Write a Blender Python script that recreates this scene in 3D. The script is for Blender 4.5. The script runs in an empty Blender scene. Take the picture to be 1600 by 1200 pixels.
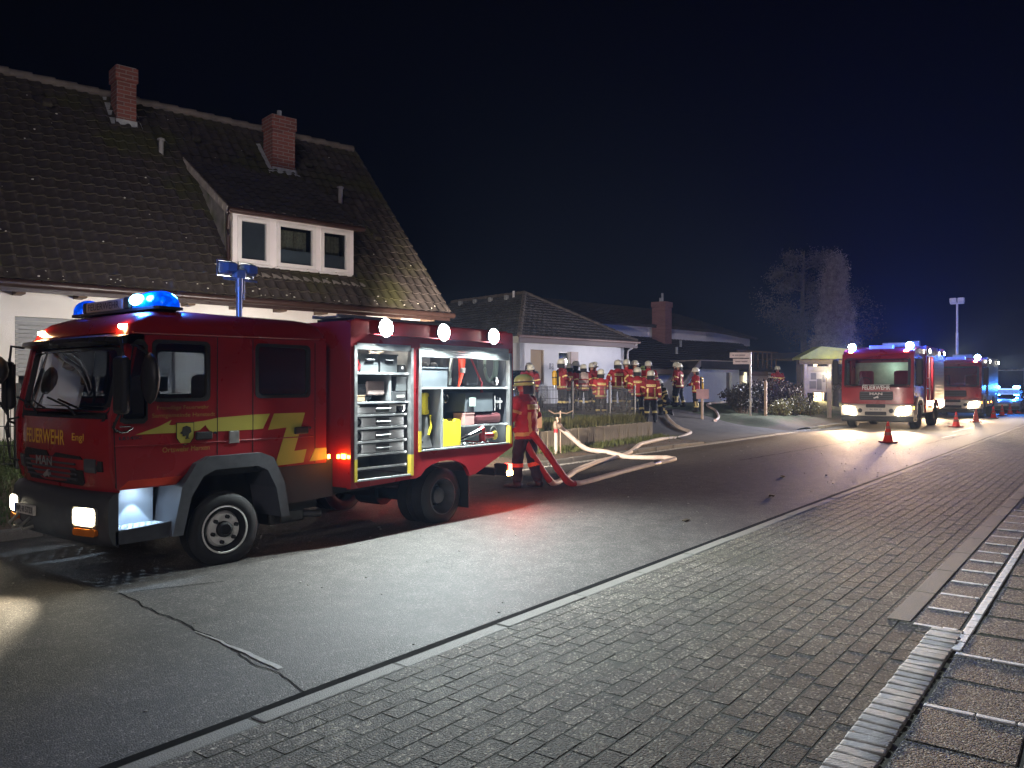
import bpy, bmesh, math, random
import numpy as np
from mathutils import Vector, Matrix
from mathutils.geometry import tessellate_polygon
random.seed(7); RN = random.Random(11)
SC = bpy.context.scene; COL = SC.collection
R = math.radians
# ------------------------------------------------------------------ camera
# world: X runs along the street (away to the right), Y across it towards the houses, Z up; metres
YAW = R(37.4)
cd = bpy.data.cameras.new('camera'); cam = bpy.data.objects.new('camera', cd); COL.objects.link(cam)
cam.location = (0, 0, 1.7)
cam.rotation_euler = (R(90.18), 0, YAW - R(90))
cd.sensor_width = 36.0; cd.lens = 36.0*1250/1600; cd.clip_start = .05; cd.clip_end = 2000
SC.camera = cam
# ------------------------------------------------------------------ night sky, faint sky glow
wd = bpy.data.worlds.new('World'); SC.world = wd; wd.use_nodes = True
wn = wd.node_tree; bgn = wn.nodes['Background']
sky = wn.nodes.new('ShaderNodeTexSky'); sky.sky_type = 'NISHITA'; sky.sun_disc = False
sky.sun_elevation = R(-4.5); sky.sun_rotation = R(75); sky.altitude = 50; sky.ozone_density = 4.0
wn.links.new(sky.outputs['Color'], bgn.inputs['Color']); bgn.inputs['Strength'].default_value = .010
sl = bpy.data.lights.new('ambient_fill', 'SUN'); sl.energy = .17; sl.angle = R(12); sl.color = (1.0, .90, .95)  # weak sun lamp added as fill, standing for ambient night glow
so = bpy.data.objects.new('ambient_fill', sl); COL.objects.link(so)
so.rotation_euler = Vector((.82, .60, -.34)).to_track_quat('-Z', 'Y').to_euler()
SC.view_settings.view_transform = 'Standard'; SC.view_settings.look = 'None'
SC.view_settings.exposure = 1.45; SC.view_settings.gamma = 1.0
SC.render.engine = 'CYCLES'
SC.cycles.use_denoising = True; SC.cycles.use_adaptive_sampling = True; SC.cycles.adaptive_threshold = .02
SC.cycles.max_bounces = 6; SC.cycles.transparent_max_bounces = 12
SC.cycles.sample_clamp_indirect = 3.0
SC.cycles.caustics_reflective = False; SC.cycles.caustics_refractive = False

# ------------------------------------------------------------------ materials
MATS = {}
def mat(name, col=(.5,.5,.5), rough=.6, metal=0., var=.12, scale=6., bump=0., bscale=40., coat=0., detail=4., spec=.5, dirt=None, dscale=2., dlo=.5, dhi=.7):
    """procedural surface: base colour broken up by noise, optional bump and dirt patches"""
    if name in MATS: return MATS[name]
    m = bpy.data.materials.new(name); m.use_nodes = True; MATS[name] = m
    nt = m.node_tree; b = nt.nodes['Principled BSDF']; L = nt.links.new
    tc = nt.nodes.new('ShaderNodeTexCoord')
    nz = nt.nodes.new('ShaderNodeTexNoise'); nz.inputs['Scale'].default_value = scale; nz.inputs['Detail'].default_value = detail
    L(tc.outputs['Object'], nz.inputs['Vector'])
    cr = nt.nodes.new('ShaderNodeMapRange'); cr.inputs[1].default_value = .3; cr.inputs[2].default_value = .7
    cr.inputs[3].default_value = 1-var; cr.inputs[4].default_value = 1+var
    L(nz.outputs['Fac'], cr.inputs[0])
    mx = nt.nodes.new('ShaderNodeVectorMath'); mx.operation = 'SCALE'; mx.inputs[0].default_value = col
    L(cr.outputs[0], mx.inputs['Scale'])
    out = mx.outputs[0]
    if dirt is not None:
        n2 = nt.nodes.new('ShaderNodeTexNoise'); n2.inputs['Scale'].default_value = dscale; n2.inputs['Detail'].default_value = 6
        L(tc.outputs['Object'], n2.inputs['Vector'])
        r2 = nt.nodes.new('ShaderNodeMapRange'); r2.inputs[1].default_value = dlo; r2.inputs[2].default_value = dhi
        L(n2.outputs['Fac'], r2.inputs[0])
        mm = nt.nodes.new('ShaderNodeMixRGB'); mm.inputs[2].default_value = (*dirt, 1)
        L(r2.outputs[0], mm.inputs[0]); L(out, mm.inputs[1]); out = mm.outputs[0]
    L(out, b.inputs['Base Color'])
    rr = nt.nodes.new('ShaderNodeMapRange'); rr.inputs[1].default_value = .3; rr.inputs[2].default_value = .7
    rr.inputs[3].default_value = max(.02, rough-.08); rr.inputs[4].default_value = min(1, rough+.08)
    L(nz.outputs['Fac'], rr.inputs[0]); L(rr.outputs[0], b.inputs['Roughness'])
    b.inputs['Metallic'].default_value = metal; b.inputs['Specular IOR Level'].default_value = spec
    b.inputs['Coat Weight'].default_value = coat; b.inputs['Coat Roughness'].default_value = .08
    if bump:
        n3 = nt.nodes.new('ShaderNodeTexNoise'); n3.inputs['Scale'].default_value = bscale; n3.inputs['Detail'].default_value = 5
        L(tc.outputs['Object'], n3.inputs['Vector'])
        bp = nt.nodes.new('ShaderNodeBump'); bp.inputs['Strength'].default_value = bump; bp.inputs['Distance'].default_value = .01
        L(n3.outputs['Fac'], bp.inputs['Height']); L(bp.outputs[0], b.inputs['Normal'])
    return m
def speckle(name, base, dark, light, scale, rough, patch, pscale=.6, bump=.5, spec=.3, plo=.4, phi=.7):
    """stone surface: mottled colour patches, with single grains picked out light and dark"""
    m = bpy.data.materials.new(name); m.use_nodes = True; MATS[name] = m; nt = m.node_tree; L = nt.links.new; b = nt.nodes['Principled BSDF']
    gm = nt.nodes.new('ShaderNodeNewGeometry'); v = nt.nodes.new('ShaderNodeTexVoronoi'); v.inputs['Scale'].default_value = scale; L(gm.outputs['Position'], v.inputs['Vector'])
    sp = nt.nodes.new('ShaderNodeSeparateColor'); L(v.outputs['Color'], sp.inputs[0])
    cr = nt.nodes.new('ShaderNodeValToRGB'); e = cr.color_ramp.elements; e[0].color = (*dark,1); e[1].color = (*light,1)
    for p,c in ((.30,base),(.78,base),(.92,tuple((x+y)/2 for x,y in zip(base,light)))):
        k = e.new(p); k.color = (*c,1)
    L(sp.outputs[0], cr.inputs[0])
    n = nt.nodes.new('ShaderNodeTexNoise'); n.inputs['Scale'].default_value = pscale; n.inputs['Detail'].default_value = 8; n.inputs['Roughness'].default_value = .65; L(gm.outputs['Position'], n.inputs['Vector'])
    mr = nt.nodes.new('ShaderNodeMapRange'); mr.inputs[1].default_value = plo; mr.inputs[2].default_value = phi; L(n.outputs['Fac'], mr.inputs[0])
    mx = nt.nodes.new('ShaderNodeMixRGB'); mx.blend_type = 'MULTIPLY'; mx.inputs[2].default_value = (*patch,1); L(mr.outputs[0], mx.inputs[0]); L(cr.outputs[0], mx.inputs[1])
    n5 = nt.nodes.new('ShaderNodeTexNoise'); n5.inputs['Scale'].default_value = 4.5; n5.inputs['Detail'].default_value = 3; L(gm.outputs['Position'], n5.inputs['Vector'])
    m5 = nt.nodes.new('ShaderNodeMapRange'); m5.inputs[1].default_value = .3; m5.inputs[2].default_value = .7; m5.inputs[3].default_value = .78; m5.inputs[4].default_value = 1.22; L(n5.outputs['Fac'], m5.inputs[0])
    s5 = nt.nodes.new('ShaderNodeVectorMath'); s5.operation = 'SCALE'; L(mx.outputs[0], s5.inputs[0]); L(m5.outputs[0], s5.inputs['Scale'])
    oi = nt.nodes.new('ShaderNodeObjectInfo'); rm = nt.nodes.new('ShaderNodeMapRange'); rm.inputs[3].default_value = .82; rm.inputs[4].default_value = 1.18; L(oi.outputs['Random'], rm.inputs[0])
    sc = nt.nodes.new('ShaderNodeVectorMath'); sc.operation = 'SCALE'; L(s5.outputs[0], sc.inputs[0]); L(rm.outputs[0], sc.inputs['Scale']); L(sc.outputs[0], b.inputs['Base Color'])
    r2 = nt.nodes.new('ShaderNodeMapRange'); r2.inputs[3].default_value = rough+.10; r2.inputs[4].default_value = rough-.12; L(n.outputs['Fac'], r2.inputs[0]); L(r2.outputs[0], b.inputs['Roughness'])
    b.inputs['Specular IOR Level'].default_value = spec
    bp = nt.nodes.new('ShaderNodeBump'); bp.inputs['Strength'].default_value = bump; bp.inputs['Distance'].default_value = .5/scale; bp.invert = True; L(v.outputs['Distance'], bp.inputs['Height']); L(bp.outputs[0], b.inputs['Normal']); return m
def emat(name, col, strength, base=(.8,.8,.8)):
    if name in MATS: return MATS[name]
    m = bpy.data.materials.new(name); m.use_nodes = True; MATS[name] = m
    b = m.node_tree.nodes['Principled BSDF']; b.inputs['Base Color'].default_value = (*base, 1)
    b.inputs['Emission Color'].default_value = (*col, 1); b.inputs['Emission Strength'].default_value = strength
    b.inputs['Roughness'].default_value = .25
    return m
def glassmat(name, tint=(.75,.8,.82), gl=.12, rough=.02):
    """thin pane: mostly see-through, with a fresnel reflection"""
    if name in MATS: return MATS[name]
    m = bpy.data.materials.new(name); m.use_nodes = True; MATS[name] = m
    nt = m.node_tree; nt.nodes.clear(); L = nt.links.new
    o = nt.nodes.new('ShaderNodeOutputMaterial'); t = nt.nodes.new('ShaderNodeBsdfTransparent'); t.inputs[0].default_value = (*tint, 1)
    g = nt.nodes.new('ShaderNodeBsdfGlossy'); g.inputs['Roughness'].default_value = rough; g.inputs[0].default_value = (.9,.9,.9,1)
    lw = nt.nodes.new('ShaderNodeLayerWeight'); lw.inputs[0].default_value = .35
    mr = nt.nodes.new('ShaderNodeMapRange'); mr.inputs[3].default_value = gl; mr.inputs[4].default_value = .8
    L(lw.outputs['Fresnel'], mr.inputs[0])
    mx = nt.nodes.new('ShaderNodeMixShader'); L(mr.outputs[0], mx.inputs[0]); L(t.outputs[0], mx.inputs[1]); L(g.outputs[0], mx.inputs[2])
    L(mx.outputs[0], o.inputs[0])
    return m

# ------------------------------------------------------------------ mesh building
class MB:
    def __init__(s): s.v = []; s.f = []; s.m = []
    def add(s, vs, fs, mi=0):
        n = len(s.v); s.v += [tuple(p) for p in vs]; s.f += [tuple(i+n for i in f) for f in fs]; s.m += [mi]*len(fs); return s
    def box(s, a, b, mi=0):
        x0,y0,z0 = a; x1,y1,z1 = b
        return s.add([(x0,y0,z0),(x1,y0,z0),(x1,y1,z0),(x0,y1,z0),(x0,y0,z1),(x1,y0,z1),(x1,y1,z1),(x0,y1,z1)],
              [(0,3,2,1),(4,5,6,7),(0,1,5,4),(1,2,6,5),(2,3,7,6),(3,0,4,7)], mi)
    def cbox(s, a, b, c=.02, mi=0):
        """box with chamfered edges"""
        x0,y0,z0 = a; x1,y1,z1 = b; bm = bmesh.new()
        bmesh.ops.create_cube(bm, size=1)
        for v in bm.verts: v.co = ((x0+x1)/2+v.co.x*(x1-x0), (y0+y1)/2+v.co.y*(y1-y0), (z0+z1)/2+v.co.z*(z1-z0))
        bmesh.ops.bevel(bm, geom=bm.edges[:], offset=min(c, .45*min(abs(x1-x0),abs(y1-y0),abs(z1-z0))), segments=2, profile=.5, affect='EDGES')
        bm.verts.index_update(); s.add([v.co[:] for v in bm.verts], [[v.index for v in f.verts] for f in bm.faces], mi); bm.free(); return s
    def cyl(s, p0, p1, r0, r1=None, n=12, caps=True, mi=0):
        r1 = r0 if r1 is None else r1
        p0 = Vector(p0); p1 = Vector(p1); d = (p1-p0).normalized()
        a = d.orthogonal().normalized(); b = d.cross(a)
        vs = []
        for p, r in ((p0,r0),(p1,r1)):
            for i in range(n):
                t = 2*math.pi*i/n; vs.append(p+(a*math.cos(t)+b*math.sin(t))*r)
        fs = [(i,(i+1)%n,n+(i+1)%n,n+i) for i in range(n)]
        if caps: fs += [tuple(range(n-1,-1,-1)), tuple(range(n,2*n))]
        return s.add(vs, fs, mi)
    def tube(s, pts, r, n=8, mi=0, flat=1.0, closed=False):
        pts = [Vector(p) for p in pts]; N = len(pts); vs = []; up = Vector((0,0,1))
        rr = r if isinstance(r, (list,tuple)) else [r]*N
        pa = None
        for i,p in enumerate(pts):
            d = (pts[min(i+1,N-1)]-pts[max(i-1,0)]).normalized()
            a = d.cross(up)
            if a.length < .05: a = pa if pa else d.orthogonal()
            a = a - d*a.dot(d); a.normalize(); pa = a; b = d.cross(a)
            for k in range(n):
                t = 2*math.pi*k/n; vs.append(p+a*math.cos(t)*rr[i]+b*math.sin(t)*rr[i]*flat)
        fs = [(i*n+k,i*n+(k+1)%n,(i+1)*n+(k+1)%n,(i+1)*n+k) for i in range(N-1) for k in range(n)]
        fs += [tuple(range(n-1,-1,-1)), tuple((N-1)*n+k for k in range(n))]
        return s.add(vs, fs, mi)
    def lathe(s, prof, c, axis='z', n=24, mi=0, cap=True):
        """prof: list of (radius, along-axis)"""
        c = Vector(c); vs = []
        A = {'z':(Vector((1,0,0)),Vector((0,1,0)),Vector((0,0,1))),'y':(Vector((1,0,0)),Vector((0,0,1)),Vector((0,1,0))),'x':(Vector((0,1,0)),Vector((0,0,1)),Vector((1,0,0)))}[axis]
        for r,h in prof:
            for k in range(n):
                t = 2*math.pi*k/n; vs.append(c+A[0]*r*math.cos(t)+A[1]*r*math.sin(t)+A[2]*h)
        m = len(prof)
        fs = [(i*n+k,i*n+(k+1)%n,(i+1)*n+(k+1)%n,(i+1)*n+k) for i in range(m-1) for k in range(n)]
        if cap: fs += ([] if cap == 'end' else [tuple(range(n-1,-1,-1))])+[tuple((m-1)*n+k for k in range(n))]
        return s.add(vs, fs, mi)
    def loft(s, rings, mi=0, cap0=True, cap1=True):
        n = len(rings[0]); vs = [p for r in rings for p in r]; m = len(rings)
        fs = [(i*n+k,i*n+(k+1)%n,(i+1)*n+(k+1)%n,(i+1)*n+k) for i in range(m-1) for k in range(n)]
        if cap0: fs.append(tuple(range(n-1,-1,-1)))
        if cap1: fs.append(tuple((m-1)*n+k for k in range(n)))
        return s.add(vs, fs, mi)
    def grid(s, fn, us, vs_, mi=0):
        vs = [fn(u,v) for v in vs_ for u in us]; n = len(us)
        return s.add(vs, [(j*n+i,j*n+i+1,(j+1)*n+i+1,(j+1)*n+i) for j in range(len(vs_)-1) for i in range(n-1)], mi)
    def plate(s, loops, fa, fb, mi=0):
        """flat panel with holes: loops[0] outline, others holes (2-D); fa / fb map (u,v) to the two faces"""
        L = [[Vector((p[0],p[1],0)) for p in lp] for lp in loops]
        tri = tessellate_polygon(L); flat = [p for lp in loops for p in lp]; n = len(flat)
        vs = [fa(*p) for p in flat]+[fb(*p) for p in flat]
        fs = [tuple(t) for t in tri]+[tuple(i+n for i in reversed(t)) for t in tri]
        o = 0
        for lp in loops:
            k = len(lp)
            fs += [(o+i,o+(i+1)%k,o+n+(i+1)%k,o+n+i) for i in range(k)]; o += k
        return s.add(vs, fs, mi)
    def prism(s, poly, fa, fb, mi=0): return s.plate([poly], fa, fb, mi)
    def blob(s, c, r, sub=2, mi=0, jit=0.):
        bm = bmesh.new(); bmesh.ops.create_icosphere(bm, subdivisions=sub, radius=1)
        r = (r,r,r) if not isinstance(r,(tuple,list)) else r
        vs = []
        for v in bm.verts:
            k = 1+RN.uniform(-jit,jit); vs.append((c[0]+v.co.x*r[0]*k, c[1]+v.co.y*r[1]*k, c[2]+v.co.z*r[2]*k))
        bm.verts.index_update(); s.add(vs, [[v.index for v in f.verts] for f in bm.faces], mi); bm.free(); return s
    def mesh(s, name, fixn=True):
        me = bpy.data.meshes.new(name); me.from_pydata(s.v, [], s.f); me.polygons.foreach_set('material_index', s.m)
        if fixn:
            bm = bmesh.new(); bm.from_mesh(me); bmesh.ops.recalc_face_normals(bm, faces=bm.faces); bm.to_mesh(me); bm.free()
        me.update(); return me
def rrect(x0, y0, x1, y1, r, n=4):
    out = []
    for cx,cy,a in ((x1-r,y0+r,-90),(x1-r,y1-r,0),(x0+r,y1-r,90),(x0+r,y0+r,180)):
        for i in range(n+1):
            t = R(a+90*i/n); out.append((cx+r*math.cos(t), cy+r*math.sin(t)))
    return out
def circ(cx, cy, r, n=12, a0=0): return [(cx+r*math.cos(a0+2*math.pi*i/n), cy+r*math.sin(a0+2*math.pi*i/n)) for i in range(n)]

# ------------------------------------------------------------------ objects
def W(o):
    return ((W(o.parent) @ o.matrix_parent_inverse) if o.parent else Matrix()) @ o.matrix_basis
def smooth(me, ang=35):
    me.polygons.foreach_set('use_smooth', [True]*len(me.polygons))
    bm = bmesh.new(); bm.from_mesh(me)
    for e in bm.edges:
        if len(e.link_faces) != 2 or e.calc_face_angle(0) > R(ang): e.smooth = False
    bm.to_mesh(me); bm.free()
def link(name, me, mats, parent=None, world=True):
    """world=True: the mesh is in world coordinates, the parent transform is undone"""
    o = bpy.data.objects.new(name, me); COL.objects.link(o)
    if me.materials.__len__() == 0:
        for m in (mats if isinstance(mats, (list,tuple)) else [mats]): me.materials.append(m)
    if parent is not None:
        o.parent = parent
        if world: o.matrix_parent_inverse = W(parent).inverted()
    return o
def put(name, mb, mats, parent=None, world=True, sm=None, fixn=True):
    me = mb.mesh(name, fixn)
    if sm: smooth(me, sm)
    return link(name, me, mats, parent, world)
def tag(o, label, cat, group=None):
    o['label'] = label; o['category'] = cat
    if group: o['group'] = group
    return o
def thing(name, loc, label, cat, group=None, rz=0):
    o = bpy.data.objects.new(name, None); COL.objects.link(o); o.location = loc; o.rotation_euler = (0,0,rz); o.empty_display_size = .2
    return tag(o, label, cat, group)
def struct(o): o['kind'] = 'structure'; return o
def stuff(o): o['kind'] = 'stuff'; return o
def lamp(kind, loc, aim, power, col, parent=None, size=.05, cone=120, blend=.4, name='lamp_light'):
    l = bpy.data.lights.new(name, kind); l.energy = power; l.color = col
    if kind == 'SPOT': l.spot_size = R(cone); l.spot_blend = blend; l.shadow_soft_size = size
    elif kind == 'POINT': l.shadow_soft_size = size
    elif kind == 'AREA': l.shape = 'RECTANGLE'; l.size = size[0]; l.size_y = size[1]
    o = bpy.data.objects.new(name, l); COL.objects.link(o); o.location = loc
    if aim is not None: o.rotation_euler = Vector(aim).to_track_quat('-Z', 'Y').to_euler()
    if parent is not None:
        o.parent = parent; o.matrix_parent_inverse = W(parent).inverted()
    return o
def text(name, s, org, ux, uy, width, height, m, parent, ext=.003, bold=.0):
    """lettering: lower-left corner org, reading direction ux, up uy, fitted into width x height"""
    cu = bpy.data.curves.new('t', 'FONT'); cu.body = s; cu.size = 1; cu.extrude = 0; cu.offset = bold; cu.resolution_u = 3
    to = bpy.data.objects.new('t', cu); COL.objects.link(to)
    dg = bpy.context.evaluated_depsgraph_get(); dg.update()
    me = bpy.data.meshes.new_from_object(to.evaluated_get(dg)); bpy.data.objects.remove(to); bpy.data.curves.remove(cu)
    co = np.empty(len(me.vertices)*3); me.vertices.foreach_get('co', co); co = co.reshape(-1,3)
    lo = co.min(0); hi = co.max(0)
    u = (co[:,0]-lo[0])/(hi[0]-lo[0])*width; v = (co[:,1]-lo[1])/(hi[1]-lo[1])*height
    ux = np.array(ux,float); uy = np.array(uy,float)
    p = np.array(org,float)+u[:,None]*ux+v[:,None]*uy
    me.vertices.foreach_set('co', p.ravel()); me.name = name; me.materials.clear(); me.update()
    return link(name, me, m, parent)
def sstep(a, b, x):
    t = min(1, max(0, (x-a)/(b-a))); return t*t*(3-2*t)
# ================================================================== GROUND
KERB = 3.55            # edge of the carriageway on the camera's side
LEFT = 9.75            # its edge on the houses' side
def wall_t(s): return 11.30+(s-16.5)*.05
def zg(s, t):
    """height of the rising ground on the houses' side"""
    t0 = LEFT+.15
    bank = .10+.78*sstep(t0+.1, t0+2.6, t)+.12*sstep(14,30,t)                 # in front of the big house
    yard = .10+.03*sstep(t0,11.2,t)+.52*(1 if t > wall_t(s)+.22 else sstep(wall_t(s)+.02, wall_t(s)+.2, t))+.22*sstep(12.5,16,t)+.2*sstep(16,26,t)
    drive = .02+.12*sstep(t0,11.5,t)+.64*sstep(11.2,15.0,t)+.30*sstep(15,24,t)
    hedge = .10+.38*sstep(t0,11.8,t)+.40*sstep(12,15.5,t)+.25*sstep(16,26,t)
    a = sstep(12.6,14.2,s); b = sstep(22.05,22.5,s); c = sstep(30.2,31.4,s)
    z = bank+(yard-bank)*a; z = z+(drive-z)*b; return z+(hedge-z)*c
asphalt = speckle('asphalt', (.067,.061,.055), (.031,.029,.027), (.21,.19,.17), 105, .74, (.62,.60,.60), .45, .45, .28)
g = MB(); g.add([(-900,-900,-.06),(1500,-900,-.06),(1500,1500,-.06),(-900,1500,-.06)], [(0,1,2,3)])
struct(put('ground', g, mat('bare_ground', (.05,.045,.035), .95, var=.4, scale=.6)))
g = MB()
ss = [-60,-20]+[i*1.0 for i in range(-5,70)]+[80,100,140,200,400]
ts = [KERB-.02,4.2,5,6,7,8,9,LEFT]
g.grid(lambda u,v: (u, v+ (max(0,(u-30))*-.004 if v < 4 else 0), -.004+.035*math.sin(math.pi*(v-KERB)/(LEFT-KERB))-.035*math.sin(math.pi*.5)*0), ss, ts)
road = struct(put('road', g, asphalt, sm=60))
def zroad(t): return -.004+.035*math.sin(math.pi*max(0,min(1,(t-KERB)/(LEFT-KERB))))
def strip(mb, pts, w, dz=.004):
    """flat band following points on the carriageway"""
    pts = [Vector((p[0],p[1],0)) for p in pts]; vs = []
    for i,p in enumerate(pts):
        d = (pts[min(i+1,len(pts)-1)]-pts[max(i-1,0)]).normalized(); nn = Vector((-d.y,d.x,0)); ww = w[i] if isinstance(w,list) else w
        for k in (-1,1):
            q = p+nn*k*ww/2; vs.append((q.x,q.y,zroad(q.y)+dz))
    mb.add(vs, [(2*i,2*i+1,2*i+3,2*i+2) for i in range(len(pts)-1)])
crack_and_shade = mat('crack', (.008,.008,.008), .95, spec=.03); seal = mat('joint_filler', (.22,.21,.19), .55, var=.3, scale=30)
def wobble(a, b, n, amp, rs):
    r = random.Random(rs); out = []; o = 0
    for i in range(n+1):
        t = i/n; o = o*.7+r.uniform(-amp,amp); out.append((a[0]+(b[0]-a[0])*t-(b[1]-a[1])*o, a[1]+(b[1]-a[1])*t+(b[0]-a[0])*o))
    return out
m = MB(); strip(m, wobble((3.22,6.45),(2.98,4.45),22,.012,3), .012); strip(m, wobble((2.98,4.45),(2.86,3.60),14,.02,4), .009)
put('crack', m, crack_and_shade, road)
m = MB(); strip(m, wobble((3.03,5.05),(2.98,4.02),16,.008,5), [.01+.028*sstep(0,.9,i/16) for i in range(17)], .006); put('crack_filler', m, seal, road)
m = MB(); strip(m, wobble((3.30,6.40),(3.95,6.12),9,.01,8), .012); put('crack', m, crack_and_shade, road)
m = MB(); strip(m, wobble((17.5,6.9),(26.5,6.55),40,.004,9), .03); strip(m, wobble((26,4.6),(33,4.35),20,.006,10), .03); put('crack', m, crack_and_shade, road)
whl = mat('road_paint_worn', (.34,.33,.30), .6, var=.35, scale=14)
m = MB()
for s0,s1,t in ((29.5,31.6,4.75),(33.2,37.5,5.02)): strip(m, [(s0,t),(s1,t-.1)], .06, .005)
put('road_line', m, whl, road)
m = MB()
strip(m, [(x*.5-5, KERB+.022+max(0,x*.5-35)*-.004+RN.uniform(-.004,.004)) for x in range(0,150)], .12, .004); put('kerb_joint_shadow', m, crack_and_shade, road)  # dark band painting the kerb's shadow along the gutter
# scattered grit on the carriageway
m = MB(); r = random.Random(21)
for i in range(260):
    s = r.uniform(1.5,26); t = r.uniform(KERB+.05,8.5); q = r.uniform(.004,.014)*(1.6 if r.random()<.08 else 1)
    m.blob((s,t,zroad(t)+q*.3), (q,q*r.uniform(.6,1.2),q*.5), 0)
gr = stuff(tag(put('road_grit', m, mat('grit', (.22,.21,.19), .8, var=.5, scale=3)), 'small pale stones and grit scattered over the asphalt', 'grit'))
m = MB()
for s,t,q in ((14.9,5.05,.05),(9.3,4.35,.06),(12.2,4.3,.03)):
    for k in range(3): m.blob((s+RN.uniform(-.03,.03),t+RN.uniform(-.03,.03),zroad(t)+.015), (q,q*.7,.015), 1, jit=.3)
stuff(tag(put('leaf_litter', m, mat('dead_leaf', (.05,.035,.02), .9)), 'few dark clumps of dead leaves lying on the asphalt', 'leaves'))

# ------------------------------------------------------------------ footway: kerb stones, block paving
gq = speckle('block_paver', (.086,.077,.063), (.040,.037,.030), (.42,.37,.30), 85, .80, (.60,.64,.54), 1.1, .7, .3)
mortar = mat('paver_joint', (.058,.056,.042), .95, var=.5, scale=30)
kst = mat('kerb_stone', (.15,.14,.12), .75, var=.25, scale=60, bump=.5, bscale=120, dirt=(.12,.12,.10), dscale=2.5)
T0, T1 = 1.02, 3.40     # paved strip across the footway
m = MB(); m.grid(lambda u,v: (u,v,.0282), [-60,-5,0,5,10,20,40,400], [-6,T0-.4,T0,T1,KERB-.04]); foot = struct(put('footway', m, mortar))
r = random.Random(5)
PL, PW, JT = .235, .125, .0055
def paver_mesh(rr):
    c = .004; L2, W2 = (PL-JT)/2, (PW-JT)/2
    j = lambda a: rr.uniform(-a,a)
    top = [(-L2+c,-W2+c),(L2-c,-W2+c),(L2-c,W2-c),(-L2+c,W2-c)]; bot = [(-L2,-W2),(L2,-W2),(L2,W2),(-L2,W2)]
    return [(x,y,-.02) for x,y in bot]+[(x,y,-.006) for x,y in bot]+[(x+j(.001),y+j(.001),0) for x,y in top], [(0,1,5,4),(1,2,6,5),(2,3,7,6),(3,0,4,7),(4,5,9,8),(5,6,10,9),(6,7,11,10),(7,4,8,11),(8,9,10,11)]
def cam_px(s, t, z=.03):
    c, q = math.cos(YAW), math.sin(YAW); D = s*c+t*q; X = s*q-t*c
    if D < .5: return None
    return 800+1250*X/D, 604-1250*(z-1.7)/D, D
variants = []
for k in range(6):
    pv, pf = paver_mesh(r); mb = MB().add(pv, pf); me = mb.mesh('paver'); me.materials.append(gq); variants.append((me, pv, pf))
cells = []
rows = int((T1-T0)/PW)
for j in range(rows):
    t = T0+PW*(j+.5)
    n = 0; s = 1.2-(PL/2 if j % 2 else 0)
    while s < 46:
        p = cam_px(s,t)
        if p and -80 < p[0] < 1680 and p[1] < 1280: cells.append((s,t,p[2]))
        s += PL
cells.sort(key=lambda c: c[2])
inframe = [c for c in cells if (lambda p: 0 < p[0] < 1600 and p[1] < 1200)(cam_px(c[0],c[1]))]
near = set((round(c[0],3),round(c[1],3)) for c in inframe[:300])
m = MB()
for s,t,D in cells:
    z = .030+r.uniform(-.0010,.0010)+.0006*math.sin(s*1.3+t)*math.sin(t*2.1); a = r.uniform(-.012,.012); tx = r.uniform(-.006,.006); ty = r.uniform(-.004,.004)
    if (round(s,3),round(t,3)) in near:
        o = bpy.data.objects.new('paver', variants[r.randrange(6)][0]); COL.objects.link(o); o.parent = foot; o.location = (s,t,z); o.rotation_euler = (tx,ty,a)
    else:
        pv, pf = variants[r.randrange(6)][1:]
        ca, sa = math.cos(a), math.sin(a)
        m.add([(s+x*ca-y*sa, t+x*sa+y*ca, z+q+y*tx-x*ty) for x,y,q in pv], pf)
stuff(put('paver_field', m, gq, foot, fixn=False))
m = None; s = .4; i = 0
while s < 60:
    L = 1.0; sh = max(0,(s-30))*-.004
    mb = MB().cbox((-.494*L,-.062,-.10),(.494*L,.062,0),.012)
    if i == 0: kme = mb.mesh('kerb_stone'); kme.materials.append(kst)
    o = bpy.data.objects.new('kerb_stone', kme); COL.objects.link(o); o.parent = foot
    o.location = (s+.5,KERB-.105+sh,.034+r.uniform(-.003,.003)); o.rotation_euler = (r.uniform(-.006,.006),r.uniform(-.002,.002),r.uniform(-.004,.004)); s += 1.0; i += 1
# ------------------------------------------------------------------ parking bay: exposed aggregate slabs, pale stone strips, channel of upright stones
def aggregate():
    m = bpy.data.materials.new('exposed_aggregate'); m.use_nodes = True; nt = m.node_tree; L = nt.links.new; b = nt.nodes['Principled BSDF']
    tc = nt.nodes.new('ShaderNodeTexCoord'); v = nt.nodes.new('ShaderNodeTexVoronoi'); v.inputs['Scale'].default_value = 95
    gm = nt.nodes.new('ShaderNodeNewGeometry'); L(gm.outputs['Position'], v.inputs['Vector'])
    sp = nt.nodes.new('ShaderNodeSeparateColor'); L(v.outputs['Color'], sp.inputs[0])
    cr = nt.nodes.new('ShaderNodeValToRGB'); e = cr.color_ramp.elements
    e[0].position = 0; e[0].color = (.018,.020,.016,1); e[1].position = 1; e[1].color = (.46,.42,.34,1)
    for p,c in ((.45,(.055,.055,.045,1)),(.75,(.13,.12,.10,1)),(.9,(.25,.23,.19,1))):
        k = e.new(p); k.color = c
    L(sp.outputs[0], cr.inputs[0]); L(cr.outputs[0], b.inputs['Base Color']); b.inputs['Roughness'].default_value = .72; b.inputs['Specular IOR Level'].default_value = .3
    bp = nt.nodes.new('ShaderNodeBump'); bp.inputs['Strength'].default_value = .9; bp.inputs['Distance'].default_value = .006; bp.invert = True
    L(v.outputs['Distance'], bp.inputs['Height']); L(bp.outputs[0], b.inputs['Normal']); return m
agg = aggregate()
pale = mat('pale_strip_stone', (.72,.70,.70), .6, var=.3, scale=18, bump=.4, bscale=90)
chn = mat('channel_stone', (.56,.53,.50), .7, var=.32, scale=16, bump=.6, bscale=70, dirt=(.15,.14,.12), dscale=3)
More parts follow.
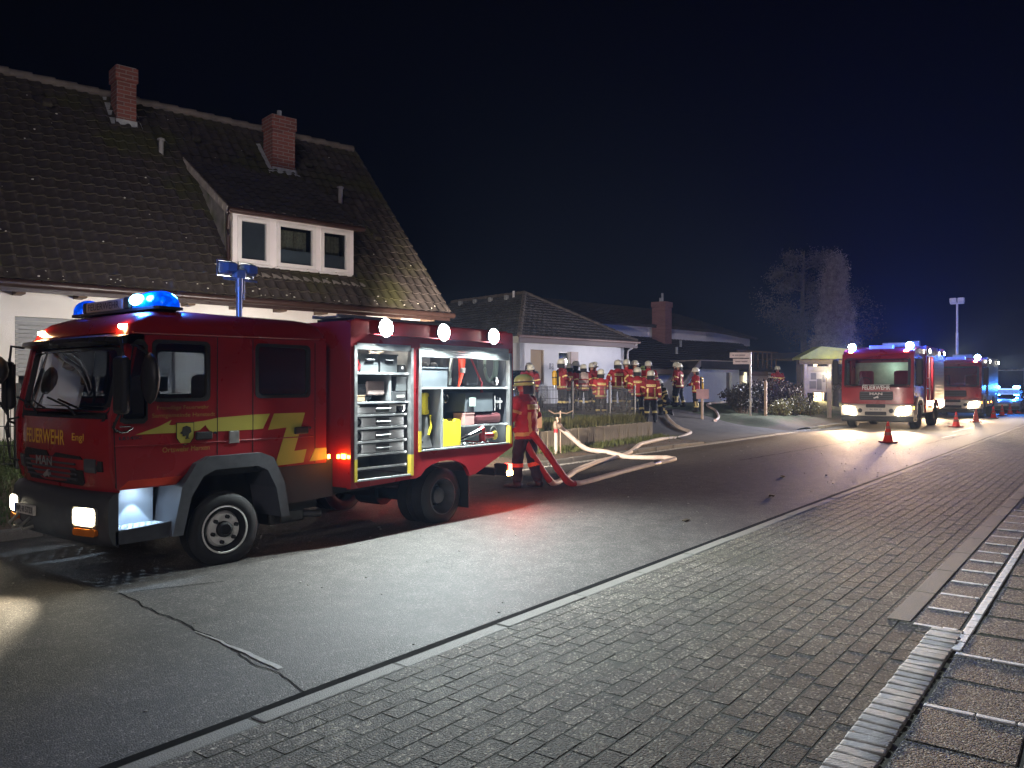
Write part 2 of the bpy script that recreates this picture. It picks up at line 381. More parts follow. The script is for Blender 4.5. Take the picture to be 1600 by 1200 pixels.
m = MB(); m.grid(lambda u,v: (u,v,.026), [-60,0,10,20,60,400], [-60,-6,0,T0-.02]); bay = struct(put('parking_bay', m, mortar))
def piece(name, a, b, mtl, par, c=.008, tilt=.006):
    w = ((b[0]-a[0])/2, (b[1]-a[1])/2); mb = MB().cbox((-w[0],-w[1],-.03),(w[0],w[1],0),c)
    o = put(name, mb, mtl, par, world=False); o.location = ((a[0]+b[0])/2,(a[1]+b[1])/2,b[2]); o.rotation_euler = (r.uniform(-tilt,tilt),r.uniform(-tilt,tilt),r.uniform(-tilt,tilt)); return o
s = 3.1
while s < 6.15:      # the channel of upright stones beside the paving
    w = r.uniform(.075,.10); piece('channel_stone', (s,.86,0), (s+w-.008,1.06,.040+r.uniform(-.004,.006)), chn, bay, .010, .03); s += w
s = 6.22
while s < 16:       # flush edging further along
    piece('edging_stone', (s,1.20,0), (s+.95,1.36,.036), kst, bay, .008, .003); s += .96
strips = [4.66,5.66,6.20,6.72,7.24,7.76,8.28,8.8,9.32,9.84,10.36,10.9,11.5,12.1,12.7]
for sx in strips:
    if sx < 6: t = .84; te = -.9
    else: t = 1.18; te = .90
    while t > te:
        w = r.choice((.20,.24,.18)); piece('strip_stone', (sx-.022,max(te,t-w)+.004,0), (sx+.022,t-.002,.036+r.uniform(-.002,.002)), pale, bay, .005, .008); t -= w
s = 5.72
while s < 14:
    piece('strip_stone', (s,.815,0), (s+.19,.875,.037+r.uniform(-.002,.003)), pale, bay, .006, .01); s += .20
sl = [3.0,3.62]+strips
for a,b in zip(sl[:-1],sl[1:]):
    cols = ([(.37,.84),(-.14,.36),(-.65,-.15)] if a < 5.7 else [(.89,1.19),(.36,.80),(-.15,.35)])
    for (t0,t1) in cols:
        if b-a > .8: hs = [(a+.03,(a+b)/2-.006),((a+b)/2+.006,b-.03)]
        else: hs = [(a+.03,b-.03)]
        for x0,x1 in hs: piece('aggregate_slab', (x0,t0+.006,0), (x1,t1-.006,.033+r.uniform(-.002,.002)), agg, bay, .006, .003)
# moss tuft at the slab corner
def tuft(name, c, rad, n, h, mtl, rs, lean=.5):
    rr = random.Random(rs); mb = MB()
    for i in range(n):
        a = rr.uniform(0,6.28); q = rad*math.sqrt(rr.random()); x, y = c[0]+q*math.cos(a), c[1]+q*math.sin(a); hh = h*rr.uniform(.5,1.1); b = rr.uniform(0,6.28); w = .004+.15*hh*.1
        dx, dy = math.cos(b)*hh*lean*rr.random(), math.sin(b)*hh*lean*rr.random()
        mb.add([(x-w*math.sin(b),y+w*math.cos(b),c[2]),(x+w*math.sin(b),y-w*math.cos(b),c[2]),(x+dx,y+dy,c[2]+hh)], [(0,1,2)])
    return put(name, mb, mtl, fixn=False)
grassm = mat('grass_blade', (.065,.10,.028), .6, var=.5, scale=8)
stuff(tag(tuft('moss_tuft', (3.66,.835,.03), .035, 260, .035, mat('moss', (.09,.10,.02), .8, var=.4, scale=20), 3), 'small green moss tuft between slabs at the bottom edge', 'moss'))

# ------------------------------------------------------------------ left side: kerb, earth verge, raised lawn, drive
def earthmat():
    m = bpy.data.materials.new('earth_and_turf'); m.use_nodes = True; nt = m.node_tree; L = nt.links.new; b = nt.nodes['Principled BSDF']
    gm = nt.nodes.new('ShaderNodeNewGeometry'); n1 = nt.nodes.new('ShaderNodeTexNoise'); n1.inputs['Scale'].default_value = 1.1; n1.inputs['Detail'].default_value = 8; n1.inputs['Roughness'].default_value = .7
    n2 = nt.nodes.new('ShaderNodeTexNoise'); n2.inputs['Scale'].default_value = 22; n2.inputs['Detail'].default_value = 6
    L(gm.outputs['Position'], n1.inputs['Vector']); L(gm.outputs['Position'], n2.inputs['Vector'])
    sx = nt.nodes.new('ShaderNodeSeparateXYZ'); L(gm.outputs['Position'], sx.inputs[0])
    mr = nt.nodes.new('ShaderNodeMapRange'); mr.inputs[1].default_value = 10.4; mr.inputs[2].default_value = 11.6; L(sx.outputs['Y'], mr.inputs[0])
    ad = nt.nodes.new('ShaderNodeMath'); ad.operation = 'MULTIPLY_ADD'; ad.inputs[1].default_value = .30; L(mr.outputs[0], ad.inputs[0]); L(n1.outputs['Fac'], ad.inputs[2])
    st = nt.nodes.new('ShaderNodeMapRange'); st.inputs[1].default_value = .52; st.inputs[2].default_value = .72; L(ad.outputs[0], st.inputs[0])
    c1 = nt.nodes.new('ShaderNodeMixRGB'); c1.inputs[1].default_value = (.055,.038,.024,1); c1.inputs[2].default_value = (.16,.115,.075,1); L(n2.outputs['Fac'], c1.inputs[0])
    c2 = nt.nodes.new('ShaderNodeMixRGB'); c2.inputs[1].default_value = (.018,.030,.009,1); c2.inputs[2].default_value = (.075,.095,.030,1); L(n2.outputs['Fac'], c2.inputs[0])
    mx = nt.nodes.new('ShaderNodeMixRGB'); L(st.outputs[0], mx.inputs[0]); L(c1.outputs[0], mx.inputs[1]); L(c2.outputs[0], mx.inputs[2]); L(mx.outputs[0], b.inputs['Base Color'])
    b.inputs['Roughness'].default_value = .95
    bp = nt.nodes.new('ShaderNodeBump'); bp.inputs['Strength'].default_value = .8; bp.inputs['Distance'].default_value = .03; L(n2.outputs['Fac'], bp.inputs['Height']); L(bp.outputs[0], b.inputs['Normal']); return m
earth = earthmat()
us = [-80,-40,-15]+[x*.3 for x in range(-25,175)]+[54,58,64,72,85,110,160,400]
vs = [LEFT+.14]+[LEFT+.25+i*.1 for i in range(0,32)]+[13.1+i*.4 for i in range(30)]+[26,28,32,40,60,120,400]
rz = random.Random(2)
m = MB(); m.grid(lambda u,v: (u,v,zg(u,v)+(.012*math.sin(u*3.1+v*1.7)*math.sin(v*4.3-u) if v > LEFT+.2 else 0)), us, vs)
struct(put('verge', m, earth, sm=80))
# drive opening between the lawn wall and the hedge
drv = mat('drive_paving', (.10,.088,.078), .7, var=.3, scale=5, bump=.5, bscale=60, dirt=(.06,.052,.045), dscale=1.2)
m = MB(); m.grid(lambda u,v: (u+max(0,v-14)*.05, v, zg(u,v)+.016), [22.6+i*.42 for i in range(19)], [LEFT+.16]+[LEFT+.35+i*.3 for i in range(40)]); struct(put('driveway', m, drv, sm=80))
# kerb on that side: upright along the verge, dropped across the drive
s = -6.0; i = 0; lme = MB().cbox((-.495,-.07,-.14),(.495,.07,0),.014).mesh('kerb_stone'); lme.materials.append(kst)
kl = struct(put('kerb_bed', MB().box((-40,LEFT-.005,-.05),(120,LEFT+.14,.004)), mortar))
while s < 60:
    drop = sstep(20.5,22,s)*(1-sstep(31,32.5,s))
    o = bpy.data.objects.new('kerb_stone', lme); COL.objects.link(o); o.parent = kl
    o.location = (s+.5,LEFT+.07,.115-.085*drop+r.uniform(-.006,.006)); o.rotation_euler = (r.uniform(-.02,.02),r.uniform(-.006,.006),r.uniform(-.01,.01)); s += 1.0
# a gutter row of pale setts along the drive mouth
sm_ = mat('gutter_sett', (.30,.29,.26), .7, var=.35, scale=12)
gme = MB().cbox((-.072,-.05,-.03),(.072,.05,0),.012).mesh('gutter_sett'); gme.materials.append(sm_)
s = 12.5
while s < 33:
    o = bpy.data.objects.new('gutter_sett', gme); COL.objects.link(o); o.parent = road
    o.location = (s,LEFT-.06+r.uniform(-.008,.008),.017+r.uniform(-.004,.004)); o.rotation_euler = (r.uniform(-.05,.05),r.uniform(-.05,.05),r.uniform(-.06,.06)); s += .155
def blades(name, n, region, h, rs, label, cat, mtl=grassm):
    rr = random.Random(rs); mb = MB()
    for i in range(n):
        s, t, hh = region(rr); hh *= h*rr.uniform(.5,1.25); z = zg(s,t)-.005; b = rr.uniform(0,6.28); w = rr.uniform(.004,.009); l = rr.uniform(.1,.7)*hh
        dx, dy = math.cos(b)*l, math.sin(b)*l; wx, wy = -math.sin(b)*w, math.cos(b)*w
        mb.add([(s-wx,t-wy,z),(s+wx,t+wy,z),(s+dx*.4+wx*.7,t+dy*.4+wy*.7,z+hh*.6),(s+dx*.4-wx*.7,t+dy*.4-wy*.7,z+hh*.6),(s+dx,t+dy,z+hh)], [(0,1,2,3),(3,2,4)])
    return stuff(tag(put(name, mb, mtl, fixn=False), label, cat))
def lawn_reg(rr):
    s = rr.uniform(15.5,22.3); return s, wall_t(s)+.25+rr.random()**1.6*3.2, 1.0
def edge_reg(rr):
    s = rr.uniform(15.5,22.4); return s, wall_t(s)+.16+rr.random()*.25, 1.7
def bank_reg(rr):
    return rr.uniform(1.6,6.0), LEFT+.35+rr.random()*2.6, 1.0
def foot_reg(rr):
    s = rr.uniform(15.2,22.8); return s, wall_t(s)-.10-rr.random()**2*.7, 1.1
blades('lawn_grass', 15000, lawn_reg, .10, 31, 'short green lawn behind the concrete edging, inside the mesh fence', 'grass')
blades('rough_grass', 2600, edge_reg, .15, 32, 'longer yellowish grass along the top of the concrete edging', 'grass', mat('dry_grass_blade', (.13,.125,.045), .7, var=.4, scale=8))
blades('verge_grass', 2600, foot_reg, .11, 33, 'weeds and grass at the foot of the concrete edging', 'weeds', mat('weed_blade', (.10,.115,.03), .7, var=.4, scale=8))
blades('bank_grass', 9000, bank_reg, .09, 34, 'green grass bank beside the front of the near fire engine', 'grass')
# fallen leaves on the earth strip
m = MB(); rr = random.Random(8)
for i in range(900):
    s = rr.uniform(1,23); t = LEFT+.2+rr.random()**1.5*1.3; z = zg(s,t)+.012; q = rr.uniform(.015,.035); a = rr.uniform(0,6.28)
    m.add([(s+q*math.cos(a),t+q*math.sin(a),z+rr.uniform(0,.02)),(s-q*.5*math.sin(a),t+q*.5*math.cos(a),z),(s-q*math.cos(a),t-q*math.sin(a),z+rr.uniform(0,.02)),(s+q*.5*math.sin(a),t-q*.5*math.cos(a),z)], [(0,1,2,3)])
stuff(tag(put('fallen_leaves', m, mat('fallen_leaf', (.14,.085,.04), .85, var=.5, scale=5), fixn=False), 'brown fallen leaves on the earth strip behind the kerb', 'leaves'))
# ================================================================== concrete edging wall, built of upright palisade pieces
pal = mat('palisade_concrete', (.27,.225,.16), .85, var=.28, scale=9, bump=.6, bscale=40, dirt=(.15,.125,.085), dscale=2.2)
ew = thing('edging_wall', (16.2,wall_t(16.2),.1), 'low wall of upright concrete palisades holding back the lawn', 'wall')
s = 15.3; i = 0
while s < 22.28:
    w = .118
    if i % 40 == 0: pme = MB().cbox((-.057,-.06,-.3),(.057,.06,0),.012).mesh('palisade'); pme.materials.append(pal)
    o = bpy.data.objects.new('palisade', pme); COL.objects.link(o); o.parent = ew
    o.matrix_parent_inverse = W(ew).inverted(); o.location = (s,wall_t(s)+.05+r.uniform(-.006,.006),.60+r.uniform(-.012,.012)); o.rotation_euler = (r.uniform(-.03,.03),r.uniform(-.015,.015),r.uniform(-.05,.05)+.05); o.scale = (1,1,2.0); s += w; i += 1
# ================================================================== BIG HOUSE
HU = Vector((.982,-.187,0)); HV = Vector((.187,.982,0)); HO = Vector((12.70,11.37,0))       # right-hand eaves corner, axis directions
def hp(l, w, z): return HO-HU*l+HV*w+Vector((0,0,z))       # l metres to the left along the front, w metres in, z up
HL, HW, ZE, ZR = 13.6, 3.87, 3.26, 7.52
house = thing('big_house', hp(6,4,.9), 'white rendered house with steep dark tiled roof and long dormer', 'house')
render_ = mat('white_render', (.74,.72,.67), .85, var=.05, scale=3, bump=.25, bscale=90, dirt=(.60,.58,.53), dscale=.9, dlo=.5, dhi=.8)
wood = mat('brown_timber', (.13,.085,.055), .7, var=.3, scale=14); brown = mat('brown_gutter', (.030,.016,.013), .35, var=.2, scale=8)
winw = mat('white_window_frame', (.62,.60,.57), .4, var=.04)
shut = mat('grey_roller_shutter', (.22,.23,.23), .5, var=.08)
# front wall with its window openings
FW = .42      # eaves overhang
fx = lambda d: (lambda u,v: hp(u, FW+d, v))
holes = [[(5.55,1.55),(7.9,1.55),(7.9,2.76),(5.55,2.76)], [(2.2,1.6),(3.6,1.6),(3.6,2.7),(2.2,2.7)], [(10,1.55),(11.5,1.55),(11.5,2.7),(10,2.7)]]
m = MB(); m.plate([[(.40,.2),(13.2,.2),(13.2,ZE-.02),(.40,ZE-.02)]]+holes, fx(0), fx(.28)); put('front_wall', m, render_, house)
m = MB(); m.plate([[(FW,.2),(2*HW-FW,.2),(2*HW-FW,ZE-.05),(HW,ZR-.6),(FW,ZE-.05)]], lambda u,v: hp(.40,u,v), lambda u,v: hp(.65,u,v)); put('gable_wall', m, render_, house)
m = MB(); m.plate([[(FW,.2),(2*HW-FW,.2),(2*HW-FW,ZE-.05),(HW,ZR-.6),(FW,ZE-.05)]], lambda u,v: hp(13.2,u,v), lambda u,v: hp(12.9,u,v)); put('gable_wall', m, render_, house)
m = MB(); m.plate([[(.4,.2),(13.2,.2),(13.2,ZE-.02),(.4,ZE-.02)]], lambda u,v: hp(u,2*HW-FW,v), lambda u,v: hp(u,2*HW-FW-.25,v)); put('rear_wall', m, render_, house)
for h in holes:
    x0,z0 = h[0]; x1,z1 = h[2]
    wi = MB(); fr = lambda d: (lambda u,v: hp(u,FW+.14+d,v))
    wi.plate([[(x0,z0),(x1,z0),(x1,z1),(x0,z1)],[(x0+.07,z0+.07),((x0+x1)/2-.03,z0+.07),((x0+x1)/2-.03,z1-.07),(x0+.07,z1-.07)],[((x0+x1)/2+.03,z0+.07),(x1-.07,z0+.07),(x1-.07,z1-.07),((x0+x1)/2+.03,z1-.07)]], fr(0), fr(.06))
    wo = put('window', wi, winw, house)
    n = 14; zt = z1; zl = z0 if h is not holes[0] else 1.86     # roller shutter lowered most of the way
    for k in range(n):
        a = zt-(zt-zl)*k/n; b = zt-(zt-zl)*(k+1)/n
        put('shutter_slat', MB().plate([[(x0+.02,b+.006),(x1-.02,b+.006),(x1-.02,a),(x0+.02,a)]], fr(-.05), fr(-.035)), shut, wo)
    put('pane', MB().plate([[(x0+.07,z0+.07),(x1-.07,z0+.07),(x1-.07,z1-.07),(x0+.07,z1-.07)]], fr(.02), fr(.03)), glassmat('window_glass'), wo)
    put('sill', MB().plate([[(x0-.06,z0-.05),(x1+.06,z0-.05),(x1+.06,z0),(x0-.06,z0)]], lambda u,v: hp(u,FW-.06,v), lambda u,v: hp(u,FW+.15,v)), winw, wo)
# roof slab under the tiles, soffit, gutter, rafter ends
PITCH = math.atan2(ZR-ZE, HW); SLEN = math.hypot(ZR-ZE, HW)
def rp(l, d, h=0):       # point on the front slope: l left along eaves, d up the slope, h off it
    return hp(l, d*math.cos(PITCH)-h*math.sin(PITCH), ZE+d*math.sin(PITCH)+h*math.cos(PITCH))
def rb(l, d, h=0):
    return hp(l, 2*HW-(d*math.cos(PITCH)-h*math.sin(PITCH)), ZE+d*math.sin(PITCH)+h*math.cos(PITCH))
DL0, DL1, DD0, DD1 = 2.02, 4.50, .80, 3.92            # dormer opening in the slope
roof_under = mat('roof_underlay', (.02,.018,.016), .9)
m = MB()
m.plate([[(0,0),(HL,0),(HL,SLEN),(0,SLEN)]], lambda u,v: rp(u,v,-.02), lambda u,v: rp(u,v,-.12))
m.plate([[(0,0),(HL,0),(HL,SLEN),(0,SLEN)]], lambda u,v: rb(u,v,-.02), lambda u,v: rb(u,v,-.12))
roof = put('roof', m, roof_under, house)
tilem = mat('concrete_roof_tile', (.047,.038,.033), .95, var=.5, scale=5, bump=.6, bscale=35, spec=.2, dirt=(.050,.048,.020), dscale=.9, dlo=.44, dhi=.62)
TW, TH = .205, .262
def tile_geo():
    """one pantile: rolled profile across, lower edge thick"""
    prof = [(x*TW/.245,z*.85) for x,z in [(-.122,.0),(-.085,.002),(-.05,.004),(.0,.012),(.045,.036),(.085,.044),(.122,.026)]]
    vs = []
    for d,hh in ((-.02,.030),(TH+.03,.0)):
        vs += [(x,d,z+hh) for x,z in prof]
    vs += [(x,-.02,z+.030-.022) for x,z in prof]
    n = len(prof)
    return vs, [(i,i+1,n+i+1,n+i) for i in range(n-1)]+[(2*n+i,2*n+i+1,i+1,i) for i in range(n-1)]
tv, tf = tile_geo()
tme = MB().add(tv, tf).mesh('roof_tile', False); tme.materials.append(tilem); smooth(tme, 40)
# frame of the slope as a matrix: local x = to the right (as seen), y = up the slope, z = off it
def slope_mat(l, d, h=0):
    X = HU; Y = (HV*math.cos(PITCH)+Vector((0,0,1))*math.sin(PITCH)); Z = X.cross(Y); p = rp(l,d,h)
    return Matrix(((X.x,Y.x,Z.x,p.x),(X.y,Y.y,Z.y,p.y),(X.z,Y.z,Z.z,p.z),(0,0,0,1)))
tiles = []
for j in range(int(SLEN/TH)+1):
    for i in range(int(HL/TW)):
        l = .12+TW*(i+.5); d = TH*j
        if d > SLEN-.1: continue
        if DL0+.05 < l < DL1-.1 and DD0+.05 < d < DD1-.35: continue
        p = rp(l,d); q = cam_px(p.x,p.y,p.z)
        if q is None or q[0] < -150: continue
        tiles.append((q[2], l, d, q[0] > -10))
tiles.sort()
m = MB(); cnt = 0; rt = random.Random(77)
for D, l, d, vis in tiles:
    M = slope_mat(l, d, .006+rt.uniform(-.004,.006)) @ Matrix.Rotation(rt.uniform(-.012,.012), 4, 'Z') @ Matrix.Rotation(rt.uniform(-.015,.015), 4, 'X')
    if vis and cnt < 300:
        o = bpy.data.objects.new('roof_tile', tme); COL.objects.link(o); o.parent = roof; o.matrix_parent_inverse = W(roof).inverted(); o.matrix_basis = M; cnt += 1
    else:
        m.add([M @ Vector(v) for v in tv], tf)
tf_o = stuff(put('roof_tile_field', m, tilem, roof, fixn=False)); smooth(tf_o.data, 40)
ridgem = mat('ridge_tile', (.12,.10,.085), .85, var=.3, scale=4)
l = .1
rme = None
while l < HL-.1:
    a = rp(l, SLEN+.02, .05); b = rp(l+.40, SLEN+.02, .035)
    o = put('ridge_tile', MB().tube([a, b], [.115,.10], 10, flat=.8), ridgem, roof, sm=50); l += .385
d = 0
while d < SLEN:       # verge tiles down the gable edge
    a = rp(.05, d, .03); b = rp(.05, d+TH, .012); put('verge_tile', MB().tube([a,b], [.06,.05], 8), tilem, roof); d += TH
gut = MB(); gut.tube([hp(-.05,-.07,ZE-.06), hp(HL/2,-.07,ZE-.055), hp(HL,-.07,ZE-.05)], .062, 10); put('gutter', gut, brown, house, sm=50)
put('fascia', MB().plate([[(0,ZE-.17),(HL,ZE-.17),(HL,ZE-.02),(0,ZE-.02)]], lambda u,v: hp(u,0,v), lambda u,v: hp(u,.03,v)), brown, house)
sof = mat('soffit_board', (.62,.58,.52), .7, var=.06)
put('soffit', MB().plate([[(0,0.03),(HL,.03),(HL,FW),(0,FW)]], lambda u,v: hp(u,v,ZE-.03), lambda u,v: hp(u,v,ZE-.05)), sof, house)
l = .35
while l < HL:
    put('rafter_end', MB().plate([[(.03,ZE-.05),(.03,ZE-.12),(.10,ZE-.19),(FW,ZE-.19),(FW,ZE-.05)]], lambda u,v: hp(l,u,v), lambda u,v: hp(l+.12,u,v)), wood, house); l += .83
# white droppings / lichen specks on the tiles
m = MB(); rs_ = random.Random(41); lich = mat('lichen', (.50,.48,.40), .9)
for i in range(110):
    l = rs_.uniform(.2,11); d = rs_.uniform(.05,SLEN*.95) if rs_.random() < .5 else rs_.uniform(.0,.2)
    if DL0-.1 < l < DL1+.1 and DD0-.1 < d < DD1: continue
    c = rp(l,d,.065); q = rs_.uniform(.008,.022); m.blob(c, (q,q,q*.6), 1, jit=.3)
stuff(put('lichen_specks', m, lich, roof))
# vents on the slope
ventm = mat('grey_vent', (.22,.21,.20), .6)
def vent(l, d, hh, rr):
    p = rp(l,d,.03); m = MB(); m.cyl(p, p+Vector((0,0,hh)), rr, n=10); m.lathe([(rr*1.6,0),(rr*1.6,.03),(0.005,.06)], p+Vector((0,0,hh)), n=12); put('vent_pipe', m, ventm, roof, sm=40)
vent(5.05,3.98,.28,.045); vent(1.35,3.35,.34,.05)
for l,d in ((6.9,4.9),(4.2,4.72),(3.1,4.55),(1.7,4.62),(.9,2.2),(7.9,4.8)):
    put('vent_tile', MB().cbox((-.09,-.06,0),(.09,.10,.10),.03), tilem, roof, world=False).matrix_basis = slope_mat(l,d,.04)
# chimneys
def brickmat(name='chimney_brick', a=(.20,.060,.042), b=(.13,.040,.030), mo=(.20,.16,.14), sc=1.0):
    if name in MATS: return MATS[name]
    m = bpy.data.materials.new(name); MATS[name] = m; m.use_nodes = True; nt = m.node_tree; L = nt.links.new; bs = nt.nodes['Principled BSDF']
    tc = nt.nodes.new('ShaderNodeTexCoord'); sp = nt.nodes.new('ShaderNodeSeparateXYZ'); L(tc.outputs['Object'], sp.inputs[0])
    ad = nt.nodes.new('ShaderNodeMath'); L(sp.outputs['X'], ad.inputs[0]); L(sp.outputs['Y'], ad.inputs[1])
    cb = nt.nodes.new('ShaderNodeCombineXYZ'); L(ad.outputs[0], cb.inputs[0]); L(sp.outputs['Z'], cb.inputs[1])
    br = nt.nodes.new('ShaderNodeTexBrick'); br.inputs['Color1'].default_value = (*a,1); br.inputs['Color2'].default_value = (*b,1); br.inputs['Mortar'].default_value = (*mo,1)
    br.inputs['Scale'].default_value = 1; br.inputs['Brick Width'].default_value = .25*sc; br.inputs['Row Height'].default_value = .0775*sc; br.inputs['Mortar Size'].default_value = .009*sc
    L(cb.outputs[0], br.inputs['Vector']); L(br.outputs['Color'], bs.inputs['Base Color']); bs.inputs['Roughness'].default_value = .9
    bp = nt.nodes.new('ShaderNodeBump'); bp.inputs['Strength'].default_value = .8; bp.inputs['Distance'].default_value = .01; bp.invert = True; L(br.outputs['Fac'], bp.inputs['Height']); L(bp.outputs[0], bs.inputs['Normal']); return m
cbm = brickmat()
lead = mat('lead_flashing', (.30,.31,.31), .6, var=.25, scale=12)
def chimney(l, w, zt, wid, dep, extra):
    M = Matrix(((HU.x,HV.x,0,0),(HU.y,HV.y,0,0),(0,0,1,0),(0,0,0,1))); M.translation = hp(l,w,0)
    zb = ZE+(w-dep/2)*math.tan(PITCH)
    m = MB(); m.box((-wid/2,-dep/2,zb-.3),(wid/2,dep/2,zt-.30)); m.cbox((-wid/2-.03,-dep/2-.03,zt-.30),(wid/2+.03,dep/2+.03,zt-.02),.01)
    c = put('chimney', m, cbm, roof, world=True); c.matrix_parent_inverse = W(roof).inverted(); c.matrix_basis = M
    put('flue_cap', MB().cyl(M@Vector((0,0,zt-.02)), M@Vector((0,0,zt+.16)), .05, n=8) if extra else MB().cbox((-wid/2,-dep/2,zt-.02),(wid/2,dep/2,zt),.005), lead, c, world=bool(extra))
    f = MB(); f.box((-wid/2-.015,-dep/2-.02,zb-.12),(wid/2+.015,-dep/2-.002,zb+.13)); put('flashing', f, lead, c, world=False)
    ap = MB(); 
    for k in range(5):
        x0 = -wid/2-.12+(wid+.24)*k/5
        ap.box((x0+.004,-dep/2-.30,zb-.30),(x0+(wid+.24)/5-.004,-dep/2-.0,zb-.285))
    o = put('apron', ap, lead, c, world=False)
    for v in o.data.vertices: v.co.z = zb-.06+(v.co.y+dep/2)*math.tan(PITCH)+(.0 if v.co.z < zb-.29 else .02)
    for sx in (-1,1):
        sd = MB()
        for k in range(6):
            y0 = -dep/2-.05+(dep+.2)*k/6; y1 = y0+(dep+.2)/6+.02
            za = zb+.05+(y0+dep/2)*math.tan(PITCH); zc = zb+.05+(y1+dep/2)*math.tan(PITCH)
            xa = sx*(wid/2+.005); xb = sx*(wid/2+.11)
            sd.add([(xa,y0,za+.02),(xb,y0,za),(xb,y1,zc),(xa,y1,zc+.02)], [(0,1,2,3)])
        put('side_flashing', sd, lead, c, world=False)
chimney(2.42,3.02,7.62,.52,.46,True)
chimney(5.52,3.42,8.0,.36,.40,False)
# dormer: white front with three windows, catslide roof, slate cheeks
DZB = ZE+DD0*math.sin(PITCH)-.04; DW0 = DD0*math.cos(PITCH); DZT = DZB+1.03
DE = DW0-.10     # eaves of the dormer stand forward
dtop_w = DD1*math.cos(PITCH); dtop_z = ZE+DD1*math.sin(PITCH)
dorm = thing('dormer', hp(3,1.5,DZB), '', '')
for k in ('label','category'): del dorm[k]
dorm.parent = house; dorm.matrix_parent_inverse = W(house).inverted()
wpos = [(DL1-.13,DL1-.66),(DL1-.88,DL1-1.60),(DL1-1.79,DL1-2.34)]
hs = []
for a,b in wpos:
    hs.append([(b,DZB+.18),(a,DZB+.18),(a,DZB+.93),(b,DZB+.93)])
put('dormer_front', MB().plate([[(DL0,DZB),(DL1,DZB),(DL1,DZT+.06),(DL0,DZT+.06)]]+hs, lambda u,v: hp(u,DW0,v), lambda u,v: hp(u,DW0+.12,v)), mat('dormer_cladding', (.70,.66,.64), .6, var=.04, scale=4), dorm)
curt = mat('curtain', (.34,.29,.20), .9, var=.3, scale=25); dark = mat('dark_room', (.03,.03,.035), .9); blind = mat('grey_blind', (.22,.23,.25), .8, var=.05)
for k,(a,b) in enumerate(wpos):
    z0, z1 = DZB+.18, DZB+.93
    q = lambda d: (lambda u,v: hp(u,DW0+d,v))
    wo = put('dormer_window', MB().plate([[(b-.04,z0-.04),(a+.04,z0-.04),(a+.04,z1+.04),(b-.04,z1+.04)],[(b+.03,z0+.03),(a-.03,z0+.03),(a-.03,z1-.03),(b+.03,z1-.03)]], q(-.025), q(.05)), winw, dorm)
    put('pane', MB().plate([[(b+.04,z0+.04),(a-.04,z0+.04),(a-.04,z1-.04),(b+.04,z1-.04)]], q(.02), q(.026)), glassmat('window_glass'), wo)
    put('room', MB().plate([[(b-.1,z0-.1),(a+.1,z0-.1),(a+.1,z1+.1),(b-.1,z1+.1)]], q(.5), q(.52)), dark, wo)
    if k == 0: put('blind', MB().plate([[(b+.03,z0+.03),(a-.03,z0+.03),(a-.03,z1-.03),(b+.03,z1-.03)]], q(.07), q(.08)), mat('dark_blind', (.12,.12,.13), .8), wo)
    else:
        put('blind', MB().plate([[(b+.03,z0+.03),(a-.03,z0+.03),(a-.03,z0+.30),(b+.03,z0+.30)]], q(.07), q(.08)), blind, wo)
        cm = MB(); n = 26; us_ = [b+.04+(a-b-.08)*i/n for i in range(n+1)]
        cm.grid(lambda u,v: hp(u, DW0+.22+.025*math.sin(u*95), v), us_, [z0+.32,z1-.05]); put('curtain', cm, curt, wo)
    put('sill', MB().plate([[(b-.08,z0-.09),(a+.08,z0-.09),(a+.08,z0-.055),(b-.08,z0-.055)]], q(-.05), q(.0)), winw, wo)
# dormer roof
def dp(l, k, h=0):     # k 0 at the dormer eaves, 1 at its top
    w = DE+(dtop_w-DE)*k; z = DZT+.03+(dtop_z+.04-DZT-.03)*k; return hp(l,w,z)+Vector((0,0,h))
put('dormer_roof_board', MB().plate([[(DL0-.12,0),(DL1+.12,0),(DL1+.12,1.0),(DL0-.12,1.0)]], lambda u,v: dp(u,v,-.01), lambda u,v: dp(u,v,-.07)), wood, dorm)
Yd = (dp(0,1)-dp(0,0)); dlen = Yd.length; Yd.normalize(); Zd = HU.cross(Yd)
m = MB()
for j in range(int(dlen/TH)+1):
    for i in range(int((DL1-DL0+.24)/TW)+1):
        l = DL0-.12+TW*(i+.5); p = dp(l, min(.99,j*TH/dlen), .015)
        if l > DL1+.1: continue
        M = Matrix(((HU.x,Yd.x,Zd.x,p.x),(HU.y,Yd.y,Zd.y,p.y),(HU.z,Yd.z,Zd.z,p.z),(0,0,0,1))) @ Matrix.Rotation(rt.uniform(-.012,.012), 4, 'Z')
        m.add([M @ Vector(v) for v in tv], tf)
o = stuff(put('dormer_tile_field', m, mat('dormer_roof_tile', (.040,.032,.030), .9, var=.35, scale=2.5, bump=.5, bscale=35), dorm, fixn=False)); smooth(o.data, 40)
cheek = mat('fibre_cement_cheek', (.22,.20,.17), .8, var=.25, scale=5, dirt=(.10,.11,.05), dscale=2)
for l in (DL0,DL1):      # cheeks shingled in courses
    zf = lambda w: ZE+w*math.tan(PITCH)
    n = 7
    for i in range(n):
        w0 = DW0+.02+(dtop_w-DW0)*i/n; w1 = DW0+.02+(dtop_w-DW0)*(i+1)/n
        top = lambda w: DZT+.03+(dtop_z-DZT)*((w-DE)/(dtop_w-DE))-.05
        put('cheek_panel', MB().plate([[(w0+.006,zf(w0)-.05),(w1-.006,zf(w1)-.05),(w1-.006,max(zf(w1),top(w1))),(w0+.006,top(w0))]], lambda u,v: hp(l+(.02 if l == DL1 else -.02)+.004*(i%2),u,v), lambda u,v: hp(l-(.03 if l == DL1 else -.03),u,v)), cheek, dorm)
k = 0
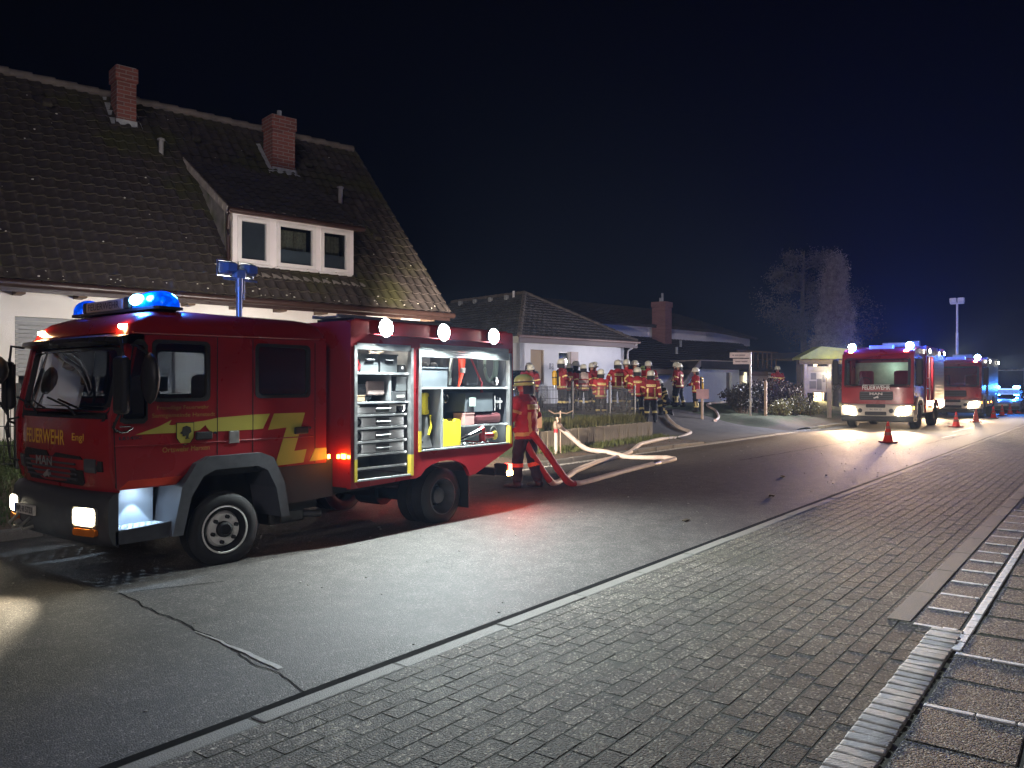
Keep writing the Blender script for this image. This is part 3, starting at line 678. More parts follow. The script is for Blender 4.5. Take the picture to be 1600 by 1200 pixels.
while k < .98:       # pale verge tiles along the dormer's left edge
    put('verge_tile', MB().plate([[(0,-.10),(.0+.12*(1),-.10),(.12,.05),(0,.05)]], lambda u,v: dp(DL1+.12,k+u/.12*.075,v), lambda u,v: dp(DL1+.15,k+u/.12*.075,v)), mat('verge_tile_pale', (.36,.31,.26), .85, var=.25, scale=6), dorm); k += .085
put('dormer_gutter', MB().tube([dp(DL0-.16,0,-.02)-HV*.05, dp(DL1+.14,0,-.02)-HV*.05], .05, 8), brown, dorm, sm=50)
a = dp(DL1+.13,0,-.05)-HV*.05
put('downpipe', MB().tube([a, a+Vector((0,0,-.06)), hp(DL1+.10,DW0-.02,DZT-.32), hp(DL1+.10,DW0-.05,DZT-.45), hp(DL1+.10,DW0-.06,DZB+.1), hp(DL1+.10,DW0-.12,DZB+.02)], .035, 8), brown, dorm, sm=50)
n = 24
for i in range(n):      # wavy lead apron below the dormer
    u0 = DL0-.15+(DL1-DL0+.2)*i/n; u1 = u0+(DL1-DL0+.2)/n
    c0, c1 = hp(u0,DW0-.01,DZB+.02), hp(u1,DW0-.01,DZB+.02); b0, b1 = rp(u0,DD0-.26,.07), rp(u1,DD0-.26,.07); mid = rp((u0+u1)/2,DD0-.30,.075)
    put('lead_apron', MB().add([c0,c1,b1,mid,b0], [(0,1,2,3,4)]), mat('apron_lead', (.34,.30,.25), .8, var=.3, scale=8), dorm)
# mesh fence and post in front of the house, left edge of the picture
fm = mat('fence_steel', (.032,.034,.034), .45, .4, var=.2, scale=12)
lf = thing('mesh_fence', (3.0,11.6,.75), 'dark wire mesh fence on the grass bank in front of the house', 'fence')
fpts = [(2.2,11.75),(4.4,11.55),(6.6,11.3)]
for (a,b) in zip(fpts[:-1],fpts[1:]):
    za, zb = zg(*a), zg(*b)
    put('post', MB().cbox((a[0]-.03,a[1]-.03,za-.1),(a[0]+.03,a[1]+.03,za+1.12),.006), fm, lf)
    n = 30
    for i in range(1,n):
        f = i/n; x, y, z = a[0]+(b[0]-a[0])*f, a[1]+(b[1]-a[1])*f, za+(zb-za)*f
        put('bar', MB().box((x-.004,y-.004,z+.04),(x+.004,y+.004,z+1.06)), fm, lf)
    for h in (.06,.30,.55,.80,1.04):
        put('rail', MB().cyl((a[0],a[1],za+h),(b[0],b[1],zb+h),.006,n=5), fm, lf)
gp = thing('gate_post', (2.63,12.2,.85), 'dark timber post standing at the left edge before the house', 'post')
put('post', MB().cbox((2.55,12.13,.6),(2.70,12.28,3.0),.015), wood, gp); put('post_cap', MB().cbox((2.53,12.11,3.0),(2.72,12.30,3.04),.008), brown, gp)
# ================================================================== BUNGALOW
BO = Vector((26.4,19.8,0))
def bp_(l, w, z): return BO+HU*l+HV*w+Vector((0,0,z))      # l to the right, w in
bung = thing('bungalow', bp_(3.5,4,1.0), 'low white bungalow with hipped dark roof behind the group of firefighters', 'house')
BE, BR_, BA = 3.80, 6.15, 3.8; BLEN = 9.5
bw = mat('bungalow_render', (.72,.72,.74), .85, var=.04, scale=3)
ov = .45
bh = [[(1.05,1.75),(1.85,1.75),(1.85,3.28),(1.05,3.28)], [(2.75,1.9),(3.45,1.9),(3.45,3.25),(2.75,3.25)]]
put('side_wall', MB().plate([[(ov,.4),(2*BA-ov,.4),(2*BA-ov,BE-.2),(ov,BE-.2)]]+bh, lambda u,v: bp_(u,ov,v), lambda u,v: bp_(u,ov+.25,v)), bw, bung)
put('front_wall', MB().plate([[(ov,.4),(BLEN,.4),(BLEN,BE-.2),(ov,BE-.2)]], lambda u,v: bp_(ov,u,v), lambda u,v: bp_(ov+.25,u,v)), bw, bung)
put('end_wall', MB().plate([[(ov,.4),(BLEN,.4),(BLEN,BE-.2),(ov,BE-.2)]], lambda u,v: bp_(2*BA-ov,u,v), lambda u,v: bp_(2*BA-ov-.25,u,v)), bw, bung)
put('shutter', MB().plate([[(1.05,1.75),(1.85,1.75),(1.85,3.28),(1.05,3.28)]], lambda u,v: bp_(u,ov+.08,v), lambda u,v: bp_(u,ov+.12,v)), mat('ochre_shutter', (.30,.20,.09), .6, var=.06), bung)
put('sill', MB().plate([[(.98,1.67),(1.92,1.67),(1.92,1.73),(.98,1.73)]], lambda u,v: bp_(u,ov-.06,v), lambda u,v: bp_(u,ov+.1,v)), winw, bung)
wo = put('window', MB().plate([[(2.75,1.9),(3.45,1.9),(3.45,3.25),(2.75,3.25)],[(2.81,1.96),(3.39,1.96),(3.39,3.19),(2.81,3.19)]], lambda u,v: bp_(u,ov+.06,v), lambda u,v: bp_(u,ov+.12,v)), winw, bung)
put('pane', MB().plate([[(2.8,1.95),(3.4,1.95),(3.4,3.2),(2.8,3.2)]], lambda u,v: bp_(u,ov+.085,v), lambda u,v: bp_(u,ov+.09,v)), glassmat('window_glass'), wo)
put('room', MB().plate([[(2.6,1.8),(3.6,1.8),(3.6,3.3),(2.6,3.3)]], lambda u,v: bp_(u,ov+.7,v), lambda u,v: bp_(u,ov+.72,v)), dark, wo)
put('curtain', MB().plate([[(3.1,1.95),(3.22,1.95),(3.22,3.2),(3.1,3.2)]], lambda u,v: bp_(u,ov+.2,v), lambda u,v: bp_(u,ov+.22,v)), curt, wo)
put('door_leaf', MB().plate([[(3.47,1.9),(3.95,1.9),(3.95,3.25),(3.47,3.25)]], lambda u,v: bp_(u,ov-.05,v), lambda u,v: bp_(u,ov-.01,v)), mat('beige_shutter_leaf', (.45,.36,.32), .6), bung)
for k,c in enumerate('18'):
    text('house_number', c, bp_(2.15+.16*k,ov-.012,2.45), HU, (0,0,1), .12, .26, mat('number_grey', (.18,.18,.2), .5), bung)
A0, A1, A2, A3 = bp_(0,0,BE), bp_(2*BA,0,BE), bp_(2*BA,BLEN+BA,BE), bp_(0,BLEN+BA,BE); Q0 = bp_(BA,BA,BR_); Q1 = bp_(BA,BLEN,BR_)
broof = put('roof', MB().add([A0,A1,A2,A3,Q0,Q1], [(0,1,4),(1,2,5,4),(2,3,5),(3,0,4,5),(3,2,1,0)]), roof_under, bung)
bt = mat('bungalow_roof_tile', (.075,.072,.070), .85, var=.45, scale=1.6, bump=.5, bscale=30)
def courses(mb, P0, P1, Q0_, Q1_, n, seed):
    """overlapping tile courses between an eaves line and a ridge line, each tile a raised shape"""
    rr = random.Random(seed); nrm = (P1-P0).cross(Q0_-P0).normalized()
    if nrm.z < 0: nrm = -nrm
    for j in range(n):
        a0 = P0+(Q0_-P0)*(j/n); a1 = P1+(Q1_-P1)*(j/n); b0 = P0+(Q0_-P0)*((j+1)/n); b1 = P1+(Q1_-P1)*((j+1)/n)
        L_ = (a1-a0).length; k = max(1,int(L_/.30))
        for i in range(k):
            f0, f1 = i/k, (i+.94)/k; h = .055+rr.uniform(-.008,.012)
            x0, x1 = a0+(a1-a0)*f0, a0+(a1-a0)*f1; y0, y1 = b0+(b1-b0)*f0, b0+(b1-b0)*f1
            mb.add([x0+nrm*h, (x0+x1)/2+nrm*(h+.02), x1+nrm*h, y1+nrm*.02, (y0+y1)/2+nrm*.035, y0+nrm*.02, x0+nrm*.005, x1+nrm*.005], [(0,1,4,5),(1,2,3,4),(6,7,2,1,0)])
m = MB(); courses(m, A3, A0, Q1, Q0, 16, 3); stuff(put('roof_tile_field', m, bt, broof, fixn=False))
m = MB(); courses(m, A0, A1, Q0, Q0+Vector((.01,0,0)), 16, 4); stuff(put('roof_tile_field', m, mat('hip_roof_tile', (.055,.046,.044), .95, var=.3, scale=2), broof, fixn=False))
for a,b in ((A0,Q0),(Q0,Q1),(A1,Q0)):
    n = int((b-a).length/.38)
    for i in range(n): put('ridge_tile', MB().tube([a+(b-a)*(i/n)+Vector((0,0,.05)), a+(b-a)*((i+1.05)/n)+Vector((0,0,.035))], [.11,.095], 8), ridgem, broof, sm=50)
for w in (4.6,5.8,7.0,8.2): put('vent_tile', MB().cbox((-.1,-.1,-.05),(.1,.1,.18),.04), lead, broof, world=False).location = bp_(3.35,w,5.93)
put('vent_pipe', MB().cyl(bp_(3.5,4.25,5.7),bp_(3.5,4.25,6.3),.06,n=8), mat('white_vent', (.7,.68,.7), .5), broof)
fas = mat('fascia_board', (.16,.12,.115), .7, var=.1)
put('fascia', MB().plate([[(0,BE-.28),(2*BA,BE-.28),(2*BA,BE-.01),(0,BE-.01)]], lambda u,v: bp_(u,-.01,v), lambda u,v: bp_(u,.04,v)), fas, bung)
put('fascia', MB().plate([[(0.05,BE-.28),(BLEN+3,BE-.28),(BLEN+3,BE-.01),(0.05,BE-.01)]], lambda u,v: bp_(-.01,u,v), lambda u,v: bp_(.04,u,v)), mat('pale_fascia', (.50,.48,.40), .7), bung)
put('gutter', MB().tube([bp_(-.1,-.07,BE-.02),bp_(2*BA+.1,-.07,BE-.02)], .06, 8), mat('copper_gutter', (.22,.14,.12), .5), bung, sm=50)
put('downpipe', MB().tube([bp_(2*BA-.1,-.07,BE-.08),bp_(2*BA-.25,ov-.1,BE-.4),bp_(2*BA-.25,ov-.06,BE-.6),bp_(2*BA-.25,ov-.06,.9)], .045, 8), mat('white_vent', (.7,.68,.7)), bung, sm=50)
put('soffit', MB().plate([[(0.04,.04),(2*BA,.04),(2*BA,BLEN+1),(0.04,BLEN+1)]], lambda u,v: bp_(u,v,BE-.21), lambda u,v: bp_(u,v,BE-.19)), sof, bung)
# ================================================================== DARK HOUSE WITH THE WHITE BAND
CO = Vector((39.0,22.6,0))
def cp(l, w, z): return CO+HU*l+HV*w+Vector((0,0,z))
dh = thing('dark_roof_house', cp(6,4,1.1), 'large house with sweeping dark roof, white band of wall and brick chimney', 'house')
dt = mat('dark_roof', (.040,.035,.034), .9, var=.35, scale=2)
bandm = mat('white_band_wall', (.60,.60,.64), .8, var=.05)
lo0, lo1, hi0, hi1 = cp(-3,-4.6,2.55), cp(9.4,-4.6,2.55), cp(-3,.1,4.62), cp(13.0,.1,4.55)
m = MB(); m.add([lo0,lo1,hi1,hi0], [(0,1,2,3)]); m.add([p-Vector((0,0,.15)) for p in (lo0,lo1,hi1,hi0)], [(3,2,1,0)])
lr = put('lower_roof', m, dt, dh); m = MB(); courses(m, lo0, lo1, hi0, hi1, 15, 8); stuff(put('roof_tile_field', m, dt, lr, fixn=False))
bandpts = [(-3,0),(2.9,0),(3.0,-.05),(8.6,-.10),(10.4,.25),(17.4,2.2)]
m = MB()
for (a,b) in zip(bandpts[:-1],bandpts[1:]):
    zb0 = 4.35 if a[0] < 8 else 4.75; m.plate([[(0,0),(1,0),(1,1),(0,1)]], lambda u,v: cp(a[0]+(b[0]-a[0])*u, a[1]+(b[1]-a[1])*u, (4.45 if a[0]+(b[0]-a[0])*u < 12 else 4.62)+( .72 if a[0]+(b[0]-a[0])*u < 16 else .5)*v), lambda u,v: cp(a[0]+(b[0]-a[0])*u, a[1]+.25+(b[1]-a[1])*u, (4.45 if a[0]+(b[0]-a[0])*u < 12 else 4.62)+(.72 if a[0]+(b[0]-a[0])*u < 16 else .5)*v))
put('band_wall', m, bandm, dh)
put('band_window', MB().box((-.12,-.02,0),(.12,.02,.4)), dark, dh, world=False).matrix_basis = Matrix.Translation(cp(9.2,.25,4.65)-W(dh).translation)
u0 = [cp(-3,-.5,5.22), cp(3,-.5,5.22), cp(9,-.55,5.20), cp(17.8,1.8,5.16)]; u1 = [cp(-3,5,7.0), cp(3,5,7.0), cp(9,5,7.0), cp(13,5.5,6.9)]
m = MB()
for i in range(3): m.add([u0[i],u0[i+1],u1[i+1],u1[i]], [(0,1,2,3)]); m.add([u0[i]-Vector((0,0,.12)),u0[i+1]-Vector((0,0,.12)),u0[i+1],u0[i]], [(0,1,2,3)])
ur = put('upper_roof', m, dt, dh); m = MB()
for i in range(3): courses(m, u0[i], u0[i+1], u1[i], u1[i+1], 12, 20+i)
stuff(put('roof_tile_field', m, dt, ur, fixn=False))
m = MB(); m.box((-.42,-.42,2.9),(.42,.42,6.55)); m.cbox((-.47,-.47,6.3),(.47,.47,6.62),.02)
c = put('chimney', m, brickmat('dark_house_brick',(.24,.11,.10),(.19,.085,.08),(.22,.15,.14),1.0), dh); c.matrix_basis = Matrix.Translation(cp(3.55,-.55,0)); c.matrix_parent_inverse = W(dh).inverted()
for dx,h in ((.05,.55),(-.2,.25)): put('flue_pipe', MB().cyl((dx,0,6.6),(dx,0,6.6+h),.07,n=8), lead, c, world=False)
for l,w,z in ((4.2,-1.4,4.0),(2.2,-2.6,3.5)): put('vent_pipe', MB().cyl(cp(l,w,z),cp(l,w,z+.38),.08,n=8), lead, lr)
put('house_wall', MB().plate([[(-3,.6),(7.6,.6),(7.6,2.5),(-3,2.5)]], lambda u,v: cp(u,-4.1,v), lambda u,v: cp(u,-3.9,v)), bw, dh)
put('eaves_board', MB().plate([[(-3,2.32),(8.2,2.32),(8.2,2.56),(-3,2.56)]], lambda u,v: cp(u,-4.65,v), lambda u,v: cp(u,-4.6,v)), wood, dh)
# garage wing with sloping barge board
GO = Vector((38.5,17.5,0))
def gp_(l, w, z): return GO+HU*l+HV*w+Vector((0,0,z))
ga = thing('garage', gp_(3,2,.9), 'low white garage with dark flat fascia beside the dark roofed house', 'garage')
put('front_wall', MB().plate([[(-1.6,.6),(4.0,.6),(4.0,2.62),(.3,2.62),(-1.6,1.5)],[(2.75,.9),(3.25,.9),(3.25,2.45),(2.75,2.45)]], lambda u,v: gp_(u,0,v), lambda u,v: gp_(u,.25,v)), mat('garage_render', (.66,.72,.74), .85, var=.04), ga)
put('door', MB().plate([[(2.75,.9),(3.25,.9),(3.25,2.45),(2.75,2.45)]], lambda u,v: gp_(u,.12,v), lambda u,v: gp_(u,.18,v)), mat('grey_door', (.12,.11,.11), .6), ga)
put('fascia', MB().plate([[(.05,2.62),(4.6,2.62),(4.6,3.02),(-.1,3.02)]], lambda u,v: gp_(u,-.35,v), lambda u,v: gp_(u,3.8,v)), dt, ga)
put('coping', MB().plate([[(-.1,3.02),(4.6,3.02),(4.6,3.07),(-.1,3.07)]], lambda u,v: gp_(u,-.38,v), lambda u,v: gp_(u,3.8,v)), mat('barge_board', (.34,.28,.22), .7), ga)
put('barge_board', MB().plate([[(-2.3,1.35),(-.1,3.07),(-.1,2.75),(-2.0,1.3)]], lambda u,v: gp_(u,-.38,v), lambda u,v: gp_(u,-.30,v)), mat('barge_board', (.34,.28,.22)), ga)
put('side_wall', MB().plate([[(4.0,.6),(9.4,.6),(9.4,2.55),(4.0,2.55)]], lambda u,v: gp_(u,.6,v), lambda u,v: gp_(u,.85,v)), mat('rough_wall', (.34,.30,.30), .9, var=.2, scale=4), ga)
put('wall_lamp', MB().cbox((-.1,-.08,0),(.1,.08,1.2),.03), emat('pale_lamp', (1,.92,.55), .55), ga, world=False).matrix_basis = Matrix.Translation(gp_(5.3,.45,1.3)-W(ga).translation)
for k in range(9): put('balcony_bar', MB().box((-.03,-.03,0),(.03,.03,1.0)), wood, ga, world=False).matrix_basis = Matrix.Translation(gp_(5.4+.5*k,.9,2.75)-W(ga).translation)
put('balcony_rail', MB().plate([[(5.2,3.7),(9.6,3.7),(9.6,3.78),(5.2,3.78)]], lambda u,v: gp_(u,.86,v), lambda u,v: gp_(u,.94,v)), wood, ga)
# annexe with the lit door
XO = Vector((50.0,14.6,0))
def xp(l, w, z): return XO+HU*l+HV*w+Vector((0,0,z))
an = thing('annexe', xp(2,1,1), 'low annexe with a brightly lit doorway behind the hedge', 'building')
put('front_wall', MB().plate([[(-2.4,.5),(6.5,.5),(6.5,3.35),(-2.4,3.35)],[(-.9,.8),(.35,.8),(.35,3.2),(-.9,3.2)]], lambda u,v: xp(u,0,v), lambda u,v: xp(u,.3,v)), mat('annexe_wall', (.22,.19,.17), .85, var=.15, scale=2), an)
put('flat_roof', MB().plate([[(-2.8,3.35),(7,3.35),(7,3.7),(-2.8,3.7)]], lambda u,v: xp(u,-.4,v), lambda u,v: xp(u,3,v)), dt, an)
put('lit_door_pane', MB().plate([[(-.9,.8),(.35,.8),(.35,3.2),(-.9,3.2)]], lambda u,v: xp(u,.16,v), lambda u,v: xp(u,.18,v)), emat('lit_door', (1,.72,.36), 2.6), an)
lamp('AREA', xp(-.27,.10,2.0), tuple(-HV), 140, (1,.75,.42), an, size=(1.1,2.2))
for k in range(6): put('window_post', MB().plate([[(1.1+.8*k,.6),(1.28+.8*k,.6),(1.28+.8*k,3.3),(1.1+.8*k,3.3)]], lambda u,v: xp(u,-.06,v), lambda u,v: xp(u,.02,v)), mat('annexe_post', (.50,.44,.38), .7), an)
for k in range(5): put('window', MB().plate([[(1.3+.8*k,1.5),(1.88+.8*k,1.5),(1.88+.8*k,3.2),(1.3+.8*k,3.2)]], lambda u,v: xp(u,-.03,v), lambda u,v: xp(u,-.005,v)), glassmat('dark_glass',(.12,.13,.15)), an)
# ================================================================== NEAR FIRE ENGINE
redp = mat('fire_red_paint', (.33,.016,.022), .32, var=.06, scale=2.5, coat=.5, dirt=(.25,.02,.022), dscale=1.4, dlo=.5, dhi=.8)
blackp = mat('black_plastic', (.022,.022,.024), .55, var=.2, scale=20, bump=.15, bscale=200)
greyp = mat('grey_plastic', (.075,.08,.09), .55, var=.15, scale=15)
rubber = mat('tyre_rubber', (.018,.018,.018), .75, var=.25, scale=30, bump=.2, bscale=80)
alu = mat('aluminium', (.50,.50,.49), .38, .85, var=.12, scale=14)
alud = mat('dull_aluminium', (.30,.31,.31), .5, .5, var=.15, scale=10)
chrome = mat('chrome', (.7,.7,.7), .15, 1.0, var=.05)
yel = mat('yellow_foil', (.50,.45,.08), .45, var=.08, scale=4)
gold = mat('gold_lettering', (.80,.45,.05), .45); golddim = mat('gold_lettering_thin', (.42,.25,.05), .5)
dkin = mat('cab_interior', (.030,.031,.035), .8, var=.2, scale=12)
steel = mat('painted_steel_grey', (.20,.21,.22), .5, var=.15, scale=10)
chassis = mat('chassis_black', (.014,.014,.015), .7, var=.3, scale=8)
lens_w = emat('flood_lens', (.94,1,.97), 60); head_e = emat('headlight_lens', (1,.90,.66), 22); amber = emat('amber_lens', (1,.30,.03), 14, (.5,.15,.01)); amber_d = mat('amber_plastic', (.5,.13,.01), .3); ambw = emat('amber_marker_hot', (1,.62,.30), 26)
redl = emat('red_tail_lens', (1,.03,.02), 16, (.5,.02,.01)); bluel = emat('blue_beacon_lit', (.03,.22,1), 9.0, (.0,.1,.6)); bluedome = None
truck = thing('fire_engine', (6.0,7.78,0), 'near red fire engine with yellow lightning stripe, open equipment lockers and roof floodlights', 'fire engine')
TA, TB = 6.75, 8.66       # cab sides (near, far)
BA0, BB0 = 6.50, 9.05     # body sides
# ---- cab sides with window openings
def cab_out():
    o = [(3.345,.82),(3.30,1.0),(3.285,1.42),(3.44,2.16)]
    o += [(5.57,2.20),(5.57,.89),(4.93,.89),(4.86,1.00),(4.74,1.05),(4.20,1.05),(4.08,1.02),(3.87,.82)]
    return o
dwin = rrect(3.66,1.58,4.19,2.10,.05); rwin = rrect(4.71,1.60,5.34,2.11,.05)
qwin = [(3.37,1.42),(3.41,1.40),(3.57,1.40),(3.60,1.43),(3.60,2.04),(3.57,2.08),(3.52,2.09),(3.48,2.06)]
for t, s in ((TA,1),(TB,-1)):
    m = MB(); m.plate([cab_out(), dwin, rwin, qwin], lambda u,v: (u,t,v), lambda u,v: (u,t+.05*s,v))
    cs = put('cab_side', m, redp, truck)
    for lp, nm in ((dwin,'door_window'),(rwin,'rear_window'),(qwin,'quarter_window')):
        cx = sum(p[0] for p in lp)/len(lp); cz = sum(p[1] for p in lp)/len(lp)
        outer = [(cx+(p[0]-cx)*1.06, cz+(p[1]-cz)*1.06) for p in lp]; inner = [(cx+(p[0]-cx)*.94, cz+(p[1]-cz)*.94) for p in lp]
        put('window_seal', MB().plate([outer, inner], lambda u,v: (u,t-.006*s,v), lambda u,v: (u,t+.03*s,v)), blackp, cs)
        put(nm, MB().plate([[(cx+(p[0]-cx)*.96, cz+(p[1]-cz)*.96) for p in lp]], lambda u,v: (u,t+.018*s,v), lambda u,v: (u,t+.022*s,v)), glassmat('cab_glass',(.62,.66,.70),.10), cs)
    # door shut lines, drip rail
    m = MB()
    for a,b in (((3.335,.84),(3.31,1.40)),((4.28,1.06),(4.28,2.16)),((4.665,1.06),(4.665,2.16)),((5.42,.90),(5.42,2.16))):
        m.plate([[(a[0]-.004,a[1]),(a[0]+.004,a[1]),(b[0]+.004,b[1]),(b[0]-.004,b[1])]], lambda u,v: (u,t-.003*s,v), lambda u,v: (u,t+.01*s,v))
    put('door_gap', m, chassis, cs)
    put('drip_rail', MB().tube([(3.47,t-.008*s,2.165),(5.55,t-.008*s,2.20)], .012, 6), redp, cs)
    put('crease', MB().tube([(3.32,t-.002*s,1.195),(3.9,t-.004*s,1.185),(5.4,t-.002*s,1.18)], .006, 5), redp, cs)
    for sx in (4.20,5.30): 
        h = put('door_handle', MB().cbox((sx-.15,t-.028*s,1.21) if s>0 else (sx-.15,t,1.21),(sx+.02,t,1.285) if s>0 else (sx+.02,t+.028,1.285),.012), blackp, cs)
        put('lock', MB().cyl((sx+.05,t-.012*s,1.27),(sx+.05,t+.01*s,1.27),.012,n=10), chrome, cs)
# ---- roof cap (rounded rings)
def ring(s0, s1, t0, t1, r_, z, rear=None): return [(x,y,z) for x,y in rrect(s0,t0,s1,t1,r_,5)]
m = MB(); m.loft([ring(3.435,5.575,TA,TB,.06,2.155),ring(3.47,5.575,TA+.015,TB-.015,.07,2.235),ring(3.56,5.565,TA+.05,TB-.05,.12,2.315),ring(3.70,5.54,TA+.12,TB-.12,.16,2.370),ring(3.92,5.48,TA+.26,TB-.26,.18,2.400)], cap0=False)
put('cab_roof', m, redp, truck, sm=60)
put('cab_rear_wall', MB().box((5.53,TA+.05,.9),(5.57,TB-.05,2.16)), redp, truck)
put('cab_floor', MB().box((3.40,TA+.05,.86),(5.53,TB-.05,.92)), dkin, truck)
# ---- curved front
TC = (TA+TB)/2; HWc = (TB-TA)/2
def fs(t, z):
    k = abs((t-TC)/HWc); base = 3.245+.09*k**3.5
    if z < 1.0: base += .02*(1-z)/.2*0+.03*max(0,(1.0-z))/.2
    if z > 1.42: base += (z-1.42)*.21
    return base
tsx = [TA+(TB-TA)*i/20 for i in range(21)]
m = MB(); m.grid(lambda u,v: (fs(u,v),u,v), tsx, [.80,.86,.95,1.05,1.15,1.25,1.35,1.42]); 
front = put('front_panel', m, redp, truck, sm=60)
# windscreen frame and pane
def dens(lp, n=6): return [(a[0]+(b[0]-a[0])*i/n, a[1]+(b[1]-a[1])*i/n) for a,b in zip(lp, lp[1:]+lp[:1]) for i in range(n)]
wo_ = dens([(TA,1.42),(TB,1.42),(TB-.005,2.17),(TA+.005,2.17)], 8); wi_ = dens(rrect(TA+.10,1.49,TB-.10,2.05,.07,3), 2)
m = MB(); m.plate([wo_, wi_], lambda u,v: (fs(u,v),u,v), lambda u,v: (fs(u,v)+.05,u,v)); wf = put('windscreen_frame', m, redp, truck)
wi2 = dens(rrect(TA+.135,1.53,TB-.135,2.02,.06,3), 2)
put('windscreen_seal', MB().plate([dens(rrect(TA+.075,1.455,TB-.075,2.075,.09,3),2), wi2], lambda u,v: (fs(u,v)-.005,u,v), lambda u,v: (fs(u,v)+.04,u,v)), blackp, wf)
m = MB(); m.grid(lambda u,v: (fs(u,v)+.02,u,v), [TA+.12+(TB-TA-.24)*i/14 for i in range(15)], [1.50,1.65,1.8,1.95,2.045]); put('windscreen', m, glassmat('cab_glass',(.62,.66,.70),.10), wf, sm=60)
m = MB(); m.loft([[(fs(u,2.10)-a,u,z) for u in tsx] + [(fs(u,2.10)+.1,u,z+.01) for u in reversed(tsx)] for a,z in ((.02,2.06),(.14,2.09),(.13,2.125),(.0,2.155))]); put('sun_visor', m, mat('smoked_visor', (.03,.025,.025), .3), wf)
for tt,l in ((7.25,.62),(8.0,.62)):
    wp = MB(); wp.tube([(fs(tt,1.44)-.03,tt,1.45),(fs(tt+.1,1.5)-.035,tt+.15,1.52),(fs(tt+.4,1.56)-.02,tt+l,1.60)], .010, 5); put('wiper', wp, blackp, wf)
put('wiper_bay', MB().plate([dens(rrect(TA+.12,1.40,TB-.15,1.47,.03,2),3)], lambda u,v: (fs(u,v)-.008,u,v), lambda u,v: (fs(u,v)+.01,u,v)), blackp, wf)
# grille and badges
gl = [(u-.08,v) for u,v in [(8.46,1.09),(8.44,.94),(8.34,.84),(7.30,.835),(7.26,.86),(7.26,.97),(6.98,.97),(6.98,1.06),(7.26,1.065),(7.30,1.09),(7.74,1.105),(7.80,1.07),(7.88,1.07),(7.94,1.115),(8.40,1.125)]]
put('grille', MB().plate([dens(gl,4)], lambda u,v: (fs(u,v)-.012,u,v), lambda u,v: (fs(u,v)+.01,u,v)), blackp, front)
for z in (.885,.93,.975,1.02): put('grille_slat', MB().tube([(fs(t_,z)-.018,t_,z) for t_ in (7.28,7.5,7.8,8.1,8.30)], .010, 5), greyp, front)
silver = mat('silver_badge', (.55,.53,.52), .35, .6)
text('badge', 'MAN', (fs(7.9,1.0)-.030,8.02,.985), (0,-1,0), (0,0,1), .33, .085, silver, front, bold=.02)
lion = [(u-.08,v) for u,v in [(8.00,.90),(7.97,.915),(7.93,.93),(7.89,.955),(7.87,.95),(7.88,.93),(7.86,.91),(7.88,.885),(7.90,.90),(7.94,.89),(7.97,.875)]]
put('lion_badge', MB().plate([[(u,v-.01) for u,v in lion]], lambda u,v: (fs(u,v)-.028,u,v), lambda u,v: (fs(u,v)-.01,u,v)), silver, front)
text('lettering', 'FEUERWEHR', (3.225,8.34,1.175), (0,-1,0), (0,0,1), .84, .135, gold, front, bold=.015)
text('lettering', 'Engl', (3.222,7.36,1.205), (0,-1,0), (0,0,1), .20, .085, gold, front, bold=.01)
for v in front.children:
    if v.name.startswith('lettering'):
        for p in v.data.vertices: p.co.x = fs(p.co.y,p.co.z)-.004
for t0,t1,z0,z1 in ((8.42,8.62,.93,1.05),(6.99,7.15,.955,1.075)): put('vent_panel', MB().plate([dens([(t0,z0),(t1,z0),(t1,z1),(t0,z1)],3)], lambda u,v: (fs(u,v)-.010,u,v), lambda u,v: (fs(u,v)+.01,u,v)), greyp, front)
put('grab_handle', MB().tube([(3.30,TB-.05,1.40),(3.22,TB-.02,1.38),(3.20,TB,1.30),(3.24,TB,1.0),(3.30,TB-.05,.98)], .012, 6), blackp, front)
# bumper
m = MB()
def br(z, e): return [(fs(u,1.0)-e-.02*(1-abs((u-TC)/HWc)**6),u,z) for u in tsx]+[(3.355,TB,z),(3.355,TA,z)]
m.loft([br(.34,-.02),br(.37,.03),br(.45,.06),br(.62,.07),br(.74,.06),br(.79,.02),br(.80,-.03)]); bump = put('bumper', m, mat('bumper_grey', (.055,.056,.060), .55, var=.15, scale=8), truck, sm=50)
def bf(u): return fs(u,1.0)-.085-.02*(1-abs((u-TC)/HWc)**6)
for c in (7.00,8.41):
    w = .15
    put('headlight_bezel', MB().plate([dens(rrect(c-w,.515,c+w,.675,.03,3),2)], lambda u,v: (bf(u)-.002,u,v), lambda u,v: (bf(u)+.05,u,v)), mat('bezel', (.25,.24,.2), .3), bump)
    put('headlight', MB().plate([dens(rrect(c-w+.02,.53,c+w-.03,.66,.03,3),2)], lambda u,v: (bf(u)-.010,u,v), lambda u,v: (bf(u)+.02,u,v)), head_e, bump)
    put('turn_signal', MB().plate([dens(rrect(c-w,.435,c+w-.02,.495,.02,3),2)], lambda u,v: (bf(u)-.008,u,v), lambda u,v: (bf(u)+.02,u,v)), amber_d, bump)
    lamp('SPOT', (bf(c)-.05,c,.595), (-1,.16 if c > 7.5 else -.22,-.20), 130, (1,.86,.62), truck, size=.06, cone=85, blend=.5)
put('number_plate', MB().cbox((3.105,7.80,.535),(3.13,8.20,.625),.004), mat('plate_white', (.62,.58,.52), .4), bump)
put('plate_band', MB().box((3.101,8.165,.537),(3.104,8.198,.623)), mat('plate_blue', (.02,.05,.3), .4), bump)
text('plate_lettering', 'WL·R 5723', (3.100,8.155,.552), (0,-1,0), (0,0,1), .34, .058, mat('plate_black', (.015,.015,.015), .5), bump, bold=.01)
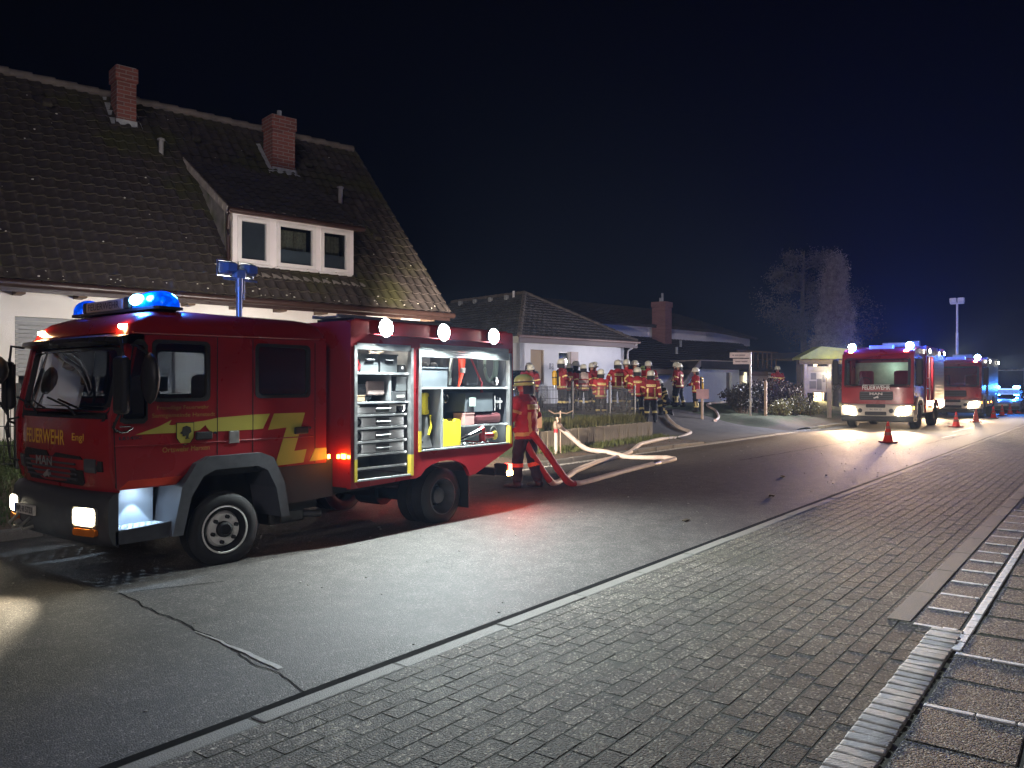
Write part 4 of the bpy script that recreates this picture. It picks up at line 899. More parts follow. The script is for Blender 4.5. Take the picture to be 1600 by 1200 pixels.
m = MB(); m.tube([(3.14,8.20,.52),(3.06,8.20,.44),(3.08,8.18,.40),(3.14,8.16,.42)], .014, 6); m.tube([(3.14,7.95,.50),(3.05,7.93,.44),(3.06,7.90,.41),(3.14,7.88,.43)], .014, 6); m.cyl((3.10,8.06,.47),(3.06,8.06,.44),.03,n=10); put('tow_coupling', m, mat('galvanised', (.42,.40,.34), .4, .7), bump, sm=50)
# ---- step well with perforated tread, lit from above
swm = mat('step_well', (.30,.34,.38), .6, var=.08)
m = MB(); m.box((3.36,7.02,.47),(3.80,7.05,.86)); put('step_back', m, swm, truck)
put('step_sill', MB().plate([[(3.33,.36),(3.80,.36),(3.84,.50),(3.33,.475)]], lambda u,v: (u,TA+.0,v), lambda u,v: (u,TA+.035,v)), greyp, truck)
hl = []
for i in range(7):
    for j in range(4): hl.append(circ(3.41+.055*i+(.027 if j%2 else 0),6.835+.05*j,.0125,8))
for t0, sg in ((0,1),(1,-1)):
    m = MB(); fy = (lambda v: v) if sg > 0 else (lambda v: TA+TB-v)
    m.plate([[(3.34,6.785),(3.82,6.785),(3.82,7.03),(3.34,7.03)]]+hl, lambda u,v: (u,fy(v),.472), lambda u,v: (u,fy(v),.480)); put('step_tread', m, swm, truck)
    put('step_lamp', MB().blob((3.60,fy(6.90),.83), (.05,.03,.015), 2), emat('step_lamp_lens', (.75,.88,1), 30), truck)
    lamp('SPOT', (3.60,fy(6.90),.80), (0,-.12*sg,-1), .55, (.35,.62,1), truck, size=.02, cone=165, blend=.3); lamp('SPOT', (3.60,fy(6.93),.815), (0,-.10*sg,-1), 9, (.55,.76,1), truck, size=.005, cone=70, blend=.2)
put('door_sill_trim', MB().plate([[(3.36,.83),(3.86,.83),(3.92,.895),(3.44,.895)]], lambda u,v: (u,TA-.004,v), lambda u,v: (u,TA+.006,v)), mat('day_red_trim', (.62,.05,.02), .4), truck)
# ---- wheel arch mouldings
ao = [(3.80,.37),(3.89,.80),(4.03,1.00),(4.16,1.055),(4.72,1.055),(4.86,1.00),(4.99,.74),(5.05,.40)]
ai = [(4.95,.40),(4.89,.70),(4.79,.88),(4.68,.93),(4.22,.93),(4.10,.88),(3.98,.70),(3.90,.37)]
for t0,t1 in ((TA-.07,TA+.38),(TB-.38,TB+.07)):
    put('wheel_arch', MB().plate([ao+ai], lambda u,v: (u,t0,v), lambda u,v: (u,t1,v)), greyp, truck)
put('chassis', MB().box((3.7,7.25,.46),(8.5,7.42,.66)).box((3.7,8.15,.46),(8.5,8.32,.66)).box((4.1,7.0,.28),(4.35,8.6,.40)).box((7.1,7.0,.28),(7.35,8.6,.42)).box((5.1,6.95,.40),(5.6,7.5,.78)).box((3.6,TA+.4,.60),(5.3,TB-.4,.92)).cyl((7.22,7.6,.34),(7.22,8.0,.34),.17), chassis, truck)
put('cab_skirt', MB().plate([[(5.02,.50),(5.68,.52),(5.68,.92),(4.95,.90)]], lambda u,v: (u,TA+.03,v), lambda u,v: (u,TA+.4,v)), mat('skirt_dark', (.035,.036,.042), .6, var=.15), truck)
put('fuel_tank', MB().cbox((5.10,6.98,.40),(5.55,7.35,.74),.05), chassis, truck); put('exhaust_box', MB().cbox((5.0,6.95,.27),(5.45,7.3,.42),.03).cyl((5.45,7.0,.34),(5.62,6.90,.33),.04), mat('exhaust_steel', (.08,.078,.075), .5, .6), truck)
# ---- wheels
def wheel(sx, ty, rad, wid, out, dual, rz=0):
    """out = -1: outer face towards the camera side"""
    w = thing('wheel', (sx,ty,rad), '', ''); del w['label']; del w['category']
    w.parent = truck; w.matrix_parent_inverse = W(truck).inverted(); w.rotation_euler = (0,0,rz)
    pr = [(rad*.60,-wid/2),(rad*.72,-wid/2-.012),(rad*.90,-wid/2),(rad*.975,-wid*.36)]
    for k in range(5):
        y = -wid*.32+wid*.64*k/4; pr += [(rad,y-.012),(rad,y+.012)] + ([(rad-.012,y+.016),(rad-.012,y+wid*.16-.028)] if k < 4 else [])
    pr += [(rad*.975,wid*.36),(rad*.90,wid/2),(rad*.72,wid/2+.012),(rad*.60,wid/2)]
    m = MB(); m.lathe(pr, (0,0,0), 'y', 40, cap=False); m.add([],[]); put('tyre', m, rubber, w, world=False, sm=45)
    if dual: put('tyre', MB().lathe([(a,b-out*(wid+.04)) for a,b in pr], (0,0,0), 'y', 32, cap=False), rubber, w, world=False, sm=45)
    o = out; e = wid/2
    if not dual:
        prf = [(rad*.62,e-.005),(rad*.64,e+.006),(rad*.60,e+.012),(rad*.575,e-.02),(rad*.555,e-.075),(rad*.50,e-.085),(rad*.45,e-.04),(rad*.42,e-.022),(rad*.22,e-.022),(rad*.20,e-.05)]
        ri = put('rim', MB().lathe([(a,b*o) for a,b in prf], (0,0,0), 'y', 36, cap='end'), mat('rim_silver', (.78,.77,.72), .45, .15, var=.1), w, world=False, sm=40)
        put('hub', MB().lathe([(.075,(e-.05)*o),(.072,(e+.01)*o),(.05,(e+.022)*o),(.045,(e+.005)*o)], (0,0,0), 'y', 20), chassis, ri, world=False, sm=40)
        put('rim_ring', MB().lathe([(rad*.595,(e-.03)*o),(rad*.595,(e+.002)*o),(rad*.49,(e-.06)*o),(rad*.48,(e-.078)*o)], (0,0,0), 'y', 36, cap=False), chassis, ri, world=False, sm=40)
        for k in range(6):
            a = 2*math.pi*k/6+.3; c = (.118*math.cos(a)*rad/.35, 0, .118*math.sin(a)*rad/.35); put('lug_nut', MB().cyl((c[0],(e-.03)*o,c[2]),(c[0],(e+.008)*o,c[2]),.020,n=6), chassis, ri, world=False)
    else:
        prf = [(rad*.62,e-.005),(rad*.64,e+.006),(rad*.60,e+.012),(rad*.57,e-.03),(rad*.53,e-.10),(rad*.51,e-.16),(rad*.46,e-.185),(rad*.30,e-.17),(rad*.28,e-.12),(rad*.27,e-.06),(rad*.18,e-.045)]
        ri = put('rim', MB().lathe([(a,b*o) for a,b in prf], (0,0,0), 'y', 36, cap='end'), mat('rim_grey', (.10,.10,.105), .5, .3, var=.2), w, world=False, sm=40)
        for k in range(6):
            a = 2*math.pi*k/6+.2; c = (.41*rad*math.cos(a),0,.41*rad*math.sin(a)); put('hand_hole', MB().cyl((c[0],(e-.185)*o,c[2]),(c[0],(e-.172)*o,c[2]),.030,n=10), chassis, ri, world=False)
            a += .5; c = (.335*rad*math.cos(a),0,.335*rad*math.sin(a)); put('lug_nut', MB().cyl((c[0],(e-.18)*o,c[2]),(c[0],(e-.14)*o,c[2]),.018,n=6), rubber, ri, world=False)
    return w
RW = .355
wheel(4.36,6.83,RW,.21,-1,False,R(-7)); wheel(4.36,8.58,RW,.21,1,False,R(-7)); wheel(7.30,6.76,RW,.21,-1,True); wheel(7.30,8.80,RW,.21,1,True)
put('mud_flap', MB().box((7.74,6.62,.16),(7.755,7.15,.62)), rubber, truck); put('mud_flap', MB().box((5.06,6.85,.30),(5.07,7.15,.6)), rubber, truck)
# ---- mirrors
def mirror(sgn, tside):
    m = MB(); y = lambda a: tside-sgn*a
    m.tube([(3.36,y(0),2.08),(3.30,y(.14),2.10),(3.30,y(.18),1.95)], .013, 6); m.tube([(3.33,y(0),1.32),(3.26,y(.10),1.36),(3.28,y(.18),1.50),(3.30,y(.18),1.98)], .013, 6)
    put('mirror_arm', m, blackp, truck, sm=50)
    a = put('mirror', MB().cbox((3.245,min(y(.09),y(.27)),1.47),(3.325,max(y(.09),y(.27)),1.95),.035), blackp, truck); put('mirror_glass', MB().box((3.327,min(y(.11),y(.25)),1.50),(3.330,max(y(.11),y(.25)),1.92)), chrome, a)
mirror(1, TA); mirror(-1, TB)
put('ramp_mirror', MB().blob((3.50,TA-.24,1.77), (.055,.13,.22), 2), blackp, truck, sm=60)
put('ramp_mirror_arm', MB().tube([(3.50,TA-.2,1.98),(3.48,TA-.05,2.05),(3.46,TA+.02,2.06)], .012, 5), blackp, truck)
put('front_mirror', MB().blob((3.13,TB+.06,1.86), (.11,.15,.15), 2), blackp, truck, sm=60); put('front_mirror_arm', MB().tube([(3.13,TB+.06,1.75),(3.16,TB+.05,1.55),(3.22,TB,1.42),(3.22,TB-.02,1.2)], .012, 6), blackp, truck)
# ---- cab interior
for tt in (7.15,8.35):
    st = MB(); st.cbox((3.95,tt-.24,1.05),(4.40,tt+.24,1.22),.06); put('seat', st, dkin, truck); st = MB(); st.cbox((4.36,tt-.23,1.18),(4.50,tt+.23,1.82),.06); put('seat_back', st, dkin, truck)
put('rear_bench', MB().cbox((5.0,TA+.12,1.05),(5.40,TB-.12,1.22),.05).cbox((5.38,TA+.12,1.2),(5.50,TB-.12,1.62),.05), dkin, truck)
put('dashboard', MB().cbox((3.32,TA+.08,1.10),(3.72,TB-.08,1.46),.06).cbox((3.36,7.0,1.42),(3.62,7.6,1.545),.05).cbox((3.36,7.9,1.42),(3.58,8.5,1.50),.04), dkin, truck)
sw = MB(); cpt = [(3.72+.10*math.sin(a)*.6, 8.20+.20*math.cos(a), 1.52+.17*math.sin(a)) for a in [2*math.pi*i/20 for i in range(21)]]; sw.tube(cpt, .014, 6); sw.cyl((3.66,8.20,1.46),(3.75,8.20,1.53),.03); put('steering_wheel', sw, blackp, truck)
put('radio_handset', MB().cbox((3.52,7.28,1.50),(3.60,7.36,1.70),.02).tube([(3.55,7.3,1.55),(3.5,7.2,1.48),(3.5,7.1,1.46)],.01,5), dkin, truck)
put('cab_lamp', MB().cbox((4.0,7.35,2.18),(4.25,7.95,2.24),.04), mat('headliner', (.5,.48,.40), .8), truck)
put('headlining', MB().box((3.56,TA+.1,2.24),(5.5,TB-.1,2.25)), mat('headliner_grey', (.10,.10,.105), .9), truck)
# ---- light bar
lb = MB(); lb.loft([[(x,y,z) for x,y in rrect(3.74,6.85,4.02,8.54,.06,3)] for z in (2.40,2.425)]); put('light_bar_base', lb, blackp, truck)
def dome(t0, t1, mtl, nm):
    rg = []
    n = 9
    for i in range(n):
        f = i/(n-1); y = t0+(t1-t0)*f; k = 1-.75*abs(2*f-1)**3.0
        h = .155*(1-.45*abs(2*f-1)**4); w = .13*(1-.35*abs(2*f-1)**5)
        rg.append([(3.88-w*math.cos(a),y,2.425+h*math.sin(a)**.8) for a in [math.pi*j/10 for j in range(11)]])
    return put(nm, MB().loft(rg), mtl, truck, sm=60)
def bluemat(name, strength):
    m = bpy.data.materials.new(name); m.use_nodes = True; nt = m.node_tree; b = nt.nodes['Principled BSDF']; L = nt.links.new
    tc = nt.nodes.new('ShaderNodeTexCoord'); v = nt.nodes.new('ShaderNodeTexVoronoi'); v.inputs['Scale'].default_value = 22; L(tc.outputs['Object'], v.inputs['Vector'])
    mr = nt.nodes.new('ShaderNodeMapRange'); mr.inputs[1].default_value = 0; mr.inputs[2].default_value = .6; mr.inputs[3].default_value = strength*1.6; mr.inputs[4].default_value = strength*.35; L(v.outputs['Distance'], mr.inputs[0])
    b.inputs['Base Color'].default_value = (.0,.06,.5,1); b.inputs['Emission Color'].default_value = (.0,.085,1,1); L(mr.outputs[0], b.inputs['Emission Strength']); b.inputs['Roughness'].default_value = .15; return m
d1 = dome(6.85,7.38,bluemat('blue_dome_lit',.75),'blue_dome'); d2 = dome(8.32,8.54,bluemat('blue_dome_far',.4),'blue_dome')
put('beacon', MB().blob((3.765,7.24,2.50), (.045,.12,.055), 2), emat('beacon_hot', (.25,.75,1), 9), d1)
lamp('POINT', (3.72,7.1,2.56), None, 26, (.03,.20,1), truck, size=.06); lamp('POINT', (4.1,7.05,2.62), None, 16, (.03,.20,1), truck, size=.06)
put('light_bar_sign', MB().cbox((3.76,7.50,2.425),(4.0,8.24,2.535),.02), mat('light_bar_panel', (.30,.25,.24), .5), truck)
put('light_bar_speaker', MB().cbox((3.76,7.39,2.425),(4.0,7.49,2.545),.02).cbox((3.76,8.245,2.425),(4.0,8.315,2.535),.02), blackp, truck)
text('lettering', 'FEUERWEHR', (3.757,8.18,2.447), (0,-1,0), (0,0,1), .62, .065, mat('dark_lettering', (.03,.025,.03), .5), truck, bold=.01)
for tt in (6.90,8.51):
    x = 3.47 if tt < 7 else 3.47
    put('marker_lamp', MB().cbox((x-.03,tt-.05,2.205),(x+.05,tt+.05,2.245),.015), ambw, truck); lamp('POINT', (x-.06,tt,2.24), None, .8, (1,.5,.2), truck, size=.03)
# ---- stripes, lettering, crest on the cab side
def foil(nm, poly, mtl=yel): return put(nm, MB().plate([poly], lambda u,v: (u,TA-.0035,v), lambda u,v: (u,TA+.001,v)), mtl, truck)
foil('stripe', [(3.50,1.285),(3.83,1.285),(4.0,1.285),(4.10,1.30),(4.16,1.345),(4.17,1.325),(4.21,1.275),(4.275,1.275),(4.275,1.405),(4.15,1.385),(3.83,1.355),(3.80,1.36),(3.825,1.40),(3.70,1.345)])
foil('stripe', [(4.285,1.28),(4.66,1.28),(4.66,1.425),(4.285,1.408)]); foil('stripe', [(4.67,1.28),(4.78,1.285),(4.86,1.43),(4.67,1.425)])
foil('stripe', [(4.84,1.27),(4.91,1.43),(5.29,1.43),(5.155,1.04),(5.31,1.05),(5.27,.915),(4.92,.905),(5.06,1.285)])
foil('stripe', [(5.35,.92),(5.57,.93),(5.57,1.05),(5.42,1.05)])
foil('stripe', [(5.425,1.36),(5.42,1.36),(5.42,1.37)])
ctext = lambda s,u,z,w,h,mt=golddim: text('lettering', s, (u,TA-.004,z), (1,0,0), (0,0,1), w, h, mt, truck)
ctext('Freiwillige Feuerwehr',3.69,1.485,.50,.045); ctext('Samtgemeinde Hanstedt',3.645,1.415,.61,.048); ctext('Ortswehr Marxen',3.74,1.115,.46,.046)
text('lettering', 'LE140C', (3.355,TA-.004,1.245), (1,0,0), (0,0,1), .20, .030, chrome, truck, bold=.02)
sh = [(3.875,1.37),(4.035,1.37),(4.035,1.24),(4.0,1.19),(3.955,1.175),(3.91,1.19),(3.875,1.24)]
cr = put('crest', MB().plate([sh], lambda u,v: (u,TA-.007,v), lambda u,v: (u,TA,v)), yel, truck)
put('crest_animal', MB().plate([[(3.90,1.28),(3.925,1.30),(3.93,1.335),(3.965,1.345),(4.005,1.33),(4.015,1.29),(3.99,1.27),(3.985,1.235),(4.0,1.225),(3.955,1.225),(3.965,1.255),(3.93,1.25),(3.925,1.27)]], lambda u,v: (u,TA-.0095,v), lambda u,v: (u,TA-.003,v)), mat('crest_dark', (.03,.025,.02), .6), cr)
put('crest_border', MB().plate([[(3.955+(u-3.955)*1.08, 1.28+(v-1.28)*1.07) for u,v in sh], sh], lambda u,v: (u,TA-.006,v), lambda u,v: (u,TA,v)), mat('crest_dark', (.03,.025,.02)), cr)
put('filler_flap', MB().cbox((4.40,TA-.012,1.16),(4.51,TA,1.28),.01), alu, truck)
put('side_emblem', MB().tube([(3.33,TA-.006,1.335),(3.37,TA-.008,1.31),(3.42,TA-.008,1.315),(3.47,TA-.006,1.345)], .008, 6).tube([(3.36,TA-.006,1.36),(3.45,TA-.006,1.36)], .006, 6), chrome, truck)
# ================================================================== body of the fire engine
S0, S1, ZB0, ZT0 = 5.69, 8.52, .61, 2.41
def side(t, sgn):
    # openings of the two lockers; everything red round them
    arch = [(6.75,.66)]+[(7.18+.43*math.cos(a), .62+.19*math.sin(a)) for a in [math.pi*(.90-.85*i/8) for i in range(9)]]+[(7.64,.585),(7.75,.60)]
    out = [(S0,ZB0),(6.68,.64)]+arch+[(8.52,.90),(8.52,ZT0-.03),(8.50,ZT0),(S0+.02,ZT0),(S0,ZT0-.03)]
    o1 = [(5.76,.69),(6.60,.69),(6.60,2.12),(5.76,2.12)]; o2 = [(6.735,.95),(8.455,.95),(8.455,2.20),(6.735,2.20)]
    return put('body_side', MB().plate([out,o1,o2], lambda u,v: (u,t,v), lambda u,v: (u,t+.06*sgn,v)), redp, truck)
bs = side(BA0,1); side(BB0,-1)
put('body_front', MB().box((S0+.002,BA0+.06,ZB0+.01),(S0+.04,BB0-.06,ZT0-.005)), redp, truck)
put('body_rear', MB().box((8.475,BA0+.06,.92),(8.515,BB0-.06,ZT0-.005)), redp, truck)
put('body_roof', MB().box((S0+.04,BA0+.06,2.36),(8.475,BB0-.06,ZT0-.006)), alud, truck)
put('roof_rail', MB().tube([(S0+.1,BA0+.05,ZT0+.012),(8.45,BA0+.05,ZT0+.012)], .012, 6), redp, truck)
put('body_floor', MB().box((S0+.04,BA0+.06,.66),(6.66,BB0-.06,.69)).box((6.66,BA0+.06,.90),(8.475,BB0-.06,.93)), alud, truck)
put('partition', MB().box((6.63,BA0+.02,.70),(6.70,8.4,2.34)), alud, truck)
put('locker_back', MB().box((5.74,7.22,.69),(6.63,7.25,2.34)), mat('locker_back_grey', (.085,.09,.10), .6, var=.15), truck)
put('locker_back', MB().box((6.70,7.30,.93),(8.47,7.33,2.34)), mat('locker_back_grey', (.16,.17,.18)), truck)
put('locker_liner', MB().box((6.705,6.57,.95),(6.715,7.30,2.33)), mat('locker_back_grey', (.16,.17,.18)), truck)
put('locker_liner', MB().box((8.455,6.57,.95),(8.470,7.30,2.33)), mat('locker_back_grey', (.16,.17,.18)), truck)
put('locker_liner', MB().box((5.742,6.57,.70),(5.75,7.22,2.33)), mat('locker_back_grey', (.16,.17,.18)), truck)
# shutter guide rails, bottom ends yellow
for u0,u1,z0,z1 in ((5.735,5.775,.68,2.14),(6.585,6.625,.68,2.14),(6.715,6.755,.94,2.14),(8.44,8.48,.94,2.14)):
    put('shutter_rail', MB().box((u0,BA0-.012,z0+.24),(u1,BA0+.05,z1)), alu, truck); put('rail_end', MB().box((u0,BA0-.012,z0),(u1,BA0+.05,z0+.24)), mat('yellow_tape', (.60,.45,.05), .5), truck)
for u0,u1,z in ((5.775,6.585,.68),(6.755,8.44,.94)): put('locker_sill', MB().box((u0,BA0-.008,z),(u1,BA0+.05,z+.018)), alud, truck)
put('shutter_box', MB().box((5.775,BA0-.006,2.10),(6.585,BA0+.10,2.17)), alu, truck)
for k in range(6): put('shutter_slat', MB().cbox((6.755,BA0+.005,2.045+.028*k),(8.44,BA0+.02,2.045+.028*k+.026),.005), mat('shutter_alu', (.34,.36,.35), .4, .3, var=.1), truck)
put('shutter_handle', MB().tube([(7.35,BA0-.01,2.06),(7.36,BA0-.03,2.055),(7.66,BA0-.03,2.055),(7.67,BA0-.01,2.06)], .008, 6), blackp, truck)
# floodlights on the body edge, three on each side, with a ledge below
put('flood_ledge', MB().box((5.95,BA0-.075,2.262),(8.25,BA0,2.27)), redp, truck)
for sx in (6.14,7.08,8.03):
    for t, sg in ((BA0,-1),(BB0,1)):
        h = put('floodlight', MB().lathe([(.07,0),(.095,.03*sg),(.108,.06*sg),(.106,.066*sg)], (sx,t,2.345), 'y', 20), blackp, truck, sm=40)
        put('flood_lens', MB().lathe([(.102,.062*sg),(.09,.080*sg),(.03,.090*sg)], (sx,t,2.345), 'y', 20), lens_w, h, sm=60)
    lamp('SPOT', (sx,BA0-.105,2.345), (-.18,-.46,-.87), 330, (.86,.98,1), truck, size=.03, cone=150, blend=.9)
    lamp('SPOT', (sx,BB0+.11,2.345), (.25,.85,-.12), 62, (1,.85,.74), truck, size=.06, cone=150, blend=.6)
# unseen rear flood, added to light the yard behind the engine
h = put('floodlight', MB().lathe([(.055,0),(.085,.05)], (8.52,8.6,2.30), 'x', 16), blackp, truck); put('flood_lens', MB().lathe([(.08,.052),(.05,.065)], (8.52,8.6,2.30), 'x', 16), lens_w, h)  # housing and lens of the added rear flood
lamp('SPOT', (8.62,8.6,2.30), (1,.39,.03), 2600, (1,.86,.74), truck, size=.06, cone=76, blend=.7)
# locker lights; the upright lamps at the rails are added fill
put('locker_lamp', MB().box((5.80,6.62,2.30),(6.56,6.68,2.315)), emat('locker_strip', (1,.94,.80), 14), truck); lamp('AREA', (6.18,6.60,2.28), (0,.1,-1), .9, (1,.92,.78), truck, size=(.75,.08)); lamp('AREA', (5.782,6.505,1.40), (1,.25,0), .6, (.95,1,1), truck, size=(.03,1.2)); lamp('AREA', (6.58,6.505,1.40), (-1,.25,0), .4, (.95,1,1), truck, size=(.03,1.2))
put('locker_lamp', MB().box((6.78,6.62,2.30),(8.40,6.68,2.315)), emat('locker_strip', (1,.94,.80), 14), truck); lamp('AREA', (7.6,6.60,2.28), (0,.1,-1), 1.2, (.92,1,.95), truck, size=(1.5,.08)); lamp('AREA', (8.435,6.505,1.50), (-1,.35,0), .45, (.92,1,.98), truck, size=(.03,1.0)); lamp('AREA', (6.762,6.505,1.50), (1,.35,0), .25, (.92,1,.98), truck, size=(.03,1.0))
put('locker_lamp', MB().box((7.95,7.2,1.185),(8.35,7.24,1.20)), emat('locker_strip_small', (.9,1,.95), 8), truck); lamp('AREA', (8.1,6.60,1.19), (0,.3,-1), 1.6, (.9,1,.95), truck, size=(.6,.05))
# shelves
shelf = mat('shelf_alu', (.36,.37,.37), .45, .4, var=.12)
def sh_(a, b): return put('shelf', MB().box(a, b), shelf, truck)
sh_((5.775,6.53,1.835),(6.59,7.22,1.86)); sh_((5.775,6.53,1.515),(6.59,7.22,1.535)); sh_((6.755,6.53,1.67),(8.44,7.30,1.695)); sh_((7.58,6.53,1.195),(8.44,7.30,1.215))
put('divider', MB().box((7.145,6.53,.95),(7.17,7.30,1.67)), shelf, truck); put('divider', MB().box((6.30,6.55,1.535),(6.33,7.2,1.835)), shelf, truck); put('divider', MB().box((7.56,6.9,.95),(7.58,7.30,1.67)), shelf, truck)
for z in (1.375,1.235,1.085,.945,.80): put('drawer_rail', MB().box((5.79,6.53,z),(6.55,6.56,z+.022)), alu, truck); put('drawer_rail_edge', MB().box((5.79,6.535,z-.014),(6.55,6.56,z-.002)), chassis, truck)
# tail: lamps, rear step, plate
put('rear_beam', MB().cbox((8.40,6.72,.50),(8.52,8.85,.60),.01), chassis, truck)
tl = put('tail_lamp', MB().cbox((8.46,6.56,.50),(8.56,6.78,.66),.015), blackp, truck)
put('red_lens', MB().cbox((8.50,6.545,.59),(8.575,6.64,.66),.012), redl, tl); put('amber_lens', MB().cbox((8.47,6.535,.505),(8.575,6.62,.575),.015), emat('amber_tail', (1,.52,.16), 30), tl)
lamp('POINT', (8.72,6.50,.50), None, 14, (1,.04,.03), truck, size=.05); lamp('POINT', (8.62,6.46,.54), None, .3, (1,.45,.1), truck, size=.04)
put('tail_lamp', MB().cbox((8.46,8.75,.50),(8.56,8.97,.66),.015), redl, truck); lamp('POINT', (8.70,8.5,.62), None, 1.5, (1,.03,.03), truck, size=.05); lamp('POINT', (8.68,7.0,.50), None, 4, (1,.03,.03), truck, size=.05)
put('brake_lamp', MB().cbox((8.515,6.52,2.02),(8.53,6.58,2.09),.006), redl, truck)
for sx in (5.60,5.66): put('side_marker', MB().cbox((sx-.018,TA-.10 if sx>5.63 else TA-.012,.93),(sx+.018,TA-.08 if sx>5.63 else TA,.975),.008), amber, truck)
put('side_marker', MB().cbox((5.665,6.57,.93),(5.69,6.63,.98),.008), amber, truck); put('side_marker', MB().cbox((5.675,6.51,.935),(5.692,6.545,.97),.006), amber, truck)
lamp('POINT', (5.62,6.55,.95), None, .5, (1,.35,.05), truck, size=.03)
# ---- light mast behind the cab
ma = thing('light_mast', (5.10,8.15,2.40), '', ''); del ma['label']; del ma['category']; ma.parent = truck; ma.matrix_parent_inverse = W(truck).inverted()
mastm = mat('mast_alu', (.36,.40,.46), .4, .5)
MS, MT = 5.38, 8.05
put('mast_tube', MB().cyl((MS,MT,2.38),(MS,MT,2.80),.034,n=12).cyl((MS,MT,2.78),(MS,MT,2.98),.042,n=12).cyl((MS+.06,MT,2.7),(MS+.06,MT,2.94),.015), mastm, ma, sm=40)
put('mast_head', MB().cbox((MS-.07,MT-.05,2.94),(MS+.07,MT+.05,3.04),.02).cyl((MS-.20,MT,2.92),(MS+.24,MT,2.92),.014), mastm, ma)
for dx, rot in ((-.12,0),(.15,0)):
    c = (MS+dx,MT+.04,3.05)
    hb = put('mast_floodlight', MB().loft([[(c[0]+x*k,c[1]+y,c[2]+z*k) for x,z in rrect(-.085,-.07,.085,.07,.02,2)] for y,k in ((-.10,.65),(-.04,.95),(.05,1.0))]), mat('mast_lamp_blue_lit', (.10,.14,.20), .5), ma)  # blue of the beacon light put into the housing colour
    fr_ = MB(); 
    for a,b in (((-.10,-.09),(.10,-.09)),((.10,-.09),(.10,.09)),((.10,.09),(-.10,.09)),((-.10,.09),(-.10,-.09))): fr_.tube([(c[0]+a[0],c[1]+.055,c[2]+a[1]),(c[0]+b[0],c[1]+.055,c[2]+b[1])], .008, 5)
    put('lamp_frame', fr_, alu, hb); put('mast_lens', MB().box((c[0]-.075,c[1]+.052,c[2]-.06),(c[0]+.075,c[1]+.056,c[2]+.06)), lens_w, hb)
    lamp('SPOT', (c[0],c[1]+.12,c[2]), (.75,1,-.06), 16, (1,.86,.78), truck, size=.10, cone=118, blend=1)
# ---- ladder lying on the roof (rests on the engine)
ld = thing('roof_ladder', (7.3,7.8,2.43), 'aluminium ladder lying on the roof of the near fire engine', 'ladder')
for tt in (7.5,7.95):
    put('stile', MB().box((6.35,tt-.012,2.535),(8.3,tt+.012,2.575)), alud, ld)
for k in range(9): put('rung', MB().cyl((6.45+.22*k,7.5,2.555),(6.45+.22*k,7.95,2.555),.012,n=8), alud, ld)
for sx in (6.5,8.0): put('ladder_bracket', MB().box((sx,7.4,2.40),(sx+.025,8.05,2.535)), chassis, ld)
# ================================================================== equipment in the lockers (things of their own)
crate_g = mat('grey_crate', (.11,.12,.12), .6, var=.1, scale=8)
def crate(name, a, b, mtl, label, cat='crate', grp=None, handle=True, lip=True):
    t = thing(name, ((a[0]+b[0])/2,(a[1]+b[1])/2,a[2]), label, cat, grp)
    w = .012; m = MB(); m.box(a,(b[0],b[1],a[2]+w)); m.box((a[0],a[1],a[2]+w),(b[0],a[1]+w,b[2])); m.box((a[0],b[1]-w,a[2]+w),(b[0],b[1],b[2])); m.box((a[0],a[1]+w,a[2]+w),(a[0]+w,b[1]-w,b[2])); m.box((b[0]-w,a[1]+w,a[2]+w),(b[0],b[1]-w,b[2]))
    put('tub', m, mtl, t)
    if lip: put('rim', MB().box((a[0]-.008,a[1]-.010,b[2]-.014),(b[0]+.008,a[1]-.001,b[2]+.002)), mtl, t)
    if handle:
        c = (a[0]+b[0])/2; z = a[2]+(b[2]-a[2])*.62; put('grip', MB().box((c-.06,a[1]-.004,z-.03),(c+.06,a[1]-.001,z+.02)), chassis, t); put('handle', MB().tube([(c-.055,a[1]-.002,z+.02),(c-.055,a[1]-.02,z+.01),(c+.055,a[1]-.02,z+.01),(c+.055,a[1]-.002,z+.02)], .006, 5), alu, t)
    return t
crate('equipment_crate', (5.88,6.56,1.862), (6.14,6.95,2.06), crate_g, 'grey plastic crate with handle, left one on top shelf of tall locker', grp='grey crates on the top shelf')
crate('equipment_crate', (6.17,6.56,1.862), (6.43,6.95,2.06), crate_g, 'grey plastic crate with handle, right one on top shelf of tall locker', grp='grey crates on the top shelf')
cb = thing('cable_coil', (6.3,6.75,2.06), 'white cable coiled in the right top crate of the tall locker', 'cable')
put('coil', MB().tube([(6.28+.09*math.cos(a),6.74+.07*math.sin(a),2.055+.04*math.sin(a*.5)+.006*a) for a in [i*.35 for i in range(38)]], .010, 6), mat('white_cable', (.7,.68,.6), .5), cb)
lp = thing('hand_lamp', (5.82,6.62,1.862), 'small black and red hand lamp at the left end of the top shelf', 'lamp'); put('body', MB().cbox((5.785,6.56,1.862),(5.85,6.70,1.95),.02), chassis, lp); put('handle', MB().tube([(5.84,6.56,1.87),(5.865,6.55,1.93),(5.84,6.56,1.99)], .012, 6), mat('signal_red', (.55,.02,.03), .4), lp)
bx = thing('black_case', (6.5,6.65,1.862), 'small black case at the right end of the top shelf', 'case'); put('body', MB().cbox((6.45,6.57,1.862),(6.575,6.85,1.95),.012), chassis, bx); put('latch', MB().box((6.50,6.562,1.90),(6.53,6.569,1.93)), alu, bx)
bg = thing('tool_bag', (6.0,6.8,1.536), 'dark slumped tool bag on middle shelf of the tall locker', 'bag'); put('body', MB().cbox((5.82,6.60,1.536),(6.12,7.0,1.74),.06), mat('dark_canvas', (.03,.035,.045), .9, var=.2, scale=12), bg); put('flap', MB().cbox((6.0,6.585,1.60),(6.26,6.62,1.76),.015), mat('pinkish_canvas', (.28,.21,.19), .9), bg)
